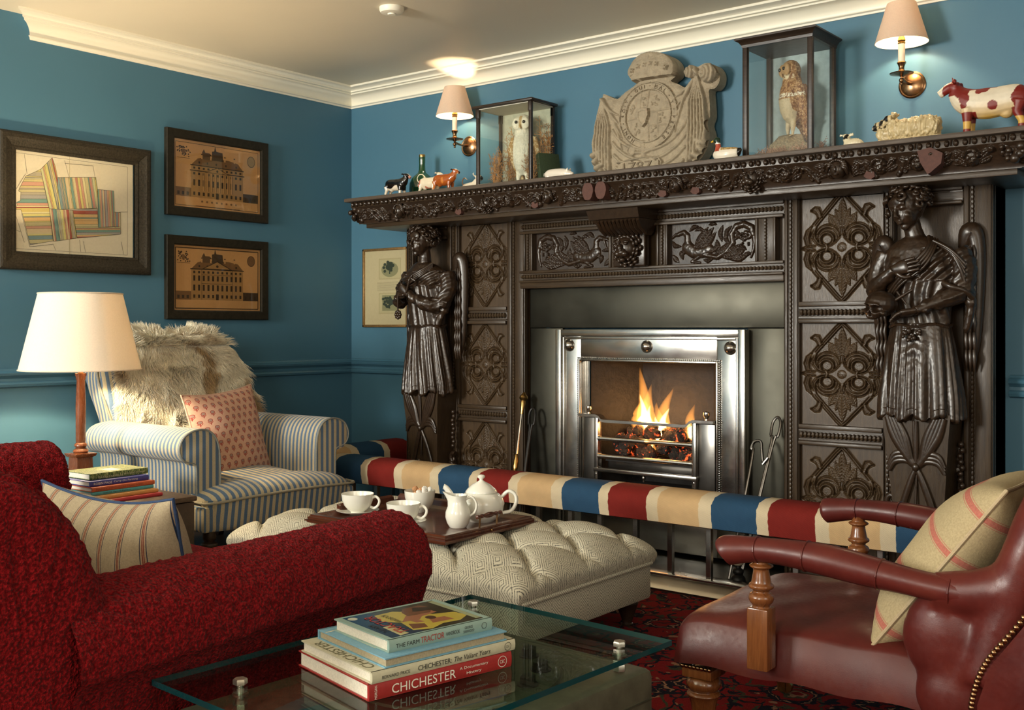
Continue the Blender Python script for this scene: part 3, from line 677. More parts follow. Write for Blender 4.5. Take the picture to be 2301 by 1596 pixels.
m=W(G); frm(m,gx0,gx1,gz,.030,GY,GY-.016); frm(m,gx0+.034,gx1-.034,gz-.034,.010,GY,GY-.010); frm(m,ix0-.008,ix1+.008,iz+.008,.008,GY,GY-.014,.262)
obj('grate_moulding',m,MT['steel'],G)
m=W(G)
for (a,b,c,d) in ((ix0-.013,.27,ix0-.013,iz+.013),(ix0-.013,iz+.013,ix1+.013,iz+.013),(ix1+.013,iz+.013,ix1+.013,.27),(ix0-.013,.283,ix1+.013,.283)):
    n=int(math.hypot(c-a,d-b)/.0095)
    for i in range(n): m.ball((a+(c-a)*i/n,GY-.004,b+(d-b)*i/n),.0042,6,4)
bd=obj('beading',m,MT['steel'],G)
for x,z in ((1.637,.912),(2.050,.910),(2.451,.908)):
    m=W(G); m.lathe([(.028,.0),(.028,.004),(.025,.007),(.024,.010),(.016,.019),(.006,.024),(.001,.025)],(x,GY,z),24,'y'); obj('boss',m,MT['steel'],G)
m=W(G); m.quad((ix0,-.15,.20),(ix0+.035,-.15,.20),(ix0+.035,-.15,iz+.03),(ix0,-.15,iz+.03)); obj('cheek_plate',m,MT['steel'],G)
m=W(G); b0=(1.735,-.14); b1=(1.869,.092); b2=(2.235,.092); b3=(2.385,-.14)
for p,q in ((b0,b1),(b1,b2),(b2,b3)):
    m.grid(lambda u,v:(p[0]+(q[0]-p[0])*u,p[1]+(q[1]-p[1])*u,.1+.78*v),14,26)
m.quad((1.69,-.145,.88),(1.8,.094,.88),(2.3,.094,.88),(2.40,-.145,.88)); m.quad((1.69,-.145,.28),(1.8,.094,.28),(2.3,.094,.28),(2.40,-.145,.28))
o=obj('fireback',m,MT['soot'],G,recalc=False)
for q in ((1.725,1.80),(2.30,2.385)): m=W(G); m.box(q[0],q[1],-.150,-.182,.30,.588,.002); obj('hob_panel',m,MT['steeld'],G)
# basket front
m=W(G); y=-.195
pts=[(1.712,.592),(1.80,.592),(1.818,.586),(1.832,.572),(1.85,.570),(2.245,.570),(2.262,.572),(2.276,.586),(2.292,.592),(2.388,.592)]
m.loft([[(x,y-.012,z),(x,y+.03,z),(x,y+.03,z+.012),(x,y-.012,z+.012)] for x,z in pts]); obj('top_bar',m,MT['steel'],G)
for x in (1.803,2.297): m=W(G); m.box(x-.010,x+.010,y-.008,y+.025,.315,.592,.002); obj('upright',m,MT['steel'],G)
for z in (.497,.418): m=W(G); m.tube([(1.808,y+.002,z),(2.292,y+.002,z)],.0105,12); m.lathe([(.013,0),(.013,.012)],(1.812,y+.002,z),12,'x'); m.lathe([(.013,0),(.013,.012)],(2.276,y+.002,z),12,'x'); obj('fire_bar',m,MT['steel'],G)
m=W(G); m.box(1.79,2.31,y-.01,y+.02,.348,.366,.003); obj('lower_bar',m,MT['steel'],G)
m=W(G); m.box(1.82,2.29,-.13,-.10,.36,.42,.001); obj('ash_plate',m,MT['steeld'],G)
for x,z,yy in ((1.750,.604,-.18),(2.345,.604,-.18)):
    m=W(G); m.lathe([(.007,0),(.006,.006),(.010,.012),(.0145,.022),(.0125,.033),(.001,.038)],(x,yy,z),14); obj('ball_finial',m,MT['steel'],G)
for x in (1.803,2.048,2.297):
    m=W(G); m.ball((x,y,.338),(.009,.009,.012),12); m.tube([(x,y,.35),(x,y,.32)],.004,6); obj('ball_foot',m,MT['steel'],G)
m=W(G)
for i in range(13): x=1.74+.05*i; m.tube([(x,-.175,.270),(x,-.190,.272),(x,-.205,.262)],.005,6)
m.box(1.70,2.39,-.205,-.17,.262,.277,.003); obj('ash_guard',m,MT['steel'],G)
# coals, embers, flames
FR=thing('coal_fire','glowing coals with orange flames burning in the steel basket','fire',(2.05,-.08,.40))
m=W(FR); m.box(1.83,2.28,-.165,.05,.395,.405); obj('coal_bed',m,MT['black'],FR)
def ember():
    def f(n,b):
        p=n.pos(); a=n.noise(p,1.3,4,.6); k=n.ramp(a,[(.56,(0,0,0)),(.64,(.5,.05,.01)),(.78,(1,.40,.08))]); n.L.new(k,b.inputs['Emission Color']); b.inputs['Emission Strength'].default_value=1.6
        n.col(b,n.ramp(n.noise(p,3,3,.6),[(.3,(.008,.007,.006)),(.7,(.06,.045,.035))])); n.bump(b,n.noise(p,5,4,.6),1,.02)
    return mat('glowing_coal',(.02,.02,.02),.8,build=f)
EM=ember(); R=random.Random(4)
CO=MB(); CO.ball((0,0,0),1,14,10)
cm=bpy.data.meshes.new('coal'); cm.from_pydata(CO.v,[],CO.f); a=getco(cm); a*=(1+.55*(vn(a+5,2.6)-.5)+.2*(vn(a+9,7)-.5))[:,None]; setco(cm,a); cm.materials.append(EM)
for i in range(58):
    l=i//20; s=R.uniform(.020,.034); c=link('coal',cm,FR,loc=(R.uniform(-.195,.20),R.uniform(-.065,.10),.03+l*.040+R.uniform(0,.02)-.0),rot=(R.random()*6,R.random()*6,R.random()*6)); c.scale=(s*1.2,s,s*.8)
def flamemat(name,c,s):
    m=bpy.data.materials.new(name); m.use_nodes=True; nt=m.node_tree; nt.nodes.clear(); o=nt.nodes.new('ShaderNodeOutputMaterial'); e=nt.nodes.new('ShaderNodeEmission')
    e.inputs[0].default_value=(*c,1); e.inputs[1].default_value=s; nt.links.new(e.outputs[0],o.inputs['Volume']); return m
FO=flamemat('outer_flame',(1,.36,.06),26); FI=flamemat('inner_flame',(1,.66,.26),150)
def flame(x,y,z,h,r,seed,lean=0,mt=FO,par=None,k=1.):
    R=random.Random(seed); a,b=R.random()*6,R.random()*6; m=MB(); rings=[]; n=18
    for i in range(n+1):
        s=i/n; rr=r*(math.sin(PI*min(1,s*1.25+.12))**.8 if s<.55 else (1-s)**.85*1.55)*k+.0006; rr=max(rr,.0006)
        cx=x+lean*s*s+.013*math.sin(a+s*6)*s; cy=y+.008*math.sin(b+s*5)*s
        rings.append([(cx+rr*(1+.22*math.sin(3*q+a+s*5))*math.cos(q),cy+rr*.7*math.sin(q),z+h*s) for q in [2*PI*j/12 for j in range(12)]])
    m.loft(rings); return obj('flame',m,mt,par)
for i,(x,z,h,r,l) in enumerate(((1.965,.505,.32,.034,.0),(2.000,.50,.25,.034,.01),(2.045,.50,.17,.030,.01),(2.075,.50,.235,.034,.035),(2.235,.50,.17,.030,.005),(2.27,.50,.10,.02,0),(1.93,.44,.12,.020,0),(2.02,.43,.10,.018,0),(1.99,.52,.17,.055,0))):
    yy=-.03 if x<2.2 else -.06; x-=2.075; q=z-.41
    if i>7: yy=-.14+.08
    f=flame(x,yy+.08,q,h,r,i,l,FO,FR); flame(0+x,yy+.08,q,h*.62,r*.60,i,l*.4,FI,f)
point('firelight_flames',(2.03,-.07,.63),2.4,(1,.45,.14),.06); point('firelight_embers',(2.05,-.20,.50),.8,(1,.38,.1),.05)
# fire irons
def iron(name,label,a,b,shape,mt,loc):
    t=thing(name,label,'fire iron',loc); A=Vector(a)-Vector(loc); B=Vector(b)-Vector(loc); return t,A,B
t,A,B=iron('poker','slender poker with a ringed brass handle leaning left of the grate',(1.402,-.215,.66),(1.445,-.40,.012),0,0,(1.445,-.40,.0))
d=(B-A); 
m=MB(); m.tube([A+d*.10,B],.0055,8); obj('shaft',m,MT['steel'],t)
m=MB(); q=Matrix.Translation(A)@d.to_track_quat('Z','Y').to_matrix().to_4x4(); m.X=q
m.lathe([(.001,-.030),(.006,-.028),(.010,-.020),(.020,-.008),(.021,.0),(.012,.012),(.013,.020),(.010,.045),(.007,.075)],n=16); m.lathe([(.006,.265),(.011,.275),(.010,.285),(.013,.30),(.012,.31),(.014,.325),(.010,.34),(.006,.36)],n=14); obj('brass_handle',m,MT['brass'],t)
def loopiron(label,a,b,mt,hook=False,s=1):
    t=thing('fire_tongs',label,'fire iron',(b[0],b[1],0)); A=Vector(a)-Vector((b[0],b[1],0)); B=Vector(b)-Vector((b[0],b[1],0)); d=(B-A).normalized(); x=Vector((1,0,0)); x=(x-d*x.dot(d)).normalized()
    m=MB()
    if hook: m.tube(bez([A+x*.045+d*.085,A+x*.062+d*.055,A+x*.046+d*.075,A+x*.030+d*.03,A+x*.018-d*.004,A-x*.008,A-x*.016+d*.03,A-x*.004+d*.075,B],6),.006,8)
    else: m.tube(bez([B,A+d*.13+x*.004,A+x*.018+d*.07,A+x*.016+d*.015,A-x*.002-d*.004,A-x*.016+d*.02,A-x*.013+d*.07,A+d*.13-x*.002,B-d*.03-x*.004],6),.006,8)
    obj('shaft',m,mt,t); return t
loopiron('black looped iron tongs leaning beside the brass handled poker',(1.445,-.20,.61),(1.50,-.40,.012),MT['black'])
loopiron('tall black iron shovel handle leaning on the right steel slip',(2.668,-.19,.63),(2.60,-.38,.012),MT['steeld'])
loopiron('short black hooked fire iron leaning right of the grate',(2.600,-.24,.535),(2.56,-.40,.012),MT['steeld'],True)
# andiron-like cast knob inside the fender
t=thing('fire_dog','small black cast fire dog with a pale scroll inside the fender','fire dog',(2.66,-.52,0)); m=MB(); m.ball((0,0,.035),(.03,.03,.035),10); m.tube([(0,0,.0),(0,0,.10)],.010,8); m.ball((0,0,.075),(.022,.02,.016),10); obj('casting',m,MT['black'],t)
m=MB(); m.ball((-.003,-.0,.112),(.026,.018,.016),10); m.ball((.02,0,.122),(.012,.01,.010),8); obj('scroll_cap',m,MT['stone'],t)
# hearth
m=MB(); m.box(.40,3.66,-.02,-.655,0,.012); h=struct('trim_4',m,MT['slate'],smooth=False)
# ---------------------------------------------------------------- club fender
F=thing('club_fender','steel club fender with a padded seat banded red, cream and blue','fender',(2.03,-.68,0))
fx0,fx1,fy=.375,3.70,-.68
prof=[(-.098,0),(-.096,.035),(-.070,.058),(-.02,.066),(.03,.064),(.075,.050),(.096,.02),(.098,-.02),(.090,-.050),(.04,-.062),(-.04,-.062),(-.088,-.050)]
# front run
m=W(F); rings=[]; xs=[fx0-.098+.012*0+(fx1-fx0+.196)*i/160 for i in range(161)]
for i,x in enumerate(xs):
    e=min(i,160-i); k=1 if e>4 else (.72,.86,.93,.97,.99)[e]; rings.append([(x,fy+a*k,.325+b*k) for a,b in prof])
m.loft(rings); obj('seat_roll',m,MT['jf'] if 'jf' in MT else jute('jute_webbing_front',0,BANDS,0),F,angle=60)
JS=jute('jute_webbing_side',1,BANDS,-.30)
for xx in (fx0,fx1):
    m=W(F); m.loft([[(xx+a,y,.325+b) for a,b in prof] for y in [fy+.10+( -.002-.10-fy)*i/30 for i in range(31)]]); obj('seat_roll_return',m,JS,F,angle=60)
m=W(F); m.box(fx0-.03,fx1+.03,fy-.03,fy+.03,.262,.275); obj('seat_board',m,MT['darkwood'],F)
ups=[.520,.685,.850,1.016,1.147,1.279,1.41,1.545,1.684,1.807,1.971,2.114,2.281,2.435,2.599,2.787,2.94,3.09,3.238,3.39,3.54]
for x in ups: m=W(F); m.box(x-.0105,x+.0105,-.642,-.621,.045,.262,.002); obj('upright',m,MT['steel'],F,smooth=False)
for y in (-.5,-.34,-.18,-.05): m=W(F); m.box(fx0-.010,fx0+.010,y-.01,y+.01,.045,.265,.002); obj('upright',m,MT['steel'],F,smooth=False)
pb=[(-.640+.045,.0),(-.640+.045,.054),(-.655,.056),(-.665,.050),(-.672,.040),(-.690,.026),(-.702,.010),(-.708,.010),(-.708,0)]
m=W(F); m.loft([[(x,y,z) for y,z in pb] for x in (fx0-.02,fx1+.02)]); m.box(fx0-.03,fx1+.03,-.665,-.600,.050,.060,.002); obj('base_plinth',m,MT['steelb'] if 'steelb' in MT else MT['steel'],F,angle=30)
for q in (fx0,fx1): m=W(F); m.box(q-.03,q+.03,-.60,-.02,0,.055,.004); obj('base_return',m,MT['steel'],F)
# ---------------------------------------------------------------- carved winged figures (terms) of the chimneypiece
def hand(m,wr,d,nr,side,s=1.,curl=.5):
    """palm, four fingers of unequal length and a thumb leaving the side of the palm"""
    d=Vector(d).normalized(); nr=Vector(nr); nr=(nr-d*nr.dot(d)).normalized(); x=d.cross(nr)*side; wr=Vector(wr)
    P=lambda a,b,c:wr+d*a*s+x*b*s+nr*c*s
    m.loft([[P(a,b*w_+.0,c*h_) for b,c in [(math.cos(q),math.sin(q)) for q in [2*PI*j/12 for j in range(12)]]] for a,w_,h_ in ((-.012,.014,.011),(.004,.017,.011),(.022,.023,.012),(.040,.025,.011),(.050,.022,.009))])
    for i,(b,L) in enumerate(((-.019,.040),(-.0065,.047),(.006,.044),(.0175,.033))):
        c=curl*(1+.12*i); p=[P(.042,b,.001)]; a=0; pos=p[0]
        for k in range(3): a+=c*(.5 if k==0 else .8); pos=pos+(d*math.cos(a)-nr*math.sin(a)+x*(b*2.2))*(L*s/3)*(1.15-.15*k); p.append(pos)
        m.tube(bez(p,3),[.0068*s*(1-.03*j) for j in range(10)],8)
    p=[P(.006,-.014,.0),P(.020,-.030,-.002),P(.034,-.036,-.006),P(.046,-.034,-.012)]; m.tube(bez(p,3),[.0085*s*(1-.035*j) for j in range(10)],8)
def figure(cx,left):
    t=bpy.data.objects.new('carved_figure',None)
    m=MB(); yb=-.265
    # torso, skirt
    def ell(z,rx,ry,cxx=0,cy=yb,n=28): return [(cxx+rx*math.cos(q),cy+ry*math.sin(q),z) for q in [2*PI*j/n for j in range(n)]]
    lean=-.012 if not left else -.02
    m.loft([ell(z,rx,ry,c) for z,rx,ry,c in ((.672,.150,.095,0),(.74,.146,.090,0),(.84,.130,.082,0),(.93,.116,.074,0),(.995,.104,.068,0),(1.04,.104,.066,.0),(1.10,.112,.068,0),(1.17,.124,.072,0),(1.235,.132,.070,0),(1.275,.118,.060,lean/2),(1.305,.075,.046,lean),(1.32,.04,.035,lean*1.5))])
    hx=-.040 if not left else -.020; hz=1.424
    nb=Vector((lean,yb,1.30)); m.tube([nb,(hx*.6,yb-.008,1.345),(hx,yb-.012,1.40)],[.036,.031,.034],14)
    for k in(-1,1): m.ball((k*.058,yb-.042,1.215),(.046,.030,.040),12)
    if not left:
        A=[(-.122,yb+.005,1.262),(-.150,yb-.005,1.20),(-.158,yb-.025,1.125)]; m.tube(bez(A,5),[.041-.0012*i for i in range(11)],12); m.tube(bez([A[-1],(-.118,yb-.075,1.155),(-.062,yb-.098,1.200)],5),[.033,.034,.034,.033,.031,.029,.027,.025,.022,.020,.018],12)
        B=[(.120,yb+.0,1.262),(.150,yb-.0,1.20),(.146,yb-.020,1.115)]; m.tube(bez(B,5),[.048-.0008*i for i in range(11)],12); m.tube(bez([B[-1],(.085,yb-.070,1.085),(.018,yb-.115,1.052)],5),[.036,.036,.035,.034,.032,.029,.026,.024,.021,.019,.018],12)
        m.tube(bez([(.165,yb,1.14),(.175,yb-.01,1.06),(.155,yb+.0,.97)],5),[.020]*5+[.014]*5+[.004],8)
    else:
        A=[(-.118,yb+.0,1.262),(-.145,yb-.005,1.20),(-.140,yb-.03,1.12)]; m.tube(bez(A,5),[.044-.0012*i for i in range(11)],12); m.tube(bez([A[-1],(-.135,yb-.07,1.125),(-.110,yb-.100,1.150)],5),[.032]*6+[.028,.025,.022,.020,.018],12)
        B=[(.120,yb+.0,1.262),(.138,yb-.0,1.19),(.110,yb-.03,1.098)]; m.tube(bez(B,5),[.048-.001*i for i in range(11)],12); m.tube(bez([B[-1],(.045,yb-.085,1.115),(-.040,yb-.110,1.165)],5),[.035]*4+[.034,.032,.029,.026,.023,.020,.018],12)
        m.tube(bez([(.125,yb,1.12),(.115,yb-.02,1.06),(.085,yb-.03,.99)],5),[.026]*5+[.016]*5+[.004],8)
    # head
    yaw,pit,rol=((-.40,.26,-.14) if not left else (-.10,.04,.08))
    Mh=Matrix.Translation((hx,yb-.020,hz))@Matrix.Rotation(yaw,4,'Z')@Matrix.Rotation(rol,4,'Y')@Matrix.Rotation(pit,4,'X'); m.X=Mh
    m.ball((0,.006,.012),(.056,.064,.066),18); m.ball((0,-.018,-.022),(.042,.044,.050),16); m.ball((0,-.040,-.060),(.017,.016,.014),10)
    m.ball((0,-.050,.030),(.038,.014,.022),14)
    m.tube([(0,-.060,.020),(0,-.067,.0),(0,-.076,-.019)],[.0055,.0065,.009],8); m.ball((0,-.068,-.022),(.013,.008,.006),8)
    for k in(-1,1):
        m.ball((k*.020,-.049,.008),(.012,.008,.008),8); m.tube([(k*.007,-.062,.019),(k*.020,-.061,.024),(k*.034,-.052,.018)],.0034,6); m.ball((k*.024,-.044,-.022),(.013,.011,.015),10); m.ball((k*.0195,-.0555,.0075),(.0085,.0055,.0045),10)
        m.ball((k*.052,.004,-.006),(.008,.014,.018),8)
    m.ball((0,-.064,-.035),(.014,.007,.0045),8); m.ball((0,-.062,-.044),(.012,.008,.0055),8)
    m.X=None
    me=remesh(m,.0035,2); a=getco(me); no=getno(me)
    # drapery folds worked into the surface
    x,y,z=a[:,0],a[:,1],a[:,2]; th=np.arctan2(y-yb,x); s=np.clip((1.005-z)/.33,0,1)
    ph=th*13+np.sin(th*3+ (1 if left else 0))*2.2+(z*9 if left else (x*18*s)); f=np.abs(np.sin(ph*.5)); f2=np.abs(np.sin(ph*1.1+1.3+z*4))
    amp=np.where(z<1.0,.016*s**.6,0); d=(f-.55)*amp+(f2-.5)*amp*.45
    rr=np.hypot(x,y-yb); body=(rr<.165)
    cen=np.exp(-((x+.01)/.045)**2)*np.clip((z-.80)/.12,0,1)*(z<.99); 
    if not left: d=d*(1-.8*cen)+.006*cen*(np.cos((z-.86)*110+np.abs(x)*60))*.5
    d=np.where(z<1.0,d,0)
    band=(z>1.005)&(z<1.275)&(np.abs(x)<.17)
    if not left: q=(x*.55+ (z-1.13)); tor=band&((x>.02)|(z<1.17))&(y<yb-.01)&(rr<.125); d2=.0045*np.sin(np.where(z<1.16,x*150+np.sin(z*30)*1.5,(z+x*-.9)*170))
    else: tor=band&(y<yb-.01)&(rr<.125); d2=.0045*np.sin(np.where(z<1.2,x*140+z*25,(z-x*.55)*190))
    d=d+np.where(tor,d2,0); sl=(np.abs(x)>.10)&(z>1.09)&(z<1.28)&((x>0)|left); d=d+np.where(sl,.0022*np.sin((z*1.2-np.abs(x))*130+y*60),0)
    a=a+no*(d+.0012*(vn(a,160)-.5))[:,None]
    hem=(z<.70)&(rr>.05); a[:,2]+=np.where(hem,.010*np.sin(th*7),0)
    setco(me,a); smoothme(me,MT['fig']); me.name='carved_figure'
    fig=link('carved_figure',me,CH,loc=(cx-2.03,.085,0)); fig['label']='carved oak winged figure '+('with both hands crossed at the chest' if left else 'holding a skull at its waist')
    # hair
    h=MB(); h.X=Mh; R=random.Random(3 if left else 6)
    h.ball((0,.018,.024),(.063,.064,.064),16)
    for i in range(78):
        u=R.uniform(-1.25,1.25)*PI*.62; v=R.uniform(-.35,1.25)
        px,py,pz=math.sin(u)*math.cos(v)*.072,-math.cos(u)*math.cos(v)*.070+.012,math.sin(v)*.074+.014
        if py<-.038 and pz<.040: continue
        r=R.uniform(.011,.019); q=Vector((px,py,pz)); n_=q.normalized(); tt=n_.cross(Vector((R.uniform(-1,1),R.uniform(-1,1),R.uniform(-1,1)))).normalized(); b_=n_.cross(tt)
        h.tube([q+n_*.0016*k+tt*math.cos(k*.72)*r*(1-k*.065)+b_*math.sin(k*.72)*r*(1-k*.065) for k in range(12)],[.004,.006,.0072,.0075,.0075,.0072,.007,.0066,.006,.0052,.004,.002],8)
    obj('curly_hair',h,MT['fig'],fig,angle=180)
    h=MB()
    if not left:
        hand(h,(-.062,yb-.098,1.200),(.9,-.10,.22),(0,-1,.1),-1,1.08,.10)
    else:
        hand(h,(-.040,yb-.112,1.165),(-.75,-.10,.55),(0,-1,.0),1,1.05,.45)
    obj('hand',h,MT['fig'],fig,angle=180); h=MB()
    if not left: hand(h,(.018,yb-.115,1.052),(-.9,-.2,-.22),(.1,-.25,-1),1,1.08,-.25)
    else: hand(h,(-.110,yb-.100,1.150),(.5,-.15,.55),(0,-1,0),-1,1.0,.7)
    obj('hand',h,MT['fig'],fig,angle=180)
    # shawl edge, sash
    h=MB()
    if not left:
        for k in range(4): h.tube(bez([(.035+.010*k,yb-.020,1.318-.004*k),(.050+.006*k,yb-.066,1.285-.006*k),(.02+.006*k,yb-.090,1.235-.010*k),(-.045,yb-.086,1.185-.014*k),(-.098,yb-.058,1.135-.02*k)],5),[.0075-.0008*k]*21,6)
        for k in range(5): h.tube(bez([(.06+.01*k,yb-.050+.004*k,1.300-.008*k),(.12+.006*k,yb-.055,1.265-.012*k),(.165,yb-.045,1.215-.016*k)],5),.0065,6)
        h.tube(bez([(.095,yb-.055,1.150),(.125,yb-.065,1.135),(.165,yb-.045,1.120),(.185,yb-.02,1.095)],5),.011,7)
    else:
        for k in range(4): h.tube(bez([(.06,yb-.030,1.312-.006*k),(.02,yb-.072,1.275-.008*k),(-.045,yb-.085,1.245-.010*k),(-.10,yb-.066,1.238-.012*k),(-.14,yb-.03,1.235-.012*k)],5),.0080-.0006*k,6)
        h.tube(bez([(.075,yb-.060,1.125),(.11,yb-.060,1.13),(.155,yb-.03,1.115)],5),.010,7)
    for k in range(22): q=2*PI*k/22; q2=2*PI*(k+1)/22; h.tube([(.107*math.cos(q),yb+.071*math.sin(q),1.0+.006*math.sin(q*5)),(.107*math.cos(q2),yb+.071*math.sin(q2),1.0+.006*math.sin(q2*5))],.006,5)
    obj('shawl',h,MT['fig'],fig,angle=70)
    # wings
    for k in (-1,1):
        h=MB(); x0=k*.150; zt=1.315 if k<0 else 1.345; 
        if left and k<0: zt=1.26
        h.tube(bez([(x0*.85,-.20,zt-.07),(x0,-.205,zt-.01),(x0+k*.022,-.20,zt-.03),(x0+k*.030,-.198,zt-.15),(x0+k*.022,-.197,.95),(x0+k*.004,-.196,.84)],5),[.018,.022,.026,.03,.032,.033,.033,.033,.032,.031,.030,.029,.028,.027,.026,.025,.024,.022,.020,.018,.016,.014,.012,.010,.008,.004],10,sy=.7)
        for r in range(7):
            zz=zt-.06-.062*r
            for c in range(3): xx=x0+k*(-.008+.014*c); h.tube([(xx,-.215,zz),(xx+k*.003,-.222,zz-.03),(xx,-.212,zz-.075)],[.006,.009,.003],6)
        obj('wing',h,MT['carve'],fig,angle=70)
    # tapered term below the hem
    h=MB(); 
    def q4(z,w,y1): return [(-w,y1,z),(w,y1,z),(w,-.172,z),(-w,-.172,z)]
    h.loft([q4(0,.088,-.285),(q4(.06,.088,-.285)),q4(.061,.078,-.275),q4(.30,.086,-.290),q4(.60,.112,-.318),q4(.685,.120,-.322)]); obj('term_shaft',h,MT['oak'],fig,angle=30)
    h=MB(); ys=lambda z:-.275-.047*z/.685-.005; K=(0,.495)
    def rib(p,r=.011,f=.6):
        P=bez([(x_,ys(z_)-.004,z_) for x_,z_ in p],5); n=len(P); h.tube(P,[r*(.55+.45*math.sin(PI*i/(n-1))) for i in range(n)],8,up=(0,-1,0),sx=f,sy=1.3)
    for k in(-1,1):
        for o in range(4): rib([(k*(.100-.010*o),.672),(k*(.075-.012*o),.60),(k*.022,.52),K],.012)
        for o in range(3): rib([K,(k*.035,.515+.012*o),(k*.075,.510+.014*o),(k*.098,.475+.012*o)],.008)
        rib([K,(k*.022,.44),(k*.055,.34),(k*.070,.27)],.009)
        rib([(k*.004,.66),(k*.002,.58),K],.006)
    h.ball((0,ys(.495)-.008,.495),(.014,.012,.016),10); h.tube([(0,ys(.4),.49),(-.003,ys(.4)-.003,.36)],.004,6)
    for dx,zz in ((-.018,.33),(.012,.315)):
        h.ball((dx,ys(.3)-.010,zz),(.014,.012,.014),10)
        for i in range(7): h.tube([(dx-.008+.0027*i,ys(.3)-.012,zz-.006),(dx-.014+.0045*i,ys(.3)-.014,zz-.055)],[.003,.0045],5)
    obj('ribbon_and_tassels',h,MT['carve'],fig,angle=70)
    for k in(-1,1):
        h=MB(); x0=k*.125
        for i in range(9): h.ball((x0+k*.004*math.sin(i*2),-.215,.575-.021*i),(.011,.011,.0115),8)
        h.tube([(x0+.020*math.cos(a_)*(1-.08*i),-.215,.345+.030*math.sin(a_)*(1-.08*i)) for i,a_ in enumerate([.9+.62*j for j in range(11)])],[.013-.0007*i for i in range(11)],8)
        h.tube(bez([(x0-k*.02,-.20,.33),(x0+k*.012,-.215,.26),(x0-k*.01,-.21,.17),(x0-k*.02,-.20,.08)],5),[.020]*15+[.016],8)
        obj('bead_drop_and_scroll',h,MT['carve'],fig,angle=70)
    if left:
        h=MB(); h.tube(bez([(-.092,yb-.115,1.165),(-.100,yb-.112,1.12),(-.104,yb-.105,1.075)],5),.004,6)
        for i in range(9): a_=2*PI*i/8; h.ball((-.104+.014*math.cos(a_)*(i<8),yb-.105,1.058+.016*math.sin(a_)*(i<8)),.009,8)
        h.tube([(-.03,yb-.125,1.165),(.005,yb-.13,1.245)],.006,6); h.tube([(.008,yb-.128,1.235),(.028,yb-.12,1.222)],.005,6); h.tube([(-.006,yb-.130,1.225),(.012,yb-.125,1.25)],.007,6)
        obj('rosette_on_cord',h,MT['carve'],fig,angle=70)
    else:
        # skull with sockets, nose and teeth
        m=MB(); m.X=Matrix.Translation((-.098,yb-.150,1.062))@Matrix.Rotation(-.25,4,'Z')@Matrix.Rotation(.15,4,'Y')
        m.ball((0,.012,.016),(.054,.060,.046),18); m.ball((0,-.026,-.010),(.036,.030,.030),14); m.ball((0,-.034,-.030),(.022,.018,.012),10)
        for k in(-1,1): m.ball((k*.038,-.022,-.014),(.010,.016,.009),8); m.tube([(k*.038,-.02,-.016),(k*.034,.0,-.020)],.007,6)
        m.ball((0,-.046,.012),(.034,.010,.008),10)
        sk=remesh(m,.003,2); a=getco(sk); X_=m.X.inverted(); loc=np.array([X_@Vector(p) for p in a]); 
        for (ex,ez,rx,rz,dp) in ((-.018,-.001,.0145,.0130,.030),(.018,-.001,.0145,.0130,.030),(0,-.020,.0065,.0095,.020)):
            g=np.clip(1.25-((loc[:,0]-ex)/rx)**2-((loc[:,2]-ez)/rz)**2,0,1)*(loc[:,1]<-.01); loc[:,1]+=dp*g
        loc[:,1]+=np.where((loc[:,2]<-.030)&(loc[:,1]<-.03),.0022*np.sin(loc[:,0]*900),0)
        a=np.array([m.X@Vector(p) for p in loc]); setco(sk,a); smoothme(sk,MT['fig']); link('skull',sk,fig)
        h=MB(); R=random.Random(2)
        h.tube([(-.05,yb-.14,1.085),(.01,yb-.125,1.125)],[.007,.005],6); h.tube([(-.04,yb-.135,1.12),(-.01,yb-.125,1.075)],.004,6)
        for i in range(16): h.ball((-.005+R.uniform(-.03,.03),yb-.088,.965+R.uniform(-.022,.018)),R.uniform(.006,.010),7)
        obj('flower_sprig',h,MT['carve'],fig,angle=70)
    bpy.data.objects.remove(t)
figure(.835,True); figure(3.252,False)
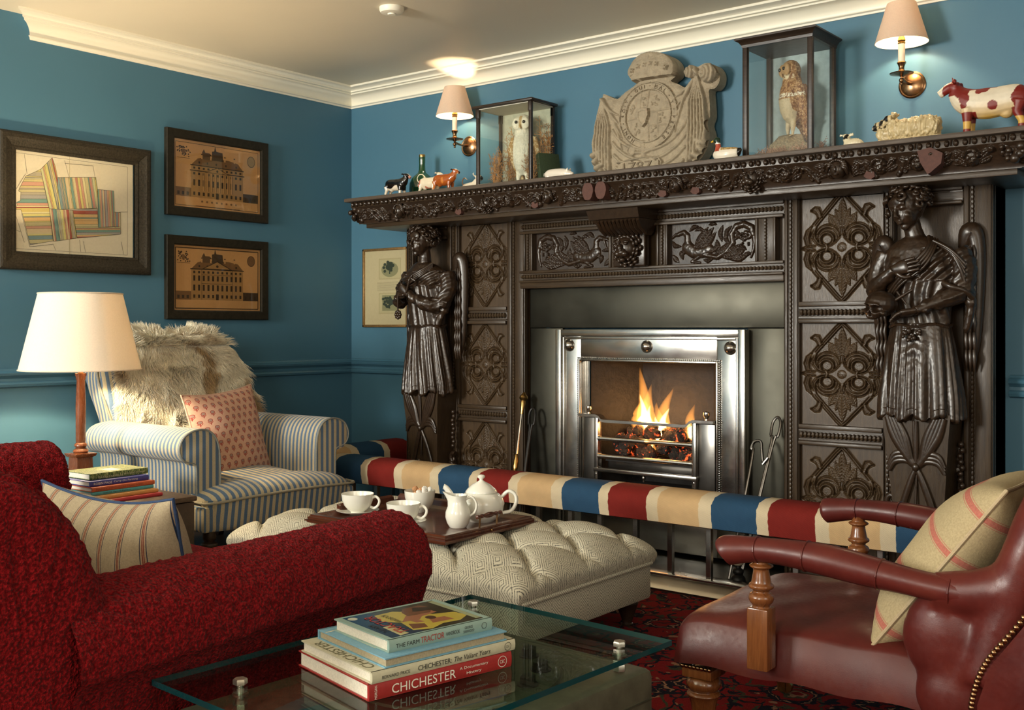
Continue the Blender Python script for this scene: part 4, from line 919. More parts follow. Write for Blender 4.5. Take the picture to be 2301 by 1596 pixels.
# ---------------------------------------------------------------- wall lamps
MTOP=1.647
def shade_mesh(r0,r1,h,th=.0015,n=40):
    m=MB(); m.loft([[(r*math.cos(2*PI*j/n),r*math.sin(2*PI*j/n),z) for j in range(n)] for r,z in ((r0,0),(r1,h),(r1-th,h),(r0-th,0))],wrap=True); return m
def sconce(x,yo,label,pw):
    t=thing('wall_sconce',label,'wall lamp',(x,0,1.93),0,'brass wall lamps above the mantel')
    m=MB(); m.lathe([(.001,0),(.052,0),(.052,.004),(.047,.007),(.043,.006),(.038,.009),(.022,.015),(.010,.017),(.001,.018)],n=36,axis='y'); bp=obj('backplate',m,MT['bronze'],t)
    m=MB(); m.ball((-.032,-.008,-.006),.0022,6); m.ball((.034,-.008,.006),.0022,6); obj('screws',m,MT['brass'],bp)
    m=MB(); m.tube(bez([(0,-.012,.002),(0,yo*.5,-.002),(0,yo,.004)],4),[.0065]*4+[.0055]*5,10); m.ball((0,yo,-.004),.010,10); m.ball((0,yo,-.018),.006,8); obj('arm',m,MT['bronze'],t)
    m=MB(); c=(0,yo,.02)
    m.lathe([(.004,-.012),(.010,-.006),(.042,.0),(.044,.003),(.040,.003),(.012,.001),(.010,.006),(.014,.010),(.010,.016),(.010,.026),(.013,.034),(.017,.042),(.015,.046),(.011,.046)],c,28); obj('drip_pan',m,MT['bronze'],t)
    m=MB(); m.lathe([(.0125,.044),(.0125,.115),(.004,.116)],c,18); obj('candle_tube',m,MT['cornice'],t)
    m=MB(); m.lathe([(.012,.112),(.015,.116),(.012,.120),(.015,.126),(.013,.134),(.009,.145)],c,18); obj('lamp_holder',m,MT['brass'],t)
    m=shade_mesh(.097,.053,.148); s=obj('lamp_shade',m,MT['shadec'],t,loc=(0,yo,.138))
    m=MB(); m.ball((0,0,0),(.014,.014,.020),12); b=obj('bulb',m,emit('warm_bulb',(1,.72,.42),40),t,loc=(0,yo,.190))
    point('sconce_light',(x,yo,1.93+.196),pw,(1,.76,.48),.018)
sconce(.882,-.115,'small brass wall lamp above the green bottle at the left of the mantel',9); sconce(3.137,-.125,'larger looking brass wall lamp above the sheep figurine at the right',13)
# ---------------------------------------------------------------- pictures
def box_frame(t,y0,y1,z0,z1,w,prof,mt):
    """mitred frame on the left wall; prof = (inset from outer edge, height from wall)"""
    m=MB()
    for (a,b) in (((y0,z0),(y1,z0)),((y1,z0),(y1,z1)),((y1,z1),(y0,z1)),((y0,z1),(y0,z0))):
        sy=lambda p,i:(p[0]+(i if p[0]==y0 else -i),p[1]+(i if p[1]==z0 else -i))
        m.loft([[(h,*sy(p,i)) for i,h in prof] for p in (a,b)],closed=False,cap=False)
    m.X=None; l=t.location; m.v=[(x-l[0],y-l[1],z-l[2]) for x,y,z in m.v]; return obj('frame',m,mt,t,angle=20,recalc=False)
MT['fblack']=plain('ebonised_frame',(.016,.013,.007),.5,0,60,.35,.5,spec=.25); MT['fdist']=plain('distressed_dark_frame',(.026,.021,.013),.55,0,130,.6,.7,bd=.003,spec=.25)
class Art:
    """flat printed sheet made of coloured areas, drawn in 0..1 coordinates"""
    def __init__(s,fn): s.m=MB(); s.fn=fn; s.k=0
    def poly(s,pts,c): s.k+=1; s.m.col=c; s.m.quad(*[s.fn(u,v,s.k*.000006) for u,v in pts])
    def rect(s,u0,v0,u1,v1,c): s.poly([(u0,v0),(u1,v0),(u1,v1),(u0,v1)],c)
    def line(s,p,q,w,c,asp=1):
        dx,dy=q[0]-p[0],(q[1]-p[1])/asp; L=math.hypot(dx,dy) or 1; nx,ny=-dy/L*w,dx/L*w*asp
        s.poly([(p[0]+nx,p[1]+ny),(p[0]-nx,p[1]-ny),(q[0]-nx,q[1]-ny),(q[0]+nx,q[1]+ny)],c)
    def oval(s,u,v,a,b,c,n=20): s.poly([(u+a*math.cos(2*PI*i/n),v+b*math.sin(2*PI*i/n)) for i in range(n)],c)
def pane(t,y0,y1,z0,z1,x=.020):
    m=MB(); l=t.location; m.box(x-l[0],x+.002-l[0],y0-l[1],y1-l[1],z0-l[2],z1-l[2]); return obj('glazing',m,MT['glass'],t,smooth=False)
def lpic(name,label,y0,y1,z0,z1,w,depth,mt):
    t=thing(name,label,'framed picture',(.001,(y0+y1)/2,(z0+z1)/2))
    if w>.06: pr=[(0,0),(0,depth*.7),(.006,depth*.9),(.014,depth),(.028,depth),(.036,depth*.86),(.050,depth*.74),(w*.78,depth*.62),(w*.86,depth*.66),(w*.93,depth*.62),(w,depth*.55),(w,.004)]
    else: pr=[(0,0),(0,depth*.9),(.003,depth),(w-.006,depth*.92),(w,depth*.75),(w,.004)]
    box_frame(t,y0,y1,z0,z1,w,pr,mt); return t
t=lpic('framed_map','large framed field map of coloured strips in a wide dark distressed frame',-2.025,-1.302,1.240,1.828,.078,.034,MT['fdist'])
iy0,iy1,iz0,iz1=-1.975,-1.396,1.318,1.749; L_=t.location
A=Art(lambda u,v,k:(.012+k-L_[0],iy0-.004+(iy1-iy0+.008)*u-L_[1],iz0-.004+(iz1-iz0+.008)*v-L_[2]))
A.rect(-.002,-.002,1.002,1.002,srgb('#ead9c4')); ink=srgb('#4a3f33')
uv=lambda p:((p[0]-iy0)/(iy1-iy0),(p[1]-iz0)/(iz1-iz0))
for p,q in (((.045,.035),(.955,.035)),((.955,.035),(.955,.965)),((.955,.965),(.045,.965)),((.045,.965),(.045,.035))): A.line(p,q,.0011,ink,1.34)
PAL=[srgb(c) for c in ('#d8bd72','#cfbd88','#b5a592','#d29a86','#dcc09c','#b0584a','#7c9a92','#cdc79a','#a99f9c','#dcae78','#e2d3a6','#c48474','#859aa0','#dccb84','#d9c59c','#cbb98e')]
def striped(poly,dirn,seed,n,lim=None):
    """cut a field outline into narrow strips"""
    R=random.Random(seed); P=[uv(p) for p in poly]; d=dirn; pr=[p[0]*d[0]+p[1]*d[1] for p in P]; a,b=min(pr),max(pr)
    cuts=[0]; 
    while cuts[-1]<1: cuts.append(cuts[-1]+R.choice((.5,.7,1,1.6,2.3))/n)
    cuts[-1]=1
    def clip(P,c,keep):
        out=[]
        for i in range(len(P)):
            p,q=P[i],P[(i+1)%len(P)]; fp=(p[0]*d[0]+p[1]*d[1]-c)*keep; fq=(q[0]*d[0]+q[1]*d[1]-c)*keep
            if fp>=0: out.append(p)
            if fp*fq<0: s=fp/(fp-fq); out.append((p[0]+(q[0]-p[0])*s,p[1]+(q[1]-p[1])*s))
        return out
    for c0,c1 in zip(cuts,cuts[1:]):
        Q=clip(clip(P,a+(b-a)*c0,1),a+(b-a)*c1,-1)
        if len(Q)>2: A.poly(Q,R.choice(PAL)); 
        if len(Q)>3 and R.random()<.8:
            lo=[p for p in Q if abs(p[0]*d[0]+p[1]*d[1]-(a+(b-a)*c0))<1e-6]
            if len(lo)>=2: A.line(lo[0],lo[-1],.0010,ink,1.34)
    for i in range(len(P)): A.line(P[i],P[(i+1)%len(P)],.0013,ink,1.34)
F1=[(-1.834,1.676),(-1.899,1.64),(-1.926,1.587),(-1.930,1.574),(-1.920,1.571),(-1.922,1.535),(-1.938,1.527),(-1.936,1.513),(-1.943,1.507),(-1.938,1.495),(-1.92,1.497),(-1.91,1.471),(-1.88,1.352),(-1.778,1.375),(-1.795,1.512),(-1.806,1.55)]
striped(F1,(-.12,1),3,44); striped([(-1.834,1.676),(-1.782,1.732),(-1.767,1.694),(-1.758,1.65),(-1.754,1.513),(-1.795,1.512)],(1,.18),5,13)
striped([(-1.758,1.65),(-1.579,1.67),(-1.57,1.615),(-1.574,1.533),(-1.754,1.513)],(1,.12),8,28); striped([(-1.795,1.512),(-1.688,1.515),(-1.67,1.394),(-1.776,1.373)],(1,.10),12,20)
striped([(-1.688,1.515),(-1.572,1.533),(-1.567,1.448),(-1.458,1.458),(-1.458,1.426),(-1.668,1.394)],(-.10,1),4,20); striped([(-1.57,1.617),(-1.492,1.618),(-1.489,1.525),(-1.487,1.458),(-1.567,1.448)],(1,.04),6,16); striped([(-1.492,1.523),(-1.458,1.524),(-1.458,1.458),(-1.489,1.457)],(1,0),2,4)
for p,q in (((.12,.96),(.14,.77)),((.13,.77),(.045,.58)),((.43,.95),(.47,.76)),((.43,.92),(.66,.93)),((.66,.93),(.68,.79)),((.045,.40),(.12,.10)),((.10,.38),(.16,.06)),((.16,.06),(.34,.10)),((.55,.16),(.56,.04)),((.58,.15),(.60,.035)),((.88,.48),(.955,.49)),((.90,.17),(.92,.04)),((.045,.22),(.09,.20)),((.34,.10),(.36,.04))): A.line(p,q,.0012,ink,1.34)
A.rect(.468,0,.472,1,srgb('#c2b08e'))
obj('map_sheet',A.m,MT['vc'],t,smooth=False,vc=True,recalc=False); pane(t,iy0-.005,iy1+.005,iz0-.005,iz1+.005,.016)
def house(name,label,y0,y1,z0,z1,kind):
    t=lpic(name,label,y0,y1,z0,z1,.045,.024,MT['fblack']); a0,a1,b0,b1=y0+.041,y1-.041,z0+.041,z1-.041; l=t.location
    A=Art(lambda u,v,k:(.008+k-l[0],a0+(a1-a0)*u-l[1],b0+(b1-b0)*v-l[2])); asp=(a1-a0)/(b1-b0)
    pap=srgb('#cc9560'); A.rect(0,0,1,1,pap); R=random.Random(kind)
    dk=srgb('#3a2513'); md=srgb('#7d5530'); lt=srgb('#a87a48')
    w=.0022 if kind==0 else .0045
    for p,q in (((.03,.04),(.97,.04)),((.97,.04),(.97,.95)),((.97,.95),(.03,.95)),((.03,.95),(.03,.04))): A.line(p,q,w,dk,asp)
    hx0,hx1=.20,.79; base=.17
    A.rect(.033,base,hx0,base+.13,md); A.rect(hx1,base,.967,base+.13,srgb('#4a3220')); 
    for i in range(3): A.rect(.05+.05*i,base+.02,.075+.05*i,base+.07,dk); A.rect(.81+.055*i,base+.02,.83+.055*i,base+.07,dk)
    A.rect(hx0,base,hx1,.64,lt)
    A.poly([(hx0,.64),(hx1,.64),(.73,.74),(.62,.77),(.34,.77),(.27,.74)],md)
    A.poly([(.32,.74),(.32,.84),(.34,.89),(.355,.84),(.40,.84),(.42,.82),(.42,.74)],srgb('#5d3f24')); A.poly([(.43,.74),(.43,.87),(.455,.88),(.465,.955),(.48,.88),(.55,.87),(.56,.74)],srgb('#4a311b'))
    for u in (.31,.41,.57,.68): A.rect(u,.74,u+.014,.81,pap); A.rect(u-.002,.80,u+.016,.815,dk)
    for u in (.28,.37,.47,.58,.70): A.rect(u,.67,u+.018,.70,dk)
    A.rect(hx0-.01,.630,hx1+.01,.645,dk); rows=[(.585,.615,0),(.50,.535,1),(.34,.43,1),(.20,.25,1)] if kind==0 else [(.575,.61,1),(.46,.54,1),(.31,.40,1),(.20,.25,1)]
    if kind==0: A.rect(hx0-.015,.552,hx1+.015,.567,dk)
    for v0,v1,_ in rows:
        for i in range(11):
            u=hx0+.022+.0525*i; A.rect(u,v0,u+.022,v1,dk)
    if kind==0:
        A.poly([(.35,.55),(.63,.55),(.49,.64)],dk); A.poly([(.375,.557),(.605,.557),(.49,.632)],lt); A.oval(.49,.585,.012,.018,dk)
        for i in range(8): A.rect(.335+.045*i,.27,.343+.045*i,.54,pap); A.rect(.343+.045*i,.27,.347+.045*i,.54,dk)
        for i in range(8): A.oval(.32+.055*i,.115,.012,.016,md,8)
        A.rect(.25,.045,.75,.050,dk)
    else:
        A.poly([(.32,.645),(.66,.645),(.49,.775)],dk); A.poly([(.345,.652),(.635,.652),(.49,.757)],lt); A.oval(.49,.69,.014,.02,dk)
        for p,q in (((.315,base),(.315,.645)),((.665,base),(.665,.645)),((.315,.42),(.665,.42)),((.315,.555),(.665,.555))): A.line(p,q,.0016,dk,asp)
    A.rect(.475,base,.505,base+.09,dk)
    A.oval(.885,.80,.047,.085,dk); A.oval(.885,.80,.042,.077,srgb('#a07a4c') if kind==0 else md)
    for i in range(46):
        k=1 if i%2 else -1; A.oval(.115+k*abs(R.gauss(.025,.018)),.82+R.uniform(-.075,.075),.007,.010,dk,7)
    A.oval(.115,.81,.018,.04,md,10); A.rect(.045,.72,.185,.725,dk)
    obj('engraving',A.m,MT['vc'],t,smooth=False,vc=True,recalc=False); pane(t,a0-.003,a1+.003,b0-.003,b1+.003,.013); return t
house('framed_engraving','upper brown engraving of a mansion with a columned portico in a black frame',-1.216,-.608,1.536,1.954,0)
house('framed_engraving','lower brown engraving of a plain fronted mansion in a black frame',-1.216,-.608,1.034,1.440,1)
t=thing('framed_tree_prints','narrow gold framed mount with two small tree pictures beside the left carved figure','framed picture',(.28,0,1.21))
m=MB(); X0,X1,Z0,Z1=.105,.455,.996,1.432; l=t.location
for x0,x1,z0,z1 in ((X0,X0+.014,Z0,Z1),(X1-.014,X1,Z0,Z1),(X0,X1,Z0,Z0+.014),(X0,X1,Z1-.014,Z1)): m.box(x0-l[0],x1-l[0],-.001,-.018,z0-l[2],z1-l[2],.003)
obj('frame',m,MT['gilt'],t)
A=Art(lambda u,v,k:(X0+.012+(X1-X0-.024)*u-l[0],-.008-k,Z0+.012+(Z1-Z0-.024)*v-l[2])); A.rect(0,0,1,1,srgb('#c9b592'))
for v in (.76,.30): A.rect(.34,v-.15,.86,v+.13,srgb('#b8a47e')); A.rect(.36,v-.135,.84,v+.115,srgb('#c2b08a')); R=random.Random(int(v*10)); A.oval(.60,v-.02,.20,.10,srgb('#8f8763'),18) if v>.5 else A.rect(.42,v-.11,.78,v+.10,srgb('#8f8763')); [A.oval(.60+R.gauss(0,.07),v+.02+R.gauss(0,.035),.035,.020,srgb('#2c3322'),8) for i in range(26)]; A.rect(.585,v-.08,.61,v,srgb('#2c3322'))
for i in range(9): A.rect(.30,.57-.014*i,.92-.04*(i%3),.573-.014*i,srgb('#8e7f62'))
obj('mount_card',A.m,MT['vc'],t,smooth=False,vc=True,recalc=False); m=MB(); m.box(X0+.01-l[0],X1-.01-l[0],-.012,-.0135,Z0+.01-l[2],Z1-.01-l[2]); obj('glazing',m,MT['glass'],t,smooth=False)
# ---------------------------------------------------------------- carved stone royal arms leaning on the mantel
t=thing('stone_coat_of_arms','weathered stone coat of arms with a crown, draped mantle and bow on the mantel','stone carving',(2.02,-.09,MTOP))
OUT=[(2.028,2.212),(2.095,2.196),(2.137,2.166),(2.154,2.132),(2.149,2.096),(2.119,2.075),(2.161,2.053),(2.19,2.036),(2.225,2.044),(2.243,2.062),(2.212,2.077),(2.205,2.105),(2.231,2.123),(2.268,2.111),(2.3,2.122),(2.334,2.112),(2.357,2.076),(2.354,2.036),(2.333,2.014),(2.307,2.012),(2.309,1.966),(2.312,1.90),(2.300,1.864),(2.312,1.813),(2.289,1.744),(2.243,1.700),(2.19,1.672),(2.10,MTOP),(1.80,MTOP),(1.752,1.668),(1.735,1.72),(1.705,1.754),(1.715,1.803),(1.702,1.842),(1.719,1.89),(1.742,1.964),(1.765,2.055),(1.78,2.06),(1.807,2.046),(1.846,2.033),(1.891,2.059),(1.948,2.088),(1.936,2.110),(1.919,2.136),(1.935,2.176),(1.973,2.202)]
OUT=[tuple(p)[:2] for p in bez([(a,b,0) for a,b in OUT+OUT[:1]],3)][:-1]
nx,nz=330,300; xs=np.linspace(1.69,2.37,nx); zs=np.linspace(MTOP,2.22,nz); X,Z=np.meshgrid(xs,zs); H=np.zeros(X.shape); Cx,Cz=2.018,1.933
ins=np.zeros(X.shape,bool)
for i in range(len(OUT)):
    (x1,y1),(x2,y2)=OUT[i],OUT[(i+1)%len(OUT)]; ins^=((y1>Z)!=(y2>Z))&(X<(x2-x1)*(Z-y1)/((y2-y1) or 1e-9)+x1)
ed,_=segdist(X,Z,OUT+OUT[:1]); H+=.020*np.clip(ed/.05,0,1)**.5
S=[]
for i in range(9): a=200+i*0; 
fold=[]
for k,(ax,az) in ((1,(2.262,2.085)),(-1,(1.772,2.035))):
    for i in range(6):
        e=(ax+k*(-.005+.012*i-.03*0),az); fold.append(([(ax,az),(ax+k*(.030-.014*i),az-.12),(ax+k*(.040-.016*i),1.84),(ax+k*(.036-.016*i),1.80-.02*i)],.006,.012,.044))
    for i in range(4): fold.append(([(ax,az),(ax-k*(.04+.01*i),az-.05-.02*i),(ax-k*(.075+.006*i),az-.075-.035*i),(ax-k*(.11),az-.09-.05*i)],.012,.004,.040))
for i in range(5): fold.append((arc(2.02,2.00-.03*i,.22+.012*i,-150+6*i,-30-6*i,20),.010,.010,.032))
for k in(-1,1):
    for j in range(5): fold.append(([(2.01+k*(.245+.015*math.sin(j*2)),1.80-.03*j),(2.01+k*(.285-.01*j),1.785-.03*j)],.014,.018,.046))
relief(H,X,Z,[f for f in fold],'max')
rr=np.hypot(X-Cx,(Z-Cz)); an=np.degrees(np.arctan2(Z-Cz,X-Cx))
H=np.where(rr<.150,np.maximum(H*0,.024),H); H=np.where((rr<.150)&(rr>.143),.033,H); H=np.where((rr<.120)&(rr>.113),.034,H); H=np.where(rr<.113,.022,H)
T=np.zeros(X.shape); C=lambda x,z:(Cx+x,Cz+z)
relief(T,X,Z,[([C(-.107,-.012),C(-.03,.0)],.003,.003,.005),([C(.02,.015),C(.11,.02)],.004,.004,.006),([C(-.005,.04),C(.005,.11)],.004,.004,.006),([C(0,-.03),C(.004,-.11)],.003,.003,.006),([C(.045,.01),C(.05,-.09)],.003,.003,.005),([C(0,-.045),C(.09,-.05)],.003,.003,.005),([C(-.045,.01),C(-.035,.10)],.003,.003,.005)])
R=random.Random(5)
for (bx,bz) in ((.035,.06),(-.055,-.06),(.028,-.075),(.070,-.02),(-.02,.065),(-.075,.03)):
    for q in range(7): p=C(bx+R.uniform(-.014,.014),bz+R.uniform(-.022,.022)); relief(T,X,Z,[([p,(p[0]+R.uniform(-.010,.010),p[1]+R.uniform(-.006,.012))],.0045,.003,.009)])
H=H+np.where(rr<.113,T,0)
SHD=lambda k:[(Cx-.022+a*k,Cz-.006+b*k) for a,b in ((-.028,.036),(0,.042),(.028,.036),(.030,.006),(.018,-.026),(0,-.044),(-.018,-.026),(-.030,.006))]
H=np.where(inpoly(X,Z,SHD(1)),.042,H); H=np.where(inpoly(X,Z,SHD(.68)),.037,H)
# buckle, date tablet
relief(H,X,Z,[(arc(1.935,1.785,.020,0,360,20),.006,.006,.036),([(1.99,1.815),(1.995,1.74),(1.985,1.725)],.020,.016,.032),([(1.95,1.775),(2.0,1.77),(2.05,1.785)],.010,.008,.034)])
H=np.where((np.hypot(X-1.935,Z-1.785)<.016),.032,H); H=np.where((X>1.86)&(X<2.075)&(Z<1.736+.006*np.sin(X*60)),.030,H); relief(H,X,Z,[([(1.86,1.738),(1.93,1.745),(2.0,1.750),(2.075,1.742),(2.09,1.72),(2.085,1.70)],.007,.007,.038)])
# crown
m_=ins&(Z>2.092); H=np.where(m_,.030+.034*np.sqrt(np.clip(1-((X-2.035)/.125)**2-((Z-2.10)/.12)**2,0,1)),H)
relief(H,X,Z,[([(1.95,2.096),(1.99,2.112),(2.04,2.118),(2.10,2.106)],.008,.008,.056),([(1.945,2.112),(1.99,2.128),(2.04,2.134),(2.115,2.12)],.004,.004,.060)])
for cx_,cz_ in ((1.958,2.134),(2.022,2.150),(2.082,2.146),(2.125,2.125),(1.99,2.148),(2.052,2.152)):
    for q in range(4): a=q*PI/2+.6; relief(H,X,Z,[([(cx_,cz_),(cx_+.008*math.cos(a),cz_+.008*math.sin(a))],.0065,.0075,.070)])
for i in range(5): relief(H,X,Z,[([(1.96+.035*i,2.15),(2.0+.018*i,2.185),(2.035,2.205)],.014,.010,.060-.004*abs(i-2))])
# bow
for bx,bz,r in ((2.236,2.092,.030),(2.318,2.078,.040)):
    m_=np.hypot(X-bx,(Z-bz)*.95)<r; H=np.where(m_,.030+.030*np.sqrt(np.clip(1-((X-bx)**2+(Z-bz)**2)/r**2,0,1))+.004*np.sin(np.hypot(X-bx+.02,Z-bz)*420),H)
relief(H,X,Z,[([(2.262,2.095),(2.272,2.08)],.016,.014,.062)])
P=np.stack([X.ravel(),Z.ravel(),X.ravel()*0],1); H=H+.004*(vn(P,60).reshape(X.shape)-.5)+.0025*(vn(P,220).reshape(X.shape)-.5)
m=MB(); l=t.location; YF=-.085
P3=np.stack([X.ravel()-l[0],YF-H.ravel()-l[1],Z.ravel()-l[2]],1); idx=-np.ones(X.size,int); 
faces=[]; im=ins.ravel()
for i in range(nz-1):
    for j in range(nx-1):
        a=i*nx+j; q=(a,a+1,a+nx+1,a+nx)
        if im[a] or im[a+1] or im[a+nx+1] or im[a+nx]: faces.append(q)
used=sorted({k for f in faces for k in f}); mp={k:i for i,k in enumerate(used)}
m.vs([tuple(P3[k]) for k in used]); m.fs([tuple(mp[k] for k in f) for f in faces])
m.prism([(x-l[0],z-l[2]) for x,z in OUT],YF+.060-l[1],YF-.002-l[1]); obj('carved_face',m,MT['stone'],t,angle=70,recalc=False)
m=MB(); word='HONI . SOIT . QUI . MAL . Y . PENSE'; a0,a1=-118,-425+10; 
chs=[c for c in word if True]; wts=[.55 if c==' ' or c=='.' else (.6 if c=='I' else 1) for c in chs]; tot=sum(wts); acc=0
for c,wt in zip(chs,wts):
    th=math.radians(-122-(acc+wt/2)/tot*296); acc+=wt
    if c==' ': continue
    o=(Cx+.131*math.cos(th)-l[0],YF-.0245-l[1],Cz+.131*math.sin(th)-l[2]); xd=(math.sin(th),0,-math.cos(th)); yd=(math.cos(th),0,math.sin(th)); M=frameM(o,xd,yd)
    put_text(m,c,M,h=(.0045 if c=='.' else .0155),ext=.002)
put_text(m,'1787',frameM((1.968-l[0],YF-.031-l[1],1.712-l[2]),(1,0,0),(0,0,1)),w=.15,h=.040,ext=.003)
so=obj('raised_motto',m,plain('letter_stone',(.20,.155,.10),.85,0,60,.2,.3),t,smooth=False,recalc=False); sm=so.modifiers.new('s','SOLIDIFY'); sm.thickness=.003; sm.offset=0
# ---------------------------------------------------------------- glazed cases with stuffed owls
def case(name,label,x0,x1,yf,yb,z1,mould,back,pw=.016):
    t=thing(name,label,'display case',((x0+x1)/2,(yf+yb)/2,MTOP)); D=MT['darkwood']
    def w(): return W(t)
    for x,y in ((x0,yf),(x1,yf),(x0,yb),(x1,yb)):
        sx=pw if x==x0 else -pw; sy=pw if y==yf else -pw; m=w(); m.box(x,x+sx,y,y+sy,MTOP+.006,z1,.003); 
        if mould==0: m.box(x-.002,x+sx+(.002 if sx>0 else -.002),y-.002,y+sy,z1-.045,z1,.002); m.box(x-.002,x+sx+(.002 if sx>0 else -.002),y-.002,y+sy,MTOP,MTOP+.02,.002)
        obj('post',m,D,t)
    m=w(); e=.016 if mould==0 else .022
    if mould==0: m.box(x0-e,x1+e,yf-e,yb+.004,z1,z1+.014,.005)
    else: m.loft([[(x0-q,yf-q,z),(x1+q,yf-q,z),(x1+q,yb,z),(x0-q,yb,z)] for q,z in ((.001,z1-.012),(.003,z1-.002),(.005,z1),(.012,z1+.010),(.018,z1+.013),(.024,z1+.016),(.024,z1+.022),(.020,z1+.025))])
    obj('top_moulding',m,D,t,angle=30)
    m=w(); m.box(x0,x1,yf,yb,MTOP+.0005,MTOP+.010,.001); obj('base_board',m,D,t)
    m=w(); m.box(x0+.002,x1-.002,yf+.002,yb-.002,z1-.004,z1-.001); obj('lining',m,MT['page'],t)
    m=w(); m.box(x0+pw,x1-pw,yb-.004,yb-.001,MTOP+.01,z1-.003); obj('back_panel',m,back,t)
    for a in (('front',(x0+pw*.6,x1-pw*.6,yf+.006,yf+.008)),('l',(x0+.006,x0+.008,yf+pw*.6,yb-pw*.6)),('r',(x1-.008,x1-.006,yf+pw*.6,yb-pw*.6))):
        m=w(); q=a[1]; m.box(q[0],q[1],q[2],q[3],MTOP+.010,z1-.004); obj('glass_pane',m,MT['glass'],t,smooth=False)
    return t
t1=case('owl_case','smaller glazed case holding a white barn owl among dried ferns','_',1,1,1,1,1,None) if False else case('owl_case','smaller glazed case holding a white barn owl among dried ferns',1.125,1.462,-.235,-.045,2.052,0,plain('cream_backing',(.52,.50,.38),.9))
t2=case('owl_case','tall glazed case holding a brown tawny owl perched on a mossy rock',2.560,2.852,-.285,-.045,2.120,1,plain('pale_blue_backing',(.42,.50,.53),.9),.021)
def owl(name,label,loc,rz,s,white):
    t=thing(name,label,'stuffed owl',loc,rz)
    m=MB()
    m.loft([[(rx*math.cos(q)+dx,ry*math.sin(q)+dy,z) for q in [2*PI*j/20 for j in range(20)]] for z,rx,ry,dx,dy in ((.055,.014,.016,0,.004),(.075,.032,.034,0,.0),(.11,.044,.046,0,-.004),(.15,.050,.050,0,-.004),(.19,.048,.046,0,-.002),(.22,.040,.038,0,0),(.245,.034,.034,0,-.002),(.262,.030,.030,0,-.002))])
    m.ball((0,-.006,.270),(.042,.038,.040),16)
    for k in(-1,1):
        m.ball((k*.018,-.034,.268),(.022,.012,.026),12); m.tube(bez([(k*.040,.004,.215),(k*.052,.010,.16),(k*.040,.028,.09),(k*.020,.050,.035)],4),[.016,.018,.020,.021,.021,.020,.019,.017,.015,.013,.010,.008,.004],10,sx=1,sy=.8)
        m.tube(bez([(k*.018,-.004,.075),(k*.020,-.008,.04),(k*.020,-.008,.006)],3),[.014,.013,.012,.010,.008,.006,.005],8)
        for f in(-1,0,1): m.tube([(k*.020,-.008,.008),(k*.020+f*.012,-.026,.004)],.0035,6)
    m.tube([(0,.03,.09),(0,.055,.02),(0,.066,-.01)],[.020,.022,.018],10,sx=1.2,sy=.5); m.tube([(0,-.042,.262),(0,-.050,.252),(0,-.047,.240)],[.004,.005,.003],8)
    me=remesh(m,.0032,2); a=getco(me); no=getno(me); a+=no*(.0026*(vn(a*np.array([1,1,.35]),420)-.5))[:,None]; setco(me,a)
    def colr(p):
        n1=vn(p,160); n2=vn(p*np.array([1,1,2.2]),300); x,y,z=p.T
        if white:
            c=np.tile(np.array(srgb('#efe6d2')),(len(p),1)); bk=(np.abs(x)>.034)&(z<.235)|(y>.015); c[bk]=np.array(srgb('#b98f56')); c[bk&(n1>.62)]=np.array(srgb('#e0c9a0')); f=(z>.245)&(y<-.03); c[f]=np.array(srgb('#f2e9d4')); c[(z>.245)&(np.abs(x)<.006)&(y<-.03)]=np.array(srgb('#c9a877'))
        else:
            c=np.tile(np.array(srgb('#9b6a3c')),(len(p),1)); c[n2>.58]=np.array(srgb('#c9a070')); c[n1<.35]=np.array(srgb('#7a4a28')); lo=(z<.15)&(y<.0)&(np.abs(x)<.04); c[lo]=np.array(srgb('#c8b394')); f=(z>.242)&(y<-.030); c[f]=np.array(srgb('#b58d5f')); c[(z<.248)&(z>.232)&(y<-.01)&(n1>.4)]=np.array(srgb('#e2d0ae')); c[(np.abs(z-.165)<.008)&(n2>.5)]=np.array(srgb('#eee4cf'))
        return c*(.85+.3*n2[:,None])
    vcolor(me,colr); smoothme(me,MT['vcm']); b=link('feathered_body',me,t)
    m=MB(); m.ball((-.017,-.046,.272),.0072,12); m.ball((.017,-.046,.272),.0072,12); obj('eyes',m,plain('glass_eye',(.01,.008,.006),.05,0,9,0,0,coat=1),t)
    m=MB(); R=random.Random(2)
    for k in(-1,1):
        for r in range(5):
            for c_ in range(3): y=.006+.012*c_+.006*r; z=.205-.030*r; m.tube([(k*(.052-.005*abs(c_-1)-.004*r),y,z),(k*(.057-.004*r),y+.006,z-.018),(k*(.048-.006*r),y+.012,z-.042)],[.004,.0085,.002],6)
        for c_ in range(5): m.tube([(k*(.040-.007*c_),.035+.003*c_,.11),(k*(.024-.004*c_),.058+.003*c_,.02),(k*(.012-.002*c_),.072+.003*c_,-.03)],[.005,.006,.003],6)
    obj('wing_feathers',m,plain('flight_feathers',srgb('#c9a66b') if white else srgb('#8b5c34'),.8,0,240,.5,.3),t,angle=60)
    t.scale=(s,s,s); return t
owl('barn_owl','white barn owl with golden wings standing inside the smaller glazed case','x',1,1,1) if False else None
owl('barn_owl','white barn owl with golden wings standing inside the smaller glazed case',(1.335,-.128,1.664),math.radians(18),1.14,True)
owl('tawny_owl','mottled brown tawny owl turned left on a rock inside the tall glazed case',(2.712,-.150,1.752),math.radians(-38),1.0,False)
def mound(name,label,t0,c,rx,ry,h,colr,seed):
    m=MB(); m.ball((0,0,0),1,22,12); me=bpy.data.meshes.new(name); me.from_pydata(m.v,[],m.f); a=getco(me); a[:,2]=np.maximum(a[:,2],-.02); a*=np.array([rx,ry,h])*(1+.55*(vn(a+seed,2.6)-.5))[:,None]; a+=.006*(vn(a,190)-.5)[:,None]; setco(me,a); smoothme(me,colr); o=link(name,me,None,c); tag(o,label,'rockwork'); return o
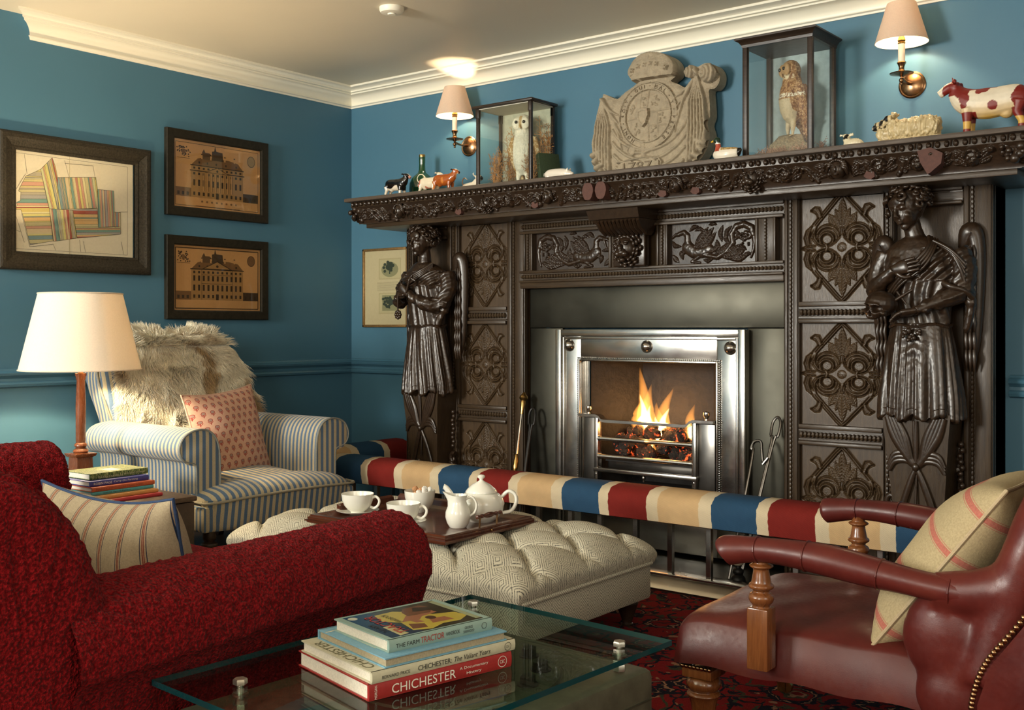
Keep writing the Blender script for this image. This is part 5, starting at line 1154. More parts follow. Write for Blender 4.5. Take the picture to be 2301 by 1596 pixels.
mound('mossy_rock','lumpy mossy rock under the brown tawny owl',None,(2.700,-.150,1.658),.085,.070,.105,plain('moss_and_lichen',(.26,.20,.13),.95,0,120,.5,1,bd=.004),3)
def sprig(m,R,b,h,spread,n,r=.0009):
    b=Vector(b); top=b+Vector((R.uniform(-spread,spread),R.uniform(-spread,spread)*.5,h)); P=bez([b,(b+top)/2+Vector((R.uniform(-.01,.01),0,0)),top],5); m.tube(P,r*1.2,3)
    for i in range(n):
        k=R.uniform(.15,1); p=P[min(len(P)-1,int(k*len(P)))]; d=Vector((R.uniform(-1,1),R.uniform(-.6,.6),R.uniform(.1,1))).normalized()*R.uniform(.012,.030); q=p+d; m.tube([p,p+d*.5+Vector((0,0,.002)),q],r,3)
        for j in range(3): e=q+Vector((R.uniform(-.006,.006),R.uniform(-.006,.006),R.uniform(-.004,.007))); m.ball(e,r*1.9,4,3)
def clump(name,label,items,mt,par=None):
    R=random.Random(sum(map(ord,name))); m=MB()
    for b,h,sp,n,c in items:
        for i in range(c): sprig(m,R,(b[0]+R.uniform(-.022,.022),b[1]+R.uniform(-.02,.02),b[2]),h*R.uniform(.6,1),sp,n)
    o=obj(name,m,mt); tag(o,label,'dried plants',None,'stuff'); return o
clump('dried_fern','rust red and ochre dried ferns packed around the white owl in the case',[((1.205,-.17,1.66),.17,.04,22,13),((1.235,-.11,1.66),.29,.05,24,10),((1.405,-.17,1.66),.15,.03,20,8),((1.425,-.085,1.66),.33,.03,24,10)],plain('dried_ochre_fern',(.46,.22,.07),.9,0,30,.6,0))
clump('dried_moss','pinkish dried moss around the rock in the tall owl case',[((2.64,-.20,1.656),.035,.03,14,14),((2.76,-.20,1.656),.04,.03,14,14),((2.70,-.235,1.656),.03,.06,14,12),((2.80,-.10,1.656),.07,.02,16,5)],plain('pink_dry_moss',(.36,.19,.13),.95,0,60,.5,0))
# ---------------------------------------------------------------- figurines on the mantel
def beast(name,label,cat,x,y,rz,s,kind,colr,mt,extra=None,vox=.022,grp=None):
    t=thing(name,label,cat,(x,y,MTOP),rz,grp); m=MB()
    if kind=='cow':
        m.tube(bez([(-.44,0,.50),(-.25,0,.50),(.0,0,.475),(.22,0,.50),(.36,0,.58),(.46,0,.70)],4),[.12,.15,.165,.172,.175,.178,.182,.188,.192,.192,.188,.182,.178,.172,.165,.158,.150,.135,.120,.105,.095],16,sx=1.08,sy=.86)
        m.tube(bez([(.42,0,.72),(.52,0,.745),(.66,0,.665)],4),[.085,.088,.085,.08,.072,.066,.060,.056,.052],12)
        for k in(-1,1):
            m.tube([(.44,k*.06,.78),(.42,k*.15,.80),(.40,k*.19,.77)],[.02,.032,.01],8); m.tube([(.46,k*.045,.80),(.47,k*.07,.87)],[.02,.008],6)
            m.tube([(.27,k*.09,.42),(.27,k*.10,.22),(.275,k*.10,.0)],[.085,.052,.046],10); m.tube([(-.38,k*.09,.45),(-.35,k*.10,.30),(-.41,k*.10,.18),(-.39,k*.10,0)],[.10,.062,.048,.046],10)
        m.ball((-.20,0,.32),(.09,.08,.07),10)
        if extra!='curl': m.tube(bez([(-.46,0,.62),(-.53,.02,.5),(-.51,.03,.26)],4),[.02]*6+[.024,.026,.018],8)
        else: m.tube(bez([(-.42,0,.62),(-.54,0,.56),(-.60,0,.70),(-.50,0,.82),(-.32,0,.80),(-.22,0,.70)],4),.024,8)
    elif kind=='pig':
        m.tube(bez([(-.46,0,.20),(-.25,0,.22),(.1,0,.215),(.34,0,.20)],4),[.11,.14,.155,.165,.168,.168,.168,.166,.165,.158,.148,.135,.12],14,sx=.95,sy=.9)
        m.tube([(.32,0,.20),(.42,0,.18),(.52,0,.15)],[.115,.085,.055],12)
        for k in(-1,1): m.tube([(.34,k*.07,.28),(.38,k*.085,.37)],[.045,.012],8); [m.tube([(q,k*.09,.14),(q,k*.09,0)],[.07,.045],8) for q in(-.34,.24)]
        m.tube([(-.48,0,.27),(-.55,0,.26),(-.57,.03,.20),(-.53,0,.18)],.022,6)
    elif kind=='calm': # reclining calf creamer
        m.tube(bez([(-.36,0,.25),(-.1,0,.25),(.15,0,.32),(.30,0,.52)],4),[.16,.19,.20,.21,.21,.21,.21,.20,.19,.17,.15,.13,.12],14); m.tube([(.28,0,.60),(.40,0,.62),(.52,0,.55)],[.12,.11,.08],12)
        for k in(-1,1): m.tube([(.24,k*.08,.66),(.20,k*.15,.76),(.27,k*.16,.80)],[.03,.03,.01],8); m.tube([(.22,k*.10,.30),(.26,k*.11,.0)],[.09,.05],10); m.tube([(-.26,k*.12,.2),(-.2,k*.14,.0)],[.11,.06],10)
        m.tube(bez([(-.36,0,.36),(-.46,0,.50),(-.36,0,.66),(-.2,0,.58)],4),.026,8)
    elif kind=='sheep':
        for ox,oy,sc in ((0,0,1),(.30,-.10,.86)):
            L=lambda a,b,c:(ox+a*sc,oy+b*sc,c*sc)
            m.tube(bez([L(-.52,0,.30),L(-.3,0,.34),L(.05,0,.32),L(.26,0,.34),L(.36,0,.50)],4),[.16*sc,.19*sc,.205*sc,.21*sc,.215*sc,.215*sc,.215*sc,.21*sc,.21*sc,.21*sc,.21*sc,.20*sc,.19*sc,.17*sc,.14*sc,.12*sc,.11*sc],14)
            m.tube([L(.34,0,.56),L(.44,-.02,.56),L(.54,-.03,.46)],[.085*sc,.08*sc,.055*sc],10)
            for k in(-1,1): m.tube([L(.32,k*.06,.62),L(.25,k*.12,.63)],[.045*sc,.025*sc],8)
        m.box(-.6,.55,-.25,.20,0,.14)
    elif kind=='lamb':
        m.ball((0,0,.20),(.45,.26,.22),14); m.tube([(.25,0,.30),(.34,0,.48)],[.17,.15],10); m.tube([(.30,-.03,.56),(.38,-.16,.48)],[.17,.10],10)
        for k in(-1,1): m.tube([(.32+k*.12,0,.60),(.32+k*.32,-.02,.60)],[.05,.06],8)
    me=remesh(m,vox,2); a=getco(me); 
    if kind in('sheep','lamb'): no=getno(me); q=(a[:,0]<.34)|(kind=='sheep')&(a[:,2]<.45); a+=no*(q*.06*(vn(a*np.array([1,1,.3]),34)-.5))[:,None]
    vcolor(me,colr); a*=s; setco(me,a); smoothme(me,mt); link('body',me,t); return t
def cc(*h): return [np.array(srgb(x)) for x in h]
def black_white(p):
    b,w=cc('#0e0b09','#e9dcc4'); c=np.tile(b,(len(p),1)); x,y,z=p.T; c[(z<.40+.05*np.sin(x*9))&(x<.18)&(x>-.42)|(z<.26)]=w; c[(x>.62)]=np.array(srgb('#c98a78')); c[(x>.5)&(np.abs(y)<.02)&(z>.7)]=w; return c
def pinkspots(p):
    w,k=cc('#ecdfc2','#c8795f'); c=np.tile(w,(len(p),1)); n=vn(p+3,6.5); c[(n>.66)&(p[:,2]>.25)]=k; return c
def brown(p):
    b,w,d=cc('#a5521c','#ecd9b8','#3a1a0c'); c=np.tile(b,(len(p),1)); x,y,z=p.T; n=vn(p,5); c[n<.3]=np.array(srgb('#c87a34')); c[(z<.10)|((x<-.3)&(z<.30)&(n>.4))|((x>.56)&(z<.66))|((x>.5)&(np.abs(y)<.02))]=w; c[(np.abs(y)>.10)&(z>.74)|(x>.64)]=d; return c
def cream(p):
    w,k=cc('#e6dbc3','#b98f68'); c=np.tile(w,(len(p),1)); c[(p[:,0]<-.3)&(p[:,2]>.3)]=k; c[(p[:,0]>.50)]=np.array(srgb('#2a1c14')); return c
def bigcow(p):
    w,yl,r=cc('#e4d8bf','#d2a64c','#7a1f17'); x,y,z=p.T; n=vn(p+2,4.5); c=np.tile(w,(len(p),1)); k=np.clip((.48-z)*4+n*.9-.3,0,1)[:,None]; c=c*(1-k)+yl*k
    dd=lambda a,b,q:np.hypot(x-a,z-b)<q
    m=dd(-.44,.56,.12)|dd(-.42,.42,.10)|dd(-.37,.49,.09)|dd(-.06,.42,.062)|dd(.05,.66,.06)|dd(.12,.64,.05)|dd(.34,.66,.10)|dd(.30,.55,.07)|dd(.31,.46,.045)|((x>.40)&(x<.60)&(z>.62))|((z>.66)&(x>-.1)&(x<.4)); c[m]=r
    c[(z<.36)&(z>.24)&((x>.15)|(x<-.28))]=r; c[(z<.14)&(z>.06)&((x>.15)|(x<-.28))]=r; c[(x<-.47)]=r; return c
def sheepc(p):
    w,k=cc('#cdb98c','#0d0b0a'); c=np.tile(w,(len(p),1)); n=vn(p*np.array([1,1,.3]),30); c*=(.75+.4*n)[:,None]; x,y,z=p.T; n2=vn(p,14)
    h=((x>.42)&(z>.40)&(x<.62)&(y>-.085))|((x>.68)); c[h&(n2>.40)]=k; return c
def lambc(p):
    w,k=cc('#ded2b0','#0d0b0a'); c=np.tile(w,(len(p),1)); h=(p[:,0]>.22)&(p[:,2]>.42)&(np.abs(p[:,0]-.34)<.16); c[h&(vn(p,7)>.45)]=k; return c
g='cow figurines on the mantel'
beast('cow_figurine','glazed black and white cow figurine in front of the green bottle','figurine',.650,-.30,.0,.150,'cow',black_white,MT['vcg'],grp=g)
beast('cow_figurine','white and pink spotted cow figurine with a looped tail, behind the brown cow','figurine',.852,-.27,.0,.140,'cow',pinkspots,MT['vcg'],'curl',grp=g)
beast('cow_figurine','glossy chestnut brown cow figurine with a dark face','figurine',.988,-.31,.05,.140,'cow',brown,MT['vcg'],grp=g)
beast('cow_figurine','cream white cow creamer with a curled tail beside the smaller owl case','figurine',1.066,-.20,.0,.130,'calm',cream,MT['vcg'],grp=g)
beast('pig_figurine','plain white china pig beside the leaning green book','figurine',1.690,-.33,.0,.150,'pig',lambda p:np.tile(np.array(srgb('#e6dccb')),(len(p),1)),MT['vcg'])
beast('painted_cow','big hand painted cow in white, ochre and maroon patches at the right mantel end','figurine',3.490,-.265,PI,.262,'cow',bigcow,plain('x',(1,1,1)) if False else vcmat('painted_wood',.45,0,.2,40,var=.2),vox=.011)
beast('sheep_figurine','pair of cream woolly sheep with black and white faces, one figurine','figurine',3.225,-.29,PI,.190,'sheep',sheepc,vcmat('woolly_glaze',.35,0,.4,60,var=.25),vox=.013)
beast('lamb_figurine','tiny black faced lamb left of the sheep pair','figurine',3.045,-.37,PI,.085,'lamb',lambc,MT['vcg'],vox=.05)
# duck
t=thing('duck_figurine','small painted mallard duck with a green head left of the tall owl case','figurine',(2.530,-.36,MTOP),PI)
m=MB(); m.tube(bez([(-.052,0,.034),(-.035,0,.026),(0,0,.022),(.028,0,.026),(.036,0,.036)],4),[.004,.007,.010,.013,.016,.018,.020,.0215,.022,.022,.022,.022,.021,.019,.017,.014,.011],14,sx=1); m.tube(bez([(.030,0,.030),(.030,0,.048),(.032,0,.062)],4),[.013,.012,.011,.010,.0092,.009,.009,.0095,.010],12); m.ball((.034,0,.066),(.0125,.010,.010),12); m.tube([(.042,0,.066),(.056,0,.062)],[.006,.003],10,sy=1.4,sx=.7)
me=remesh(m,.0016,2)
def duckc(p):
    x,y,z=p.T; c=np.tile(np.array(srgb('#e6dcc8')),(len(p),1)); bk=(z>.034)&(x<.015); n=vn(p,400); c[bk]=np.array(srgb('#a5834e')); c[bk&(n>.6)]=np.array(srgb('#d8bd84')); c[(x>.018)&(z>.032)&(z<.054)]=np.array(srgb('#b04a35')); c[(z>=.054)&(z<.057)&(x>.015)]=np.array(srgb('#efe8d8')); c[(z>=.057)&(x>.015)]=np.array(srgb('#0d2a18')); c[(x>.0455)]=np.array(srgb('#d9b13a')); c[(x<-.042)]=np.array(srgb('#15120f')); return c
vcolor(me,duckc); a=getco(me)*1.22; a[:,2]*=1.12; setco(me,a); smoothme(me,MT['vcg']); link('body',me,t)
# demijohn bottle
t=thing('green_bottle','dark green glass demijohn bottle standing behind the black cow','bottle',(.665,-.125,MTOP))
m=MB(); m.lathe([(.001,.0),(.060,.0),(.066,.006),(.068,.06),(.066,.095),(.056,.120),(.038,.138),(.022,.150),(.0175,.165),(.0155,.200),(.0165,.204),(.0165,.232),(.0125,.234)],n=32); obj('glass_body',m,MT['bottle'],t)
m=MB(); m.lathe([(.001,.246),(.016,.246),(.017,.240),(.016,.232),(.001,.232)],n=20); obj('stopper',m,MT['brass'],t)
# green book leaning on the case
t=thing('leaning_book','worn dark green cloth book with gilt bands leaning on the smaller owl case','book',(1.535,-.265,MTOP),0)
t.rotation_euler=(0,math.radians(-13),math.radians(-24))
bw,bd_,bh=.026,.105,.150
m=MB(); m.box(0,bw,0,bd_,.0,bh,.002); 
cv=plain('green_book_cloth',(.022,.040,.014),.7,0,150,.3,.3)
m=MB(); m.box(-.001,.002,0,bd_,0,bh,.001); m.box(bw-.002,bw+.001,0,bd_,0,bh,.001); m.box(-.001,bw+.001,-.003,.002,0,bh,.002); obj('cover',m,cv,t)
m=MB(); m.box(.002,bw-.002,.002,bd_-.003,.003,bh-.003); obj('page_block',m,MT['page'],t,smooth=False)
m=MB()
for z,h_ in ((.142,.0015),(.137,.0015),(.128,.003),(.121,.003),(.114,.003),(.108,.0015),(.096,.002),(.092,.0015),(.088,.0015),(.066,.006)): m.box((.002 if h_<.005 else .010),bw-(.002 if h_<.005 else .010),-.0036,-.003,z,z+h_)
m.box(.0115,.0145,-.0036,-.003,.060,.078)
obj('gilt_bands',m,MT['brass'],t,smooth=False)
# ---------------------------------------------------------------- seating helpers
def lumpy(me,amp=.0035,f=(48,120)):
    a=getco(me); no=getno(me); a+=no*(amp*1.5*(vn(a,f[0])-.5)+amp*1.1*(vn(a+3,f[1])-.5))[:,None]; setco(me,a)
def pillow(name,label,c,ux,uz,w,h,T,mt,pip=None,pinch=.05,seed=1,cat='cushion',n=34,sag=.0):
    """stuffed cushion: ux, uz span it, normal = ux x uz"""
    c=Vector(c); ux=Vector(ux).normalized(); uz=Vector(uz); uz=(uz-ux*uz.dot(ux)).normalized(); nn=uz.cross(ux)
    t=thing(name,label,cat,tuple(c)); M=Matrix((ux,nn,uz)).transposed().to_4x4(); t.matrix_world=Matrix.Translation(c)@M; t.location=c; t.rotation_euler=M.to_euler()
    def edge(u,v):
        return (u*w/2*(1-pinch*(1-v*v)),v*h/2*(1-pinch*1.2*(1-u*u))-sag*(1-u*u)*(v>0)*h*v)
    m=MB()
    for sd in(1,-1):
        def f(i,j):
            u=math.sin((i-.5)*PI)*.5*2; v=math.sin((j-.5)*PI); x,z=edge(u,v); q=max(0,(1-u**4)*(1-v**4)); th=T/2*(q**.62)*(.75+.25*(1-u*u)*(1-v*v)); th+=.006*math.sin(u*5+seed)*math.sin(v*4+seed*2)*q
            return (x,sd*th,z)
        m.grid(f,n,n,flip=sd>0)
    bm=bmesh.new(); me=mesh_of(m,'cover',mt,recalc=False); bm.from_mesh(me); bmesh.ops.remove_doubles(bm,verts=bm.verts,dist=.0004); bmesh.ops.recalc_face_normals(bm,faces=bm.faces); bm.to_mesh(me); bm.free(); me.polygons.foreach_set('use_smooth',[True]*len(me.polygons))
    link('cover',me,t)
    if pip:
        m=MB(); P=[]
        for k in range(4):
            for i in range(16): s=-1+2*i/16; u,v=((s,-1),(1,s),(-s,1),(-1,-s))[k]; x,z=edge(u,v); P.append((x,0,z))
        P.append(P[0]); P.append(P[1]); m.tube(P,.0042,7); obj('piping',m,pip,t)
    return t
def turned(m,prof,c,n=20): m.lathe([tuple(q)[:2] for q in bez([(r,z,0) for r,z in prof],4)],c,max(n,28))
# ---------------------------------------------------------------- striped armchair
AC=thing('striped_armchair','blue and cream ticking striped armchair under a sheepskin in the corner','armchair',(.60,-1.33,0))
def arm_prof(k):
    p=[(.25,.21),(.25,.35),(.252,.48),(.265,.545),(.295,.582),(.335,.595),(.380,.590),(.418,.570),(.438,.535),(.436,.500),(.420,.478),(.395,.468),(.372,.462),(.362,.44),(.360,.33),(.352,.20)]
    return [(k*y,z) for y,z in p]
for k in (-1,1):
    m=MB(); pr=[tuple(q)[:2] for q in bez([(a,b,0) for a,b in arm_prof(k)],3)]
    n=len(pr)
    ring=lambda x,s=1,dz=0:[(x,k*.34+(y-k*.34)*s,.35+(z-.35)*s+dz) for y,z in pr]
    m.loft([ring(-.36,.96),ring(-.30),ring(0),ring(.30),ring(.318,.998),ring(.328,.985)],cap=False)
    a=obj('arm',m,MT['strx'],AC,angle=50)
    m=MB(); m.loft([ring(.327,.986),ring(.331,.97),ring(.333,.90)],cap=True); obj('arm_front_panel',m,MT['stry'],a,angle=50)
    m=MB(); P=[(.330,k*.34+(y-k*.34)*.99,.35+(z-.35)*.99) for y,z in pr]; m.tube(P,.0045,6); obj('piping',m,MT['strpip'] if 'strpip' in MT else plain('ticking_piping',(.20,.21,.19),.85,0,300,.2,.2),a)
# seat with sprung edge
m=MB()
def seatf(u,v):
    s=(v-.5)*2; hw=.395 if u>.82 else .25+(.145)*max(0,(u-.72)/.10)**.7 if u>.72 else .25
    L=u; 
    if u<=.80: x=-.26+.62*u/.80+0; z=.385-.05*(u/.8)**2*.6+.022*math.cos(s*PI/2)
    else:
        q=(u-.80)/.20; 
        a=min(1,q/.35)*PI/2; x=.36+.085*math.sin(a); z=.355-.030*(1-math.cos(a))-.0+.022*math.cos(s*PI/2)*(1-min(1,q/.35))
        if q>.35: z=.325-.125*(q-.35)/.65; x=.445-.018*(q-.35)/.65
    hw=.25 if u<.70 else (.25+.145*min(1,(u-.70)/.06)**.5)
    bul=1-.035*abs(s)**6; 
    xx=x-(.05*abs(s)**8 if u>.72 else 0)
    zz=z-(.03*abs(s)**8 if u<.87 else 0)
    return (xx,s*hw*bul,zz)
m.grid(seatf,70,44); st=obj('seat',m,MT['stry'],AC,angle=60,recalc=True); so=st.modifiers.new('s','SOLIDIFY'); so.thickness=.02; so.offset=-1
m=MB(); m.box(-.34,.36,-.345,.345,.19,.33,.01); 
for k in(-1,1): m.box(.30,.42,k*.30,k*.392,.20,.30,.012)
sr=obj('seat_rail',m,[MT['stry'],MT['strx']],AC)
for p in sr.data.polygons:
    if abs(p.normal.y)>.6: p.material_index=1
m=MB(); m.tube(bez([(.36,-.398,.318),(.435,-.37,.315),(.449,-.18,.322),(.451,0,.324),(.449,.18,.322),(.435,.37,.315),(.36,.398,.318)],8),.0055,8); obj('seat_piping',m,plain('ticking_piping',(.24,.22,.16),.85,0,300,.2,.2),AC)
# back
m=MB(); hwp=[(.20,.30),(.40,.315),(.58,.33),(.70,.355),(.79,.365),(.86,.345),(.912,.28),(.942,.18),(.955,.0)]
def hw(z):
    for (a,b),(c,d) in zip(hwp,hwp[1:]):
        if z<=c: return b+(d-b)*(z-a)/(c-a)
    return 0
out=[(-h,z) for z,h in hwp]+[(h,z) for z,h in hwp[-2::-1]]; out=[tuple(q)[:2] for q in bez([(a,b,0) for a,b in out],4)]
bx=lambda z:-.225-.20*(z-.30)/.70
def bring(off,s): return [(bx(z)+off,y*s,.55+(z-.55)*s) for y,z in out]
m.loft([bring(-.125,.90),bring(-.13,.96),bring(-.11,1.0),bring(-.02,1.0),bring(-.004,.975),bring(.012,.90),bring(.022,.6),bring(.026,.05)],cap=True); bk=obj('back',m,[MT['stry'],MT['strx']],AC,angle=50)
for p in bk.data.polygons:
    if abs(p.normal.y)>.55: p.material_index=1
m=MB(); m.tube(bring(-.012,1.0)[2:-2],.0055,7); obj('piping',m,plain('ticking_piping',(.22,.21,.17),.85,0,300,.2,.2),bk)
for x,y in ((.37,-.33),(.37,.33),(-.36,-.29),(-.36,.29)):
    m=MB()
    if x>0: turned(m,[(.014,0),(.016,.02),(.020,.05),(.026,.085),(.030,.115),(.022,.125),(.031,.135),(.031,.150),(.020,.158),(.026,.170),(.026,.20)],(x,y,0))
    else: m.loft([[(x+a*s-.05*(1-zz/.2),y+b*s,zz) for a,b in ((-1,-1),(1,-1),(1,1),(-1,1))] for zz,s in ((0,.014),(.20,.022))])
    obj('leg',m,MT['darkwood'],AC)
# sheepskin draped over the back
SK=thing('sheepskin','long haired cream sheepskin with tan patches draped over the armchair back','sheepskin',(.60,-1.33,0))
def skin(u,v):
    """u across -1..1, v: 0 bottom of front, 1 top, >1 over the back"""
    wob=.05*math.sin(v*7+1)+.03*math.sin(v*13); 
    if v<=1:
        z=.43+.530*v; w=(.325-.04*(v-.45)+(.08*(1-v)+.02 if u>0 else 0)+.03*wob); w*=1 if v<.75 else math.sqrt(max(.05,1-((v-.75)/.30)**2))*.86+.14
        y=-.0+u*w+.015; bul=.035+.030*(1-u*u); return Vector((bx(z)+bul,y,z))
    q=v-1; y=u*.25+.01; return Vector((bx(.955)+.02-.13*math.sin(min(q,.5)*PI/2*2),y,.960+.018*math.sin(min(q/.5,1)*PI)-.30*max(0,q-.25)))
m=MB(); m.grid(lambda i,j:skin((i-.5)*2,j*1.45),26,34); obj('hide',m,MT['page'],SK,recalc=False)
def woolmat():
    def f(n,b):
        p=n.pos(); a=n.noise(p,5.5,3,.6,.5); s=n.sep(p); 
        k=n.ramp(a,[(.33,(.50,.35,.18)),(.43,(.98,.92,.74))]); g=n.noise(n.pos((1,1,1)),60,2,.5)
        n.col(b,n.mix(.25,k,n.ramp(g,[(.3,(.6,.6,.6)),(.7,(1,1,1))]),'MULTIPLY'))
    return mat('sheep_wool',(.7,.6,.4),.8,build=f,spec=.15,sheen=.2)
R=random.Random(9); rs=np.random.RandomState(3); NS=25000
roots=[];dirs=[]
for i in range(NS):
    u=R.uniform(-1,1); v=R.uniform(0,1.42)
    p=skin(u,v); e=.01; pu=skin(min(1,u+e),v)-skin(max(-1,u-e),v); pv=skin(u,v+e)-skin(u,v-e); n_=pv.cross(pu); n_=-n_.normalized() if n_.x<0 and v<1 else n_.normalized()
    if v>1: n_=Vector((-.2,0,1)).normalized()
    side=Vector((0,u*1.0,0))
    cx=mnoise.noise(Vector((p.y*13,p.z*13,2))); cy=mnoise.noise(Vector((p.y*13+9,p.z*13,7)))
    d=(n_*.55+Vector((0,0,-.62 if v<.9 else (.15 if v<1.1 else -.2)))+side*.75*(abs(u)**1.5)+Vector((.05,cx*1.3,cy*1.0))).normalized()
    roots.append(p); dirs.append(d)
Pn=np.array([tuple(p) for p in roots]); Dn=np.array([tuple(d) for d in dirs]); Ln=rs.uniform(.032,.066,NS)[:,None]
A_=np.cross(Dn,np.array([[.3,.5,.8]])); A_/=np.linalg.norm(A_,axis=1)[:,None]; B_=np.cross(Dn,A_)
wv=rs.uniform(0,6,NS)[:,None]; verts=np.zeros((NS,4,3,3)); 
for k in range(4):
    s=k/3; c=Pn+Dn*Ln*s+A_*(np.sin(wv+s*5)*.0045*s)+B_*(np.cos(wv+s*4)*.0045*s)+np.array([[0,0,-1]])*(.014*s*s); r=(.0012,.0013,.0009,.0002)[k]
    for j in range(3): verts[:,k,j]=c+A_*r*math.cos(2.094*j)+B_*r*math.sin(2.094*j)
base=np.arange(NS)[:,None]*12; fl=[]
for k in range(3):
    for j in range(3): j2=(j+1)%3; fl.append(np.concatenate([base+k*3+j,base+k*3+j2,base+k*3+3+j2,base+k*3+3+j],1))
me=bpy.data.meshes.new('wool'); F_=np.concatenate(fl,0); me.vertices.add(NS*12); me.vertices.foreach_set('co',verts.reshape(-1).astype('f')); me.loops.add(F_.size); me.loops.foreach_set('vertex_index',F_.ravel().astype('i')); me.polygons.add(len(F_)); me.polygons.foreach_set('loop_start',np.arange(0,F_.size,4,dtype='i')); me.update(calc_edges=True); me.validate()
smoothme(me,woolmat()); o=link('wool',me,SK); o['kind']='stuff'
# block printed cushion
def paisley():
    def f(n,b):
        p=n.pos(); s=n.sep(p); S=.040
        u=n.math('MULTIPLY',s[0],1/S); v=n.math('MULTIPLY',s[2],1/(S*.82)); row=n.math('MODULO',n.math('FLOOR',n.math('ADD',v,100)),2); u=n.math('ADD',n.math('ADD',u,n.math('MULTIPLY',row,.5)),100)
        fu=n.math('SUBTRACT',n.math('FRACT',u),.5); fv=n.math('SUBTRACT',n.math('FRACT',n.math('ADD',v,100)),.5)
        r=n.math('SQRT',n.math('ADD',n.math('POWER',fu,2),n.math('POWER',n.math('MULTIPLY',n.math('SUBTRACT',fv,.08),1.1),2)))
        bud=n.math('LESS_THAN',r,.21); ring=n.math('MULTIPLY',n.math('GREATER_THAN',r,.19),n.math('LESS_THAN',r,.26)); stem=n.math('MULTIPLY',n.math('LESS_THAN',n.math('ABSOLUTE',fu),.04),n.math('LESS_THAN',fv,-.05))
        leaf=n.math('MULTIPLY',n.math('LESS_THAN',n.math('ABSOLUTE',n.math('ADD',fv,n.math('MULTIPLY',n.math('ABSOLUTE',fu),-1.0))),-.0) ,0) if False else n.math('MULTIPLY',n.math('LESS_THAN',n.math('ABSOLUTE',n.math('SUBTRACT',n.math('ADD',fv,.36),n.math('ABSOLUTE',fu))),.05),n.math('LESS_THAN',fv,-.10))
        w=n.noise(p,350,2,.5); wl=n.math('FRACT',n.math('MULTIPLY',n.math('ADD',s[2],n.math('MULTIPLY',w,.002)),190))
        k=n.mix(n.math('MULTIPLY',n.math('LESS_THAN',wl,.35),.35),(.57,.36,.26),(.40,.16,.12)); k=n.mix(bud,k,(.30,.20,.17)); k=n.mix(ring,k,(.29,.045,.035)); k=n.mix(stem,k,(.29,.045,.035)); k=n.mix(leaf,k,(.29,.045,.035))
        n.col(b,k); n.bump(b,w,.3,.0012)
    return mat('block_printed_linen',(.5,.3,.25),.9,build=f,spec=.15,sheen=.1)
pillow('printed_cushion','square pink cushion block printed with small red flowers on the striped armchair',(.640,-1.320,.515),(-.20,1,.06),(-.30,.14,1),.435,.43,.15,paisley(),plain('pink_edge',(.55,.36,.27),.9,0,200,.1,.1),.075,3)
# ---------------------------------------------------------------- chest, lamp and books on it
t=thing('wooden_chest','dark wooden chest used as a side table between sofa and striped armchair','chest',(.73,-2.08,0))
m=W(t); m.box(.29,1.165,-2.31,-1.865,.03,.358,.004); obj('body',m,MT['darkwood'],t)
m=W(t); m.box(.28,1.172,-2.318,-1.857,.360,.380,.006); obj('lid',m,wood((.045,.025,.014),(.10,.058,.03),.4,1,0,.3),t)
for x in (.31,1.10): m=W(t); m.box(x,x+.05,-2.30,-1.88,.0,.029); obj('foot',m,MT['darkwood'],t)
R=random.Random(1); m=W(t)
for i in range(16): m.ball((1.1655,R.uniform(-2.3,-1.88),R.uniform(.05,.34)),.004,6)
obj('nail_heads',m,MT['steel'],t)
t=thing('table_lamp','table lamp with a large cream drum shade on a wooden column, standing on the chest','table lamp',(.523,-1.942,.380))
m=MB()
def sq(z,s): return [(-s,-s,z),(s,-s,z),(s,s,z),(-s,s,z)]
m.loft([sq(.0005,.066),sq(.012,.066),sq(.013,.060),sq(.022,.060),sq(.024,.050),sq(.034,.046),sq(.040,.036),sq(.044,.034),sq(.100,.032),sq(.104,.040),sq(.112,.044),sq(.116,.044),sq(.118,.026)]); obj('plinth',m,MT['lampwood'],t,angle=20)
m=MB(); m.lathe([(.026,.118),(.030,.124),(.027,.131),(.018,.137),(.025,.146),(.024,.152),(.018,.158),(.019,.17),(.0195,.30),(.016,.405),(.019,.410),(.019,.418),(.022,.424),(.022,.432)],n=28); obj('column',m,MT['lampwood'],t)
m=MB(); m.lathe([(.010,.43),(.012,.455),(.016,.46),(.016,.50),(.012,.51)],n=16); obj('lamp_holder',m,MT['brass'],t)
m=shade_mesh(.228,.157,.300,.0012,56); obj('lamp_shade',m,MT['shade'],t,loc=(0,0,.447),angle=60)
m=MB(); 
for z,r in ((.0,.229),(.300,.158)): m.tube([(r*math.cos(a),r*math.sin(a),z) for a in [2*PI*i/48 for i in range(49)]],.0028,5)
obj('shade_trim',m,plain('shade_tape',(.72,.60,.46),.8,0,200,.1,0),t,loc=(0,0,.447))
m=MB(); 
for a in (0,2.094,4.189): m.tube([(0,0,.52),(.05*math.cos(a),.05*math.sin(a),.70),(.157*math.cos(a),.157*math.sin(a),.742)],.0015,5)
obj('shade_carrier',m,MT['brass'],t)
m=MB(); m.ball((0,0,.565),(.028,.028,.036),14); obj('bulb',m,emit('table_bulb',(1,.78,.5),30),t)
point('table_lamp_light',(.523,-1.942,.380+.575),150,(1,.76,.46),.032)
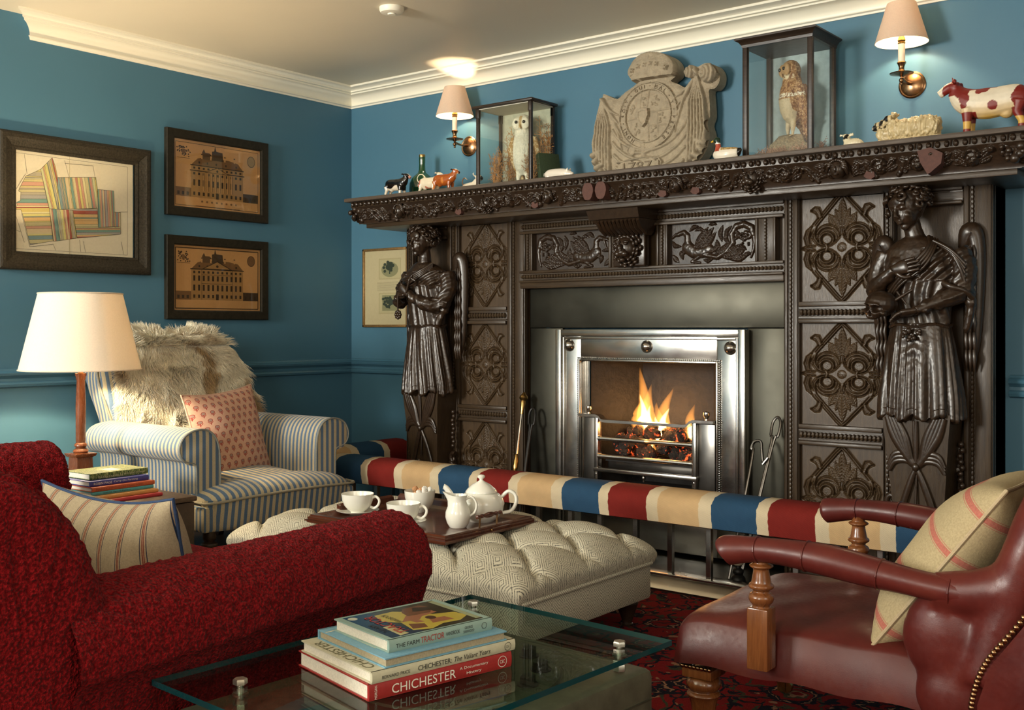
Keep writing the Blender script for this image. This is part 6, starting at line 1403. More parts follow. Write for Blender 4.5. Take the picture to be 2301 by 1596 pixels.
def book(name,label,P0,sd,dd,L,Dp,z0,th,cov,top=None,spine=None,pages=None,dust=True,group=None,reverse=False):
    """closed book lying flat. P0 = near spine corner, sd = direction along the spine, dd = towards the fore edge"""
    s=Vector((sd[0],sd[1],0)).normalized(); d=Vector((-s.y,s.x,0)); d=d if d.dot(Vector((dd[0],dd[1],0)))>0 else -d
    t=thing(name,label,'book',(P0[0],P0[1],z0),0,group); right=s.cross(d).z
    F=lambda a,b,c:(s*a+d*b+Vector((0,0,c)))
    def bxx(m,a0,a1,b0,b1,c0,c1):
        n=m.vs([F(a,b,c) for c in(c0,c1) for a,b in((a0,b0),(a1,b0),(a1,b1),(a0,b1))]); m.fs([tuple(n+i for i in f) for f in((0,3,2,1),(4,5,6,7),(0,1,5,4),(1,2,6,5),(2,3,7,6),(3,0,4,7))])
    m=MB(); bd=.0022
    if not reverse:
        bxx(m,0,L,.002,Dp,0,bd); bxx(m,0,L,.002,Dp,th-bd,th)
        m.loft([[F(a,.003-.0035*math.sin(q),th/2-th/2*math.cos(q)) for q in [PI*i/8 for i in range(9)]]+[F(a,.006,th),F(a,.006,0)] for a in (0,L)])
    else:
        bxx(m,0,L,0,Dp-.002,0,bd); bxx(m,0,L,0,Dp-.002,th-bd,th); bxx(m,0,L,Dp-.004,Dp,0,th)
    obj('cover',m,cov,t,angle=25)
    m=MB(); e=.0035
    if not reverse: bxx(m,e,L-e,.004,Dp-e,bd,th-bd)
    else: bxx(m,e,L-e,e,Dp-.004,bd,th-bd)
    obj('page_block',m,pages or MT['page'],t,smooth=False)
    # lettering frame on the spine: reads from P0 along s
    t['_']=1; del t['_']
    return t,F,s,d
def spine_text(t,F,s,d,items,th,name='spine_lettering'):
    for txt,a,c,w,h,mt,it in items:
        m=MB(); put_text(m,txt,frameM(F(a,-.0009,th*c),s,(0,0,1)) if s.cross(Vector((0,0,1))).dot(d)<0 else frameM(F(a,-.0009,th*c),s,(0,0,1)),w=w,h=h,ext=.0004,italic=it); obj(name,m,mt,t,smooth=False,recalc=False)
WH=mat('white_ink',(.72,.70,.60),.6); BK=mat('black_ink',(.02,.02,.02),.6); RD=mat('red_ink',(.38,.03,.02),.6); GL=mat('cream_ink',(.60,.55,.34),.6)
gB='books stacked on the chest'
s0=(-.02,1.0); s0=(.0,1.0); dd=(-1,.1)
stk=[('bottom pink paperback, lowest of the stack on the chest',(1.078,-2.190),.255,.19,.380,.0115,srgb('#b0353a')),
('floral orange book, second from the bottom of the stack on the chest',(1.058,-2.190),.25,.18,.392,.012,srgb('#c08a4a')),
('teal book, third from the bottom of the stack on the chest',(1.028,-2.190),.250,.18,.4045,.0115,srgb('#4f979a')),
('orange red tractor book under the purple one on the chest',(1.026,-2.186),.252,.20,.4165,.0150,srgb('#b5552f')),
('purple spined farming book, second from the top of the stack on the chest',(1.000,-2.180),.238,.17,.432,.0180,srgb('#3c3f86')),
('dark green grass patterned book on top of the stack on the chest',(.967,-2.160),.236,.165,.4505,.0215,None)]
def grassm():
    def f(n,b):
        p=n.pos((1,3,1)); a=n.noise(p,60,4,.7,2); n.col(b,n.ramp(a,[(.40,(.020,.045,.010)),(.52,(.10,.15,.03)),(.60,(.50,.48,.20))]))
    return mat('grass_print',(.1,.15,.03),.35,build=f)
for i,(lb,P0,L,Dp,z0,th,c) in enumerate(stk):
    cm=grassm() if c is None else plain('book_cloth',c,.45,0,120,.08,.05)
    t,F,s,d=book('book',lb,P0,(-.03,1),(-1,0),L,Dp,z0,th,cm,group=gB)
    if i==4: spine_text(t,F,s,d,[('ROBIN PAGE',.050,.5,.072,.0085,WH,0),('Carry On Farming',.142,.5,.098,.0085,WH,.2)],th); 
    if i==3: spine_text(t,F,s,d,[('MASSEY-FERGUSON TRACTORS',.108,.5,.19,.0075,mat('dim_ink',(.20,.05,.03),.6),0)],th)
    if i==5: spine_text(t,F,s,d,[('GRASS FARMING',.080,.30,.10,.0065,GL,0),('FROM START TO FINISH',.178,.45,.085,.005,GL,0)],th)
    if i==2: spine_text(t,F,s,d,[('and the Ages in Pictures',.10,.5,.11,.006,BK,0)],th)
    if i==5:
        m=MB(); f=lambda a,b:F(a,b,th+.0003); m.quad(f(.10,.035),f(.15,.035),f(.15,.10),f(.10,.10)); obj('pasted_label',m,mat('label_paper',(.68,.62,.42),.7),t,smooth=False,recalc=False)
# ---------------------------------------------------------------- red boucle sofa
SF=thing('red_sofa','deep red boucle wool sofa with scrolled arms seen from behind at the left','sofa',(1.87,-2.85,0))
def boxes(m,*b,**k): m.box(*b,**k)
def sofa_arm(x0,x1,yf,yb,top,r,out):
    """rolled arm: axis from front (x0,yf) to back (x1,yb); out=+1 if the outside is +x"""
    m=MB(); N=190; K=150
    def fn(i,j):
        s=i; q=j*2*PI
        if s<.10: e=math.sqrt(max(0,1-((.10-s)/.10)**2)); yy=yf+ (yb-yf)*0+ (-.05)*(s/.10)
        else: e=1; yy=yf-.05+(yb-yf+.05)*(s-.10)/.90
        e=max(e,.02); cx=x0+(x1-x0)*(yf-yy)/(yf-yb); zc=top-r; 
        # profile: roll above, panel below to the floor line
        a=math.cos(q); b=math.sin(q)
        px=a*r; pz=b*r
        if b<-.15:  # lower half becomes the arm panel
            k=min(1,(-b-.15)/.5); pw=.072; px=(a*r)*(1-k)+ (np.sign(a)*pw*min(1,abs(a)*2.2)-out*.03)*k; pz=b*r*(1-k)+(-(zc-.10)*min(1,(-b-.15)/.45))*k
        return (cx+px*(e if b>-.15 else e**.5),yy,zc+(pz*e if b>-.15 else pz*(.9+.1*e)))
    m.grid(fn,N,K); me=mesh_of(m,'arm',MT['boucle'],recalc=True); bm=bmesh.new(); bm.from_mesh(me); bmesh.ops.remove_doubles(bm,verts=bm.verts,dist=.0006); bmesh.ops.recalc_face_normals(bm,faces=bm.faces); bm.to_mesh(me); bm.free()
    me.polygons.foreach_set('use_smooth',[True]*len(me.polygons)); a=getco(me); a-=np.array(SF.location); 
    setco(me,a); lumpy(me,.0042,(90,170)); link('arm',me,SF)
sofa_arm(2.665,2.775,-2.315,-3.30,.552,.122,1); sofa_arm(1.060,1.0,-2.325,-3.30,.615,.122,-1)
m=W(SF); m.box(1.10,2.66,-3.20,-2.40,.06,.27,.03); obj('seat_base',m,MT['boucle'],SF)
m=W(SF); m.box(1.165,2.585,-3.16,-2.365,.262,.385,.05); me=mesh_of(m,'seat_cushion',MT['boucle']); link('seat_cushion',me,SF)
# back: profile swept along x with a rounded near end
pf=[(-3.13,.30),(-3.135,.44),(-3.160,.56),(-3.205,.67),(-3.265,.745),(-3.335,.785),(-3.41,.780),(-3.475,.73),(-3.50,.65),(-3.485,.55),(-3.465,.40),(-3.45,.20),(-3.44,.05),(-3.20,.05),(-3.15,.15)]
pf=[(a-.055,b-(.022 if b>.5 else 0)) for a,b in pf]; pf=[tuple(q)[:2] for q in bez([(a,b,0) for a,b in pf+pf[:1]],14)][:-1]; cy_,cz_=-3.365,.42
m=MB(); X1=2.835; rings=[]
for x,s in [(.93,.86),(.95,.94),(.985,.98)]+[(1.0+i*.006,1.0) for i in range(301)]+[(X1-.020,.995),(X1-.012,.985),(X1-.010,.960),(X1-.004,.962),(X1+.006,.945),(X1+.016,.88),(X1+.024,.75),(X1+.028,.5),(X1+.030,.2)]:
    rings.append([(x,cy_+(y-cy_)*s,cz_+(z-cz_)*s) for y,z in pf])
m.loft(rings); me=mesh_of(m,'back',MT['boucle'],recalc=True); me.polygons.foreach_set('use_smooth',[True]*len(me.polygons)); a=getco(me)-np.array(SF.location); setco(me,a); lumpy(me,.0042,(90,170)); bk=link('back',me,SF)
for x,y in ((1.12,-2.45),(2.62,-2.45),(1.12,-3.3),(2.62,-3.3)): m=W(SF); turned(m,[(.014,.011),(.02,.03),(.026,.07),(.03,.10)],(x,y,0)); obj('leg',m,MT['darkwood'],SF)
def tickpillow():
    def f(n,b):
        p=n.pos(); s=n.sep(p); w=n.noise(p,300,2,.5); P_=.064
        fr=n.math('FRACT',n.math('ADD',n.math('MULTIPLY',s[0],1/P_),20.35))
        k=n.ramp(fr,[(0,(.42,.35,.235)),(.30,(.022,.035,.07)),(.325,(.42,.31,.20)),(.385,(.20,.035,.025)),(.415,(.45,.30,.19)),(.44,(.20,.035,.025)),(.465,(.42,.31,.20)),(.53,(.022,.035,.07)),(.555,(.42,.35,.235))],'CONSTANT')
        d=n.noise(p,60,3,.6); k=n.mix(.35,k,n.ramp(w,[(.35,(.5,.5,.5)),(.65,(1,1,1))]),'MULTIPLY'); n.col(b,n.mix(.15,k,n.ramp(d,[(.4,(.6,.6,.6)),(.6,(1,1,1))]),'MULTIPLY')); n.bump(b,w,.3,.001)
    return mat('striped_linen',(.4,.35,.25),.9,build=f,spec=.1)
pillow('striped_cushion','grey linen cushion with narrow navy and red stripes and blue piping on the red sofa',(2.135,-2.755,.390),(1,.06,0),(.0,-.24,1),.52,.44,.21,tickpillow(),plain('blue_piping',(.018,.045,.115),.8,0,200,.2,.2),.035,2,sag=.05)
# ---------------------------------------------------------------- buttoned ottoman
OT=thing('tufted_ottoman','large buttoned ottoman in a black and cream diamond weave before the fender','ottoman',(2.01,-1.495,0))
hx,hy,zs,zt=.650,.365,.215,.338
def tuft(x,y):
    a,b=.150,.125; p=x/a; q=y/b; u=(p+q)/2; v=(p-q)/2
    s=abs(math.sin(PI*u))*abs(math.sin(PI*v)); h=.032*s**.45
    du=u-round(u); dv=v-round(v); d=math.hypot((du+dv)*a,(du-dv)*b); return h-.020*math.exp(-(d/.020)**2)-.018*math.exp(-(min(abs(du),abs(dv))/.05)**2)*(1-.0*s)
def ofn(i,j):
    s=math.sin((i-.5)*PI); t_=math.sin((j-.5)*PI); s=(s+ (i-.5)*2)/2; t_=(t_+(j-.5)*2)/2
    e=max(abs(s),abs(t_)); k=max(0,1-abs(s)**7)*max(0,1-abs(t_)**7); k=k**.30
    bul=.022*math.sin(min(1,k)*PI)**1.0; x=s*(hx+bul*(abs(s)**6)); y=t_*(hy+bul*(abs(t_)**6))
    ed=min(hx-abs(s*hx),hy-abs(t_*hy)); fad=min(1,ed/.07)
    return (x,y,zs+(zt-.022-zs)*k+tuft(s*hx,t_*hy)*(.25+.75*fad)*k)
m=MB(); m.grid(ofn,190,120); top=obj('buttoned_top',m,MT['diat'],OT,angle=80)
m=MB(); a,b=.150,.125
for i in range(-4,5):
    for j in range(-2,3):
        if (i+j)%2==0 and abs(i*a)<hx-.06 and abs(j*b)<hy-.06: x,y=i*a,j*b; m.ball((x,y,zt-.022+tuft(x,y)+.004),(.013,.013,.006),10)
bt=obj('buttons',m,MT['diat'],top); bt['kind']='stuff'
m=MB(); m.box(-hx+.006,hx-.006,-hy+.006,hy-.006,.095,zs+.004,.012); obj('upholstered_base',m,MT['dias'],OT)
m=MB(); P=[]; 
for sx,sy in ((1,1),(-1,1),(-1,-1),(1,-1)): P+= [(sx*(hx-.02*(k)),sy*(hy-.02*(1-k)),zs) for k in ((0,.5,1) if sx*sy>0 else (1,.5,0))]
P.append(P[0]); m.tube(P,.0065,8); obj('piping',m,MT['dias'],OT)
for sx in(-1,1):
    for sy in(-1,1): m=MB(); turned(m,[(.018,.0085),(.020,.015),(.016,.020),(.024,.045),(.033,.070),(.036,.085),(.028,.095),(.03,.10)],(sx*(hx-.065),sy*(hy-.065),0)); obj('leg',m,MT['darkwood'],OT)
# ---------------------------------------------------------------- tray and tea things
TZ=.338
TR=thing('wooden_tray','mahogany butler tray with turned handles resting on the buttoned ottoman','tray',(2.03,-1.588,TZ))
hx2,hy2=.312,.224
m=MB(); m.box(-hx2+.02,hx2-.02,-hy2+.02,hy2-.02,.002,.013); obj('board',m,MT['mahog'],TR,smooth=False)
pr=[(0,.0),(.0,.004),(-.006,.006),(-.006,.010),(.002,.012),(.001,.018),(.008,.021),(.008,.026),(.022,.027),(.030,.022),(.040,.013),(.040,.002)]
m=MB(); rings=[]
for sx,sy in ((-1,-1),(1,-1),(1,1),(-1,1)): rings.append([(sx*(hx2-i),sy*(hy2-i),h) for i,h in pr])
m.loft(rings,closed=False,wrap=True,cap=False); obj('moulded_rim',m,MT['mahog'],TR,angle=25)
for (x0,x1,y0,y1) in ((-hx2+.012,-.02,hy2-.03,hy2-.012),(.06,.16,hy2-.03,hy2-.012)):
    m=MB(); m.loft([[(x,y1,.020),(x,y0,.020),(x,y0+.008,.040),(x,y1,.046)] for x in (x0,x0+.006,x1-.006,x1)]); obj('gallery',m,MT['mahog'],TR,angle=30)
m=MB(); m.loft([[(-hx2+.012,y,.020),(-hx2+.03,y,.020),(-hx2+.024,y,.040),(-hx2+.012,y,.046)] for y in (-.10,hy2-.06)]); obj('gallery',m,MT['mahog'],TR,angle=30)
for sx in(-1,1):
    m=MB(); x=sx*(hx2-.012); 
    for y in(-.05,.035): m.tube([(x,y,.024),(x+sx*.002,y,.05),(x+sx*.004,y,.062)],.0032,6)
    h_=obj('handle_bracket',m,MT['bronze'],TR)
    m=MB(); m.X=Matrix.Translation((x+sx*.004,-.07,.062))@Matrix.Rotation(-PI/2,4,'X'); m.lathe([(.001,0),(.006,.003),(.006,.012),(.004,.018),(.0065,.024),(.0065,.030),(.0045,.036),(.008,.050),(.009,.062),(.008,.075),(.0045,.089),(.0065,.095),(.0065,.101),(.004,.107),(.006,.113),(.006,.122),(.001,.125)],n=14); obj('turned_grip',m,MT['mahog'],TR)
    m=MB(); m.ball((sx*(hx2+.001),.03-.035,.014),.003,8); obj('brass_pin',m,MT['brass'],TR)
TB=TZ+.013
def teacup(label,x,y,ang,spoon=False):
    sc=thing('saucer','white china saucer '+label,'saucer',(x,y,TB)); m=MB(); m.lathe([(.001,.001),(.028,.001),(.030,.004),(.052,.008),(.072,.015),(.074,.017),(.071,.0175),(.050,.011),(.026,.0065),(.001,.006)],n=44); obj('dish',m,MT['china'],sc,angle=60)
    t=thing('teacup','white china teacup '+label,'cup',(x,y,TB+.0065),ang); m=MB()
    m.lathe([(.001,.002),(.020,.002),(.022,.0),(.024,.001),(.024,.005),(.034,.012),(.046,.026),(.053,.044),(.056,.066),(.0545,.066),(.051,.044),(.043,.027),(.030,.014),(.001,.009)],n=44); obj('bowl',m,MT['china'],t,angle=60)
    m=MB(); m.tube(bez([(.050,0,.052),(.066,0,.057),(.078,0,.045),(.074,0,.028),(.060,0,.018),(.046,0,.022)],5),[.0045]*26,10,sy=.8); obj('handle',m,MT['china'],t)
    if spoon:
        t=thing('teaspoon','small steel teaspoon on the saucer of the teacup nearest the milk jug','spoon',(x+.055,y-.008,TB+.0185),-.5); m=MB(); m.tube([(-.03,0,.0015),(.0,0,.0),(.05,0,.006)],[.0012,.0014,.002],6); m.ball((-.04,0,.001),(.012,.008,.0025),10); obj('spoon_body',m,MT['steel'],t)
teacup('at the left end of the tray',1.798,-1.655,.45); teacup('nearest the milk jug on the tray',2.060,-1.700,.45,True)
t=thing('sugar_bowl','white china bowl heaped with brown and white sugar lumps','bowl',(1.925,-1.480,TB)); m=MB()
m.lathe([(.001,.002),(.022,.002),(.024,0),(.026,.003),(.036,.012),(.046,.030),(.052,.052),(.054,.074),(.0525,.074),(.049,.050),(.042,.030),(.03,.016),(.001,.012)],n=44); obj('bowl_body',m,MT['china'],t,angle=60)
R=random.Random(12)
BS=plain('brown_sugar',(.50,.26,.12),.9,0,300,.3,.8,bd=.003); WS=plain('white_sugar',(.80,.77,.70),.85,0,300,.1,.6,bd=.003)
for i in range(22):
    wht=i%2; ang=R.random()*6; r=R.uniform(0,.034); x=1.925+(r*math.cos(ang)*.8)+(.016 if wht else -.018); y=-1.480+r*math.sin(ang)*.8+(-.004 if wht else .004); z=TB+.055+.022*(i/21)+R.uniform(0,.010)*(1-r/.04)
    o=MB(); 
    if wht: o.box(-.012,.012,-.008,.008,-.006,.006,.004)
    else: o.ball((0,0,0),(.010,.009,.008),8)
    me=mesh_of(o,'sugar_lump',WS if wht else BS); 
    if not wht: a_=getco(me); a_*=(1+.5*(vn(a_+i,240)-.5))[:,None]; setco(me,a_)
    o=link('sugar_lump',me,None,(x,y,z),(R.random()*6,R.random()*6,R.random()*6)); tag(o,('white' if wht else 'brown')+' sugar lump heaped in the white china bowl','sugar lump',('white' if wht else 'brown')+' sugar lumps in the bowl')
t=thing('milk_jug','small white china milk jug with a pointed spout beside the teapot','jug',(2.225,-1.620,TB),math.radians(32)); m=MB(); rings=[]
for r,z in ((.026,0),(.028,.002),(.036,.016),(.041,.034),(.040,.050),(.033,.068),(.027,.082),(.028,.094),(.031,.104)):
    k=max(0,(z-.070)/.034); rings.append([(math.cos(q)*r*(1+0)-(.020*k*max(0,-math.cos(q))**5),math.sin(q)*r*(1-.12*k*max(0,-math.cos(q))),z+.010*k*max(0,-math.cos(q))**4) for q in [2*PI*j/36 for j in range(36)]])
inner=[[((x*.93),y*.93,z-.0) for x,y,z in rg] for rg in rings[::-1][:4]]
m.loft(rings+inner+[[(x*.3,y*.3,.07) for x,y,z in rings[6]]]); obj('jug_body',m,MT['china'],t,angle=60)
m=MB(); m.tube(bez([(.026,0,.092),(.046,0,.098),(.060,0,.078),(.056,0,.052),(.038,0,.036)],6),.0042,10,sy=1.3); obj('handle',m,MT['china'],t)
t=thing('teapot','round white china teapot with a domed lid and knob on the tray','teapot',(2.205,-1.480,TB),math.radians(36)); m=MB()
m.lathe([(.001,.002),(.040,.002),(.043,0),(.046,.003),(.060,.014),(.073,.036),(.077,.058),(.072,.076),(.058,.090),(.050,.094),(.048,.094),(.001,.094)],n=48); obj('pot_body',m,MT['china'],t,angle=60)
m=MB(); m.lathe([(.052,.094),(.053,.097),(.046,.106),(.030,.120),(.012,.130),(.006,.134),(.006,.138),(.012,.143),(.013,.148),(.008,.152),(.001,.153)],n=40); obj('lid',m,MT['china'],t,angle=60)
m=MB(); m.tube(bez([(-.066,0,.040),(-.088,0,.052),(-.100,0,.082),(-.118,0,.108),(-.126,0,.112)],5),[.017,.0165,.016,.015,.014,.013,.0125,.012,.0115,.011,.0105,.010,.010,.0098,.0095,.0092,.009,.009,.009,.009,.0095],14); obj('spout',m,MT['china'],t)
m=MB(); m.tube(bez([(.066,0,.078),(.090,0,.098),(.112,0,.088),(.116,0,.062),(.100,0,.034),(.072,0,.026)],6),.0062,12,sy=1.35); obj('handle',m,MT['china'],t)
# ---------------------------------------------------------------- glass topped table on an old steel panel
GT=thing('glass_topped_table','glass topped low table built on an old riveted metal aircraft panel','table',(2.90,-2.345,0),math.radians(-3.2))
gz=.368
m=MB(); m.box(0,.545,-.80,0,gz+.001,gz+.0115); g=mesh_of(m,'glass_top',[MT['glasstop'],MT['glassedge']],False); 
for p in g.polygons: p.material_index=0 if abs(p.normal.z)>.5 else 1
link('glass_top',g,GT)
MG=plain('olive_painted_metal',(.085,.085,.055),.55,.2,22,.30,.3,bd=.002)
m=MB(); m.box(.030,.530,-.78,-.035,.012,.332,.018); bodyp=obj('metal_box',m,MG,GT)
m=MB()
for i in range(12): m.ball((.531,-.06-.052*i,.235),(.004,.013,.019),12)
m.box(.5295,.533,-.77,-.05,.273,.276)
obj('dimples',m,plain('dimple_metal',(.05,.05,.032),.5,.3,30,.3,.2),bodyp)
m=MB(); m.lathe([(.001,.0),(.205,.0),(.212,.003),(.210,.0075),(.200,.0095),(.001,.0095)],(.262,-.330,.332),60); m.lathe([(.060,.0095),(.062,.014),(.058,.016),(.001,.016)],(.262,-.330,.332),30); obj('round_flange',m,MG,bodyp)
def hexb(m,c,r,h,wash=True):
    if wash: m.lathe([(.001,0),(r*1.35,0),(r*1.35,.0025),(.001,.0025)],c,20)
    m.lathe([(r,.0025),(r,h-.002),(r*.86,h)],c,6)
for i in range(12):
    a=math.radians(10+30*i); m=MB(); hexb(m,(.262+.172*math.cos(a),-.330+.172*math.sin(a),.3415),.015,.018); obj('flange_bolt',m,plain('bolt_steel',(.05,.05,.045),.4,.8,40,.2,.2),bodyp)
for x,y in ((.495,-.105),(.140,-.715),(.495,-.715),(.075,-.07)):
    m=MB(); hexb(m,(x,y,gz+.0115),.0125,.012,False); hexb(m,(x,y,.3325),.0125,.016,False); m.tube([(x,y,.34),(x,y,gz+.014)],.006,10); m.lathe([(.001,.0),(.014,.0),(.014,.003),(.001,.003)],(x,y,gz-.005),18); m.tube([(x,y,.348),(x,y,gz-.004)],.009,10); obj('clamp_bolt',m,plain('galvanised_bolt',(.42,.40,.34),.32,.9,60,.2,.2),GT)
m=MB(); n_=[]
m.quad((.10,-.76,.3335),(.20,-.74,.3335),(.22,-.52,.3335),(.09,-.50,.3335)); m.mi=1; m.quad((.20,-.76,.3335),(.33,-.76,.3335),(.32,-.62,.3335),(.21,-.60,.3335)); obj('worn_paint_patch',m,[plain('faded_red_paint',(.16,.055,.04),.6,0,30,.35,.2),plain('faded_blue_paint',(.05,.085,.10),.6,0,30,.35,.2)],bodyp,smooth=False,recalc=False)
# books on the glass
gG='books stacked on the glass table'; z0=gz+.0122
CR=plain('red_jacket',(.30,.022,.020),.35,0,90,.08,.05); CW=plain('cream_jacket',(.50,.48,.34),.5,0,60,.08,.05); CB_=plain('sky_blue_cloth',(.17,.36,.47),.6,0,200,.08,.15); CT=plain('sage_jacket',(.26,.38,.33),.4,0,60,.06,.05)
t,F,s,d=book('book','thick red jacketed Chichester history at the bottom of the stack on the glass','_',1,1,1,1,1,1) if False else book('book','thick red jacketed Chichester history at the bottom of the stack on the glass',(3.235,-2.990),(.066,.286),(-1,.25),.297,.245,z0,.0275,CR,group=gG)
spine_text(t,F,s,d,[('CHICHESTER',.108,.47,.130,.0155,WH,0),('A Documentary',.212,.66,.062,.0062,WH,0),('History',.212,.30,.032,.0062,WH,0)],.0275)
m=MB(); M_=frameM(F(.275,-.0009,.0138),s,(0,0,1)); 
def ringmark(m,M,r,w=.0008):
    for i in range(24):
        a,b=2*PI*i/24,2*PI*(i+1)/24; m.quad(*[M@Vector((q*math.cos(c),q*math.sin(c),.0004)) for q,c in ((r,a),(r,b),(r-w,b),(r-w,a))])
ringmark(m,M_,.0100,.0010); put_text(m,'CSC',M_,w=.011,h=.006,ext=.0004); obj('publisher_roundel',m,WH,t,smooth=False,recalc=False)
m=MB(); put_text(m,'MORGAN',frameM(F(.012,-.0009,.0135),(0,0,1),tuple(-s)),w=.022,h=.0048,ext=.0004); obj('author_lettering',m,WH,t,smooth=False,recalc=False)
t,F,s,d=book('book','cream jacketed Chichester book, second from the bottom on the glass',(3.238,-2.986),(.064,.299),(-1,.25),.303,.238,z0+.0278,.0195,CW,group=gG)
spine_text(t,F,s,d,[('BERNARD PRICE',.046,.42,.055,.0055,BK,0),('CHICHESTER:',.125,.48,.070,.0085,BK,0),('The Valiant Years',.205,.48,.080,.0085,BK,.25)],.0195)
m=MB(); M_=frameM(F(.285,-.0009,.0098),s,(0,0,1)); ringmark(m,M_,.0075,.0008); put_text(m,'CSC',M_,w=.008,h=.0045,ext=.0004); obj('publisher_roundel',m,BK,t,smooth=False,recalc=False)
m=MB(); dn=tuple(d); put_text(m,'CHICHESTER',frameM(F(.0148,.117,.0197),tuple(d),tuple(-s)),w=.185,h=.0185,ext=.0003); obj('cover_lettering',m,plain('olive_ink',(.12,.11,.05),.6,0,90,.1,0),t,smooth=False,recalc=False)
t,F,s,d=book('book','plain sky blue cloth book, third up, showing its page edges',(3.240,-2.958),(.055,.254),(-1,.25),.258,.225,z0+.0476,.0165,CB_,pages=plain('old_pages',(.36,.31,.20),.85,0,300,.15,.2),group=gG,reverse=True)
m=MB(); f=lambda a,b:F(a,b,.0168); m.quad(f(.018,.06),f(.052,.06),f(.052,.20),f(.018,.20)); obj('loose_sheet',m,mat('sheet_paper',(.56,.60,.42),.7),t,smooth=False,recalc=False)
m=MB(); m.quad(f(.0,.195),f(.0,.199),f(.258,.235-.012),f(.258,.219)); obj('ribbon_marker',m,mat('ribbon_cream',(.65,.62,.45),.7),t,smooth=False,recalc=False)
t,F,s,d=book('book','sage green Farm Tractor Handbook with a pictorial cover on top of the stack','_',1,1,1,1,1,1) if False else book('book','sage green Farm Tractor Handbook with a pictorial cover on top of the stack',(3.225,-2.934),(.043,.212),(-1,.27),.222,.178,z0+.0643,.0215,CT,group=gG)
spine_text(t,F,s,d,[('THE FARM',.037,.46,.048,.0070,BK,0),('TRACTOR',.089,.50,.050,.0105,RD,0),('HANDBOOK',.133,.52,.030,.0065,BK,0),('GEORGE',.168,.68,.018,.0048,BK,0),('SHERWOOD',.168,.36,.024,.0048,BK,0)],.0215)
m=MB(); M_=frameM(F(.203,-.0009,.0112),s,(0,0,1)); ringmark(m,M_,.0058,.0008); obj('publisher_mark',m,BK,t,smooth=False,recalc=False)
# cover picture: a farmer at the wheel, painted flat areas
A=Art(lambda u,v,k:F(.012+.198*u,.010+.160*v,.0217+k),); nv=srgb('#25384f'); ye=srgb('#c9b64e'); gr=srgb('#3f3a26'); pk=srgb('#a8704f'); br=srgb('#7a4f30')
A.rect(0,0,1,1,gr); A.poly([(0,0),(.34,0),(.26,.45),(.30,1),(0,1)],nv); A.poly([(.28,.1),(.44,.02),(.62,.12),(.80,.10),(.95,.22),(.92,.42),(.72,.50),(.66,.66),(.48,.88),(.27,.86),(.22,.60),(.33,.42)],ye)
A.poly([(.10,.02),(.20,.04),(.21,.42),(.12,.40)],srgb('#c9c08a')); A.poly([(.35,.44),(.52,.40),(.60,.50),(.80,.55),(.78,.68),(.55,.70),(.47,.60)],pk); A.poly([(.50,.60),(.74,.58),(.86,.74),(.80,.92),(.60,.90),(.52,.76)],br); A.poly([(.30,.14),(.44,.10),(.48,.24),(.36,.34)],br); A.poly([(.55,.20),(.78,.18),(.76,.34),(.60,.36)],pk); A.oval(.64,.40,.05,.07,srgb('#5a3a26')); A.poly([(.44,.32),(.52,.30),(.50,.46),(.42,.48)],pk); A.poly([(.62,.72),(.92,.62),(.97,.70),(.70,.88)],srgb('#3a3222'))
A.rect(.94,.04,1.0,.98,srgb('#a8b08a')); A.oval(.06,.90,.045,.06,srgb('#d8d6b8'))
obj('cover_picture',A.m,MT['vcg'],t,smooth=False,vc=True,recalc=False)
for txt,a,b,w_,h_,mt in (('THE FARM',.026,.070,.055,.013,BK),('TRACTOR',.050,.085,.125,.022,RD),('HANDBOOK',.078,.110,.060,.011,BK)):
    m=MB(); put_text(m,txt,frameM(F(a,b,.0222),tuple(d),tuple(-s)),w=w_,h=h_,ext=.0003); obj('title_lettering',m,mt,t,smooth=False,recalc=False)
# ---------------------------------------------------------------- oxblood leather armchair
LC=thing('leather_armchair','low oxblood leather armchair with turned oak posts at the right','armchair',(3.519,-1.721,0),math.radians(182))
m=MB()
def ls(i,j):
    u=i*2-1; v=j*2-1; k=(max(0,1-abs(u)**9)*max(0,1-abs(v)**9))**.15; x=u*.315; y=v*.290; return (x-.03,y,.215+.118*k+.026*(1-u*u)*(1-v*v)+.004*math.sin(x*30+1)*math.sin(y*25))
m.grid(ls,60,60); seat=obj('seat',m,MT['leather'],LC,angle=80)
m=MB(); m.box(-.335,.262,-.272,.272,.212,.290,.010); obj('seat_rail',m,MT['leather'],seat)
PB=[(.024,0),(.022,.004),(.024,.010),(.030,.020),(.033,.034),(.030,.046),(.024,.052),(.021,.058),(.024,.064),(.031,.070),(.033,.078),(.030,.084),(.026,.090),(.023,.110),(.020,.135),(.022,.140),(.029,.146),(.030,.152),(.022,.158),(.020,.164),(.022,.180)]
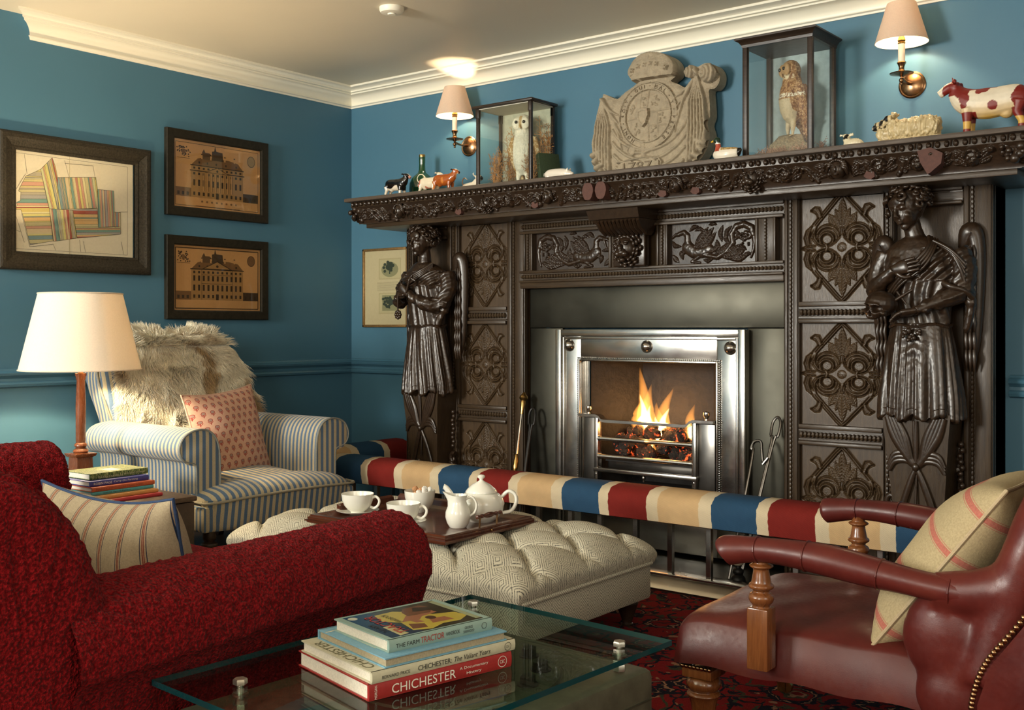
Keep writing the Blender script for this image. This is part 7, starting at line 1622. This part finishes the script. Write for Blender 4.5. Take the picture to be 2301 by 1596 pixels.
for k in(-1,1):
    m=MB(); y=k*.318; m.box(.032,.080,y-.024,y+.024,.248,.382,.003); ap=obj('arm_post',m,MT['walnut'],LC)
    m=MB(); turned(m,[(r*.84,z*.60) for r,z in PB],(.056,y,.382),24); obj('turned_baluster',m,MT['walnut'],ap)
    P=bez([(.140 if k>0 else .16,k*.325,.492),(.12,k*.325,.500),(.035,k*.323,.508),(-.08,k*.322,.504),(-.22,k*.322,.487),(-.34,k*.316,.474),(-.46,k*.30,.470)],8); n=len(P)
    rr=[.006]+[.022]+[.0285]+[.031]*(n-3)
    m=MB(); m.tube(P,[r*(1.0 if i<3 else 1+.10*math.sin(i*.3)) for i,r in enumerate(rr)],18,sx=.98,sy=1.06); 
    arm=obj('arm_pad',m,MT['leather'],LC,angle=70)
    for i in (14,22,31,40):
        m=MB()
        p=P[i]; tg=(P[i+1]-P[i-1]).normalized(); x_=tg.cross(Vector((0,1,0))).normalized(); r=rr[i]*(1+.10*math.sin(i*.3)); m.tube([p+Vector((0,math.cos(a)*r*1.07,0))+x_*math.sin(a)*r*.99 for a in [2*PI*j/24 for j in range(25)]],.0022,6); obj('seam',m,MT['leather'],arm)
m=MB()
# barrel back and swelling sides, fused into one skin
for zz in range(9):
    z=.24+.078*zz; off=-.355-.037*zz; wd=.285+.004*zz
    m.tube(bez([(off+.03,-wd,z),(off-.05,-wd*.6,z),(off-.075,0,z),(off-.05,wd*.6,z),(off+.03,wd,z)],5),.062,14)
for k in(-1,1):
    m.ball((-.330,k*.285,.37),(.095,.050,.105),16); m.ball((-.345,k*.29,.26),(.085,.045,.085),16); m.tube([(-.40,k*.29,.30),(-.48,k*.295,.55),(-.60,k*.29,.84)],[.062,.058,.055],14)
    m.tube([(-.30,k*.31,.472),(-.38,k*.305,.475),(-.46,k*.30,.49)],[.034,.045,.055],12)
me=remesh(m,.009,8); a=getco(me); no=getno(me); a+=no*(.006*(vn(a,14)-.5))[:,None]; setco(me,a); smoothme(me,MT['leather']); back=link('back',me,LC)
m=MB(); R=random.Random(0)
P=bez([(-.385,.338,.19),(-.385,.347,.27),(-.410,.352,.35),(-.465,.354,.43),(-.53,.352,.53),(-.62,.345,.66)],9)
for p in P: m.ball(p,(.0062,.0045,.0062),8)
o=obj('nail_heads',m,MT['bronze'],back)
m=MB(); m.quad((-.395,.334,.19),(-.395,.343,.27),(-.42,.347,.35),(-.475,.349,.43),(-.54,.347,.53),(-.63,.340,.66),(-.76,.33,.70),(-.72,.335,.4),(-.60,.335,.19)); so=obj('outside_back',m,MT['leather'],back,recalc=False).modifiers.new('s','SOLIDIFY'); so.thickness=.006
for k in(-1,1):
    m=MB(); x,y=.235,k*.235; m.box(x-.038,x+.038,y-.038,y+.038,.178,.200,.002); turned(m,[(.012,.040),(.022,.042),(.021,.062),(.026,.068),(.030,.072),(.026,.078),(.030,.110),(.036,.128),(.040,.134),(.037,.139),(.032,.143),(.038,.150),(.041,.160),(.036,.172),(.028,.178)],(x,y,0),26); lg=obj('leg',m,MT['walnut'],LC)
    m=MB(); m.lathe([(.001,-.008),(.017,-.008),(.019,0),(.017,.008),(.001,.008)],(x-.012,y,.0285),18,'y'); m.box(x-.012,x+.008,y-.014,y-.010,.015,.045); m.box(x-.012,x+.008,y+.010,y+.014,.015,.045); obj('castor',m,MT['brass'],lg)
    m=MB(); 
    for i in range(8): m.ball((x+.040,y-.034+.0098*i,.204),.0055,8)
    for i in range(8): m.ball((x-.034+.0098*i,y+k*.040,.204),.0055,8)
    obj('nail_heads',m,MT['bronze'],lg)
    m=MB(); m.loft([[(-.30-.05*(1-zz/.2)+a_*s,k*.24+b_*s,zz) for a_,b_ in ((-1,-1),(1,-1),(1,1),(-1,1))] for zz,s in ((.0105,.015),(.20,.022))]); obj('leg',m,MT['walnut'],LC)
def grain():
    def f(n,b):
        p=n.pos(); s=n.sep(p); w=n.noise(p,260,2,.5); fr=n.math('FRACT',n.math('ADD',n.math('MULTIPLY',s[2],1/.105),20.1)); sp=n.noise(p,520,1,.5)
        k=n.ramp(fr,[(0,(.42,.34,.195)),(.44,(.42,.19,.13)),(.455,(.42,.34,.195)),(.475,(.43,.15,.11)),(.60,(.42,.34,.195)),(.62,(.42,.19,.13)),(.635,(.42,.34,.195))],'CONSTANT')
        k=n.mix(.4,k,n.ramp(w,[(.35,(.55,.55,.55)),(.65,(1,1,1))]),'MULTIPLY'); n.col(b,k); n.bump(b,sp,.3,.001)
    return mat('grain_sack_linen',(.4,.33,.2),.9,build=f,spec=.1)
R177=Matrix.Rotation(math.radians(182),3,'Z'); ux=R177@Vector((0,-1,0)); uz=R177@Vector((-.60,-.02,.80)); cc_=Vector((3.519,-1.721,0))+R177@Vector((-.295,.045,.492))
pillow('linen_cushion','oatmeal grain sack cushion with faded red stripes on the leather armchair',tuple(cc_),tuple(ux),tuple(uz),.44,.45,.19,grain(),plain('oatmeal_piping',(.42,.33,.20),.9,0,200,.1,.1),.05,5)
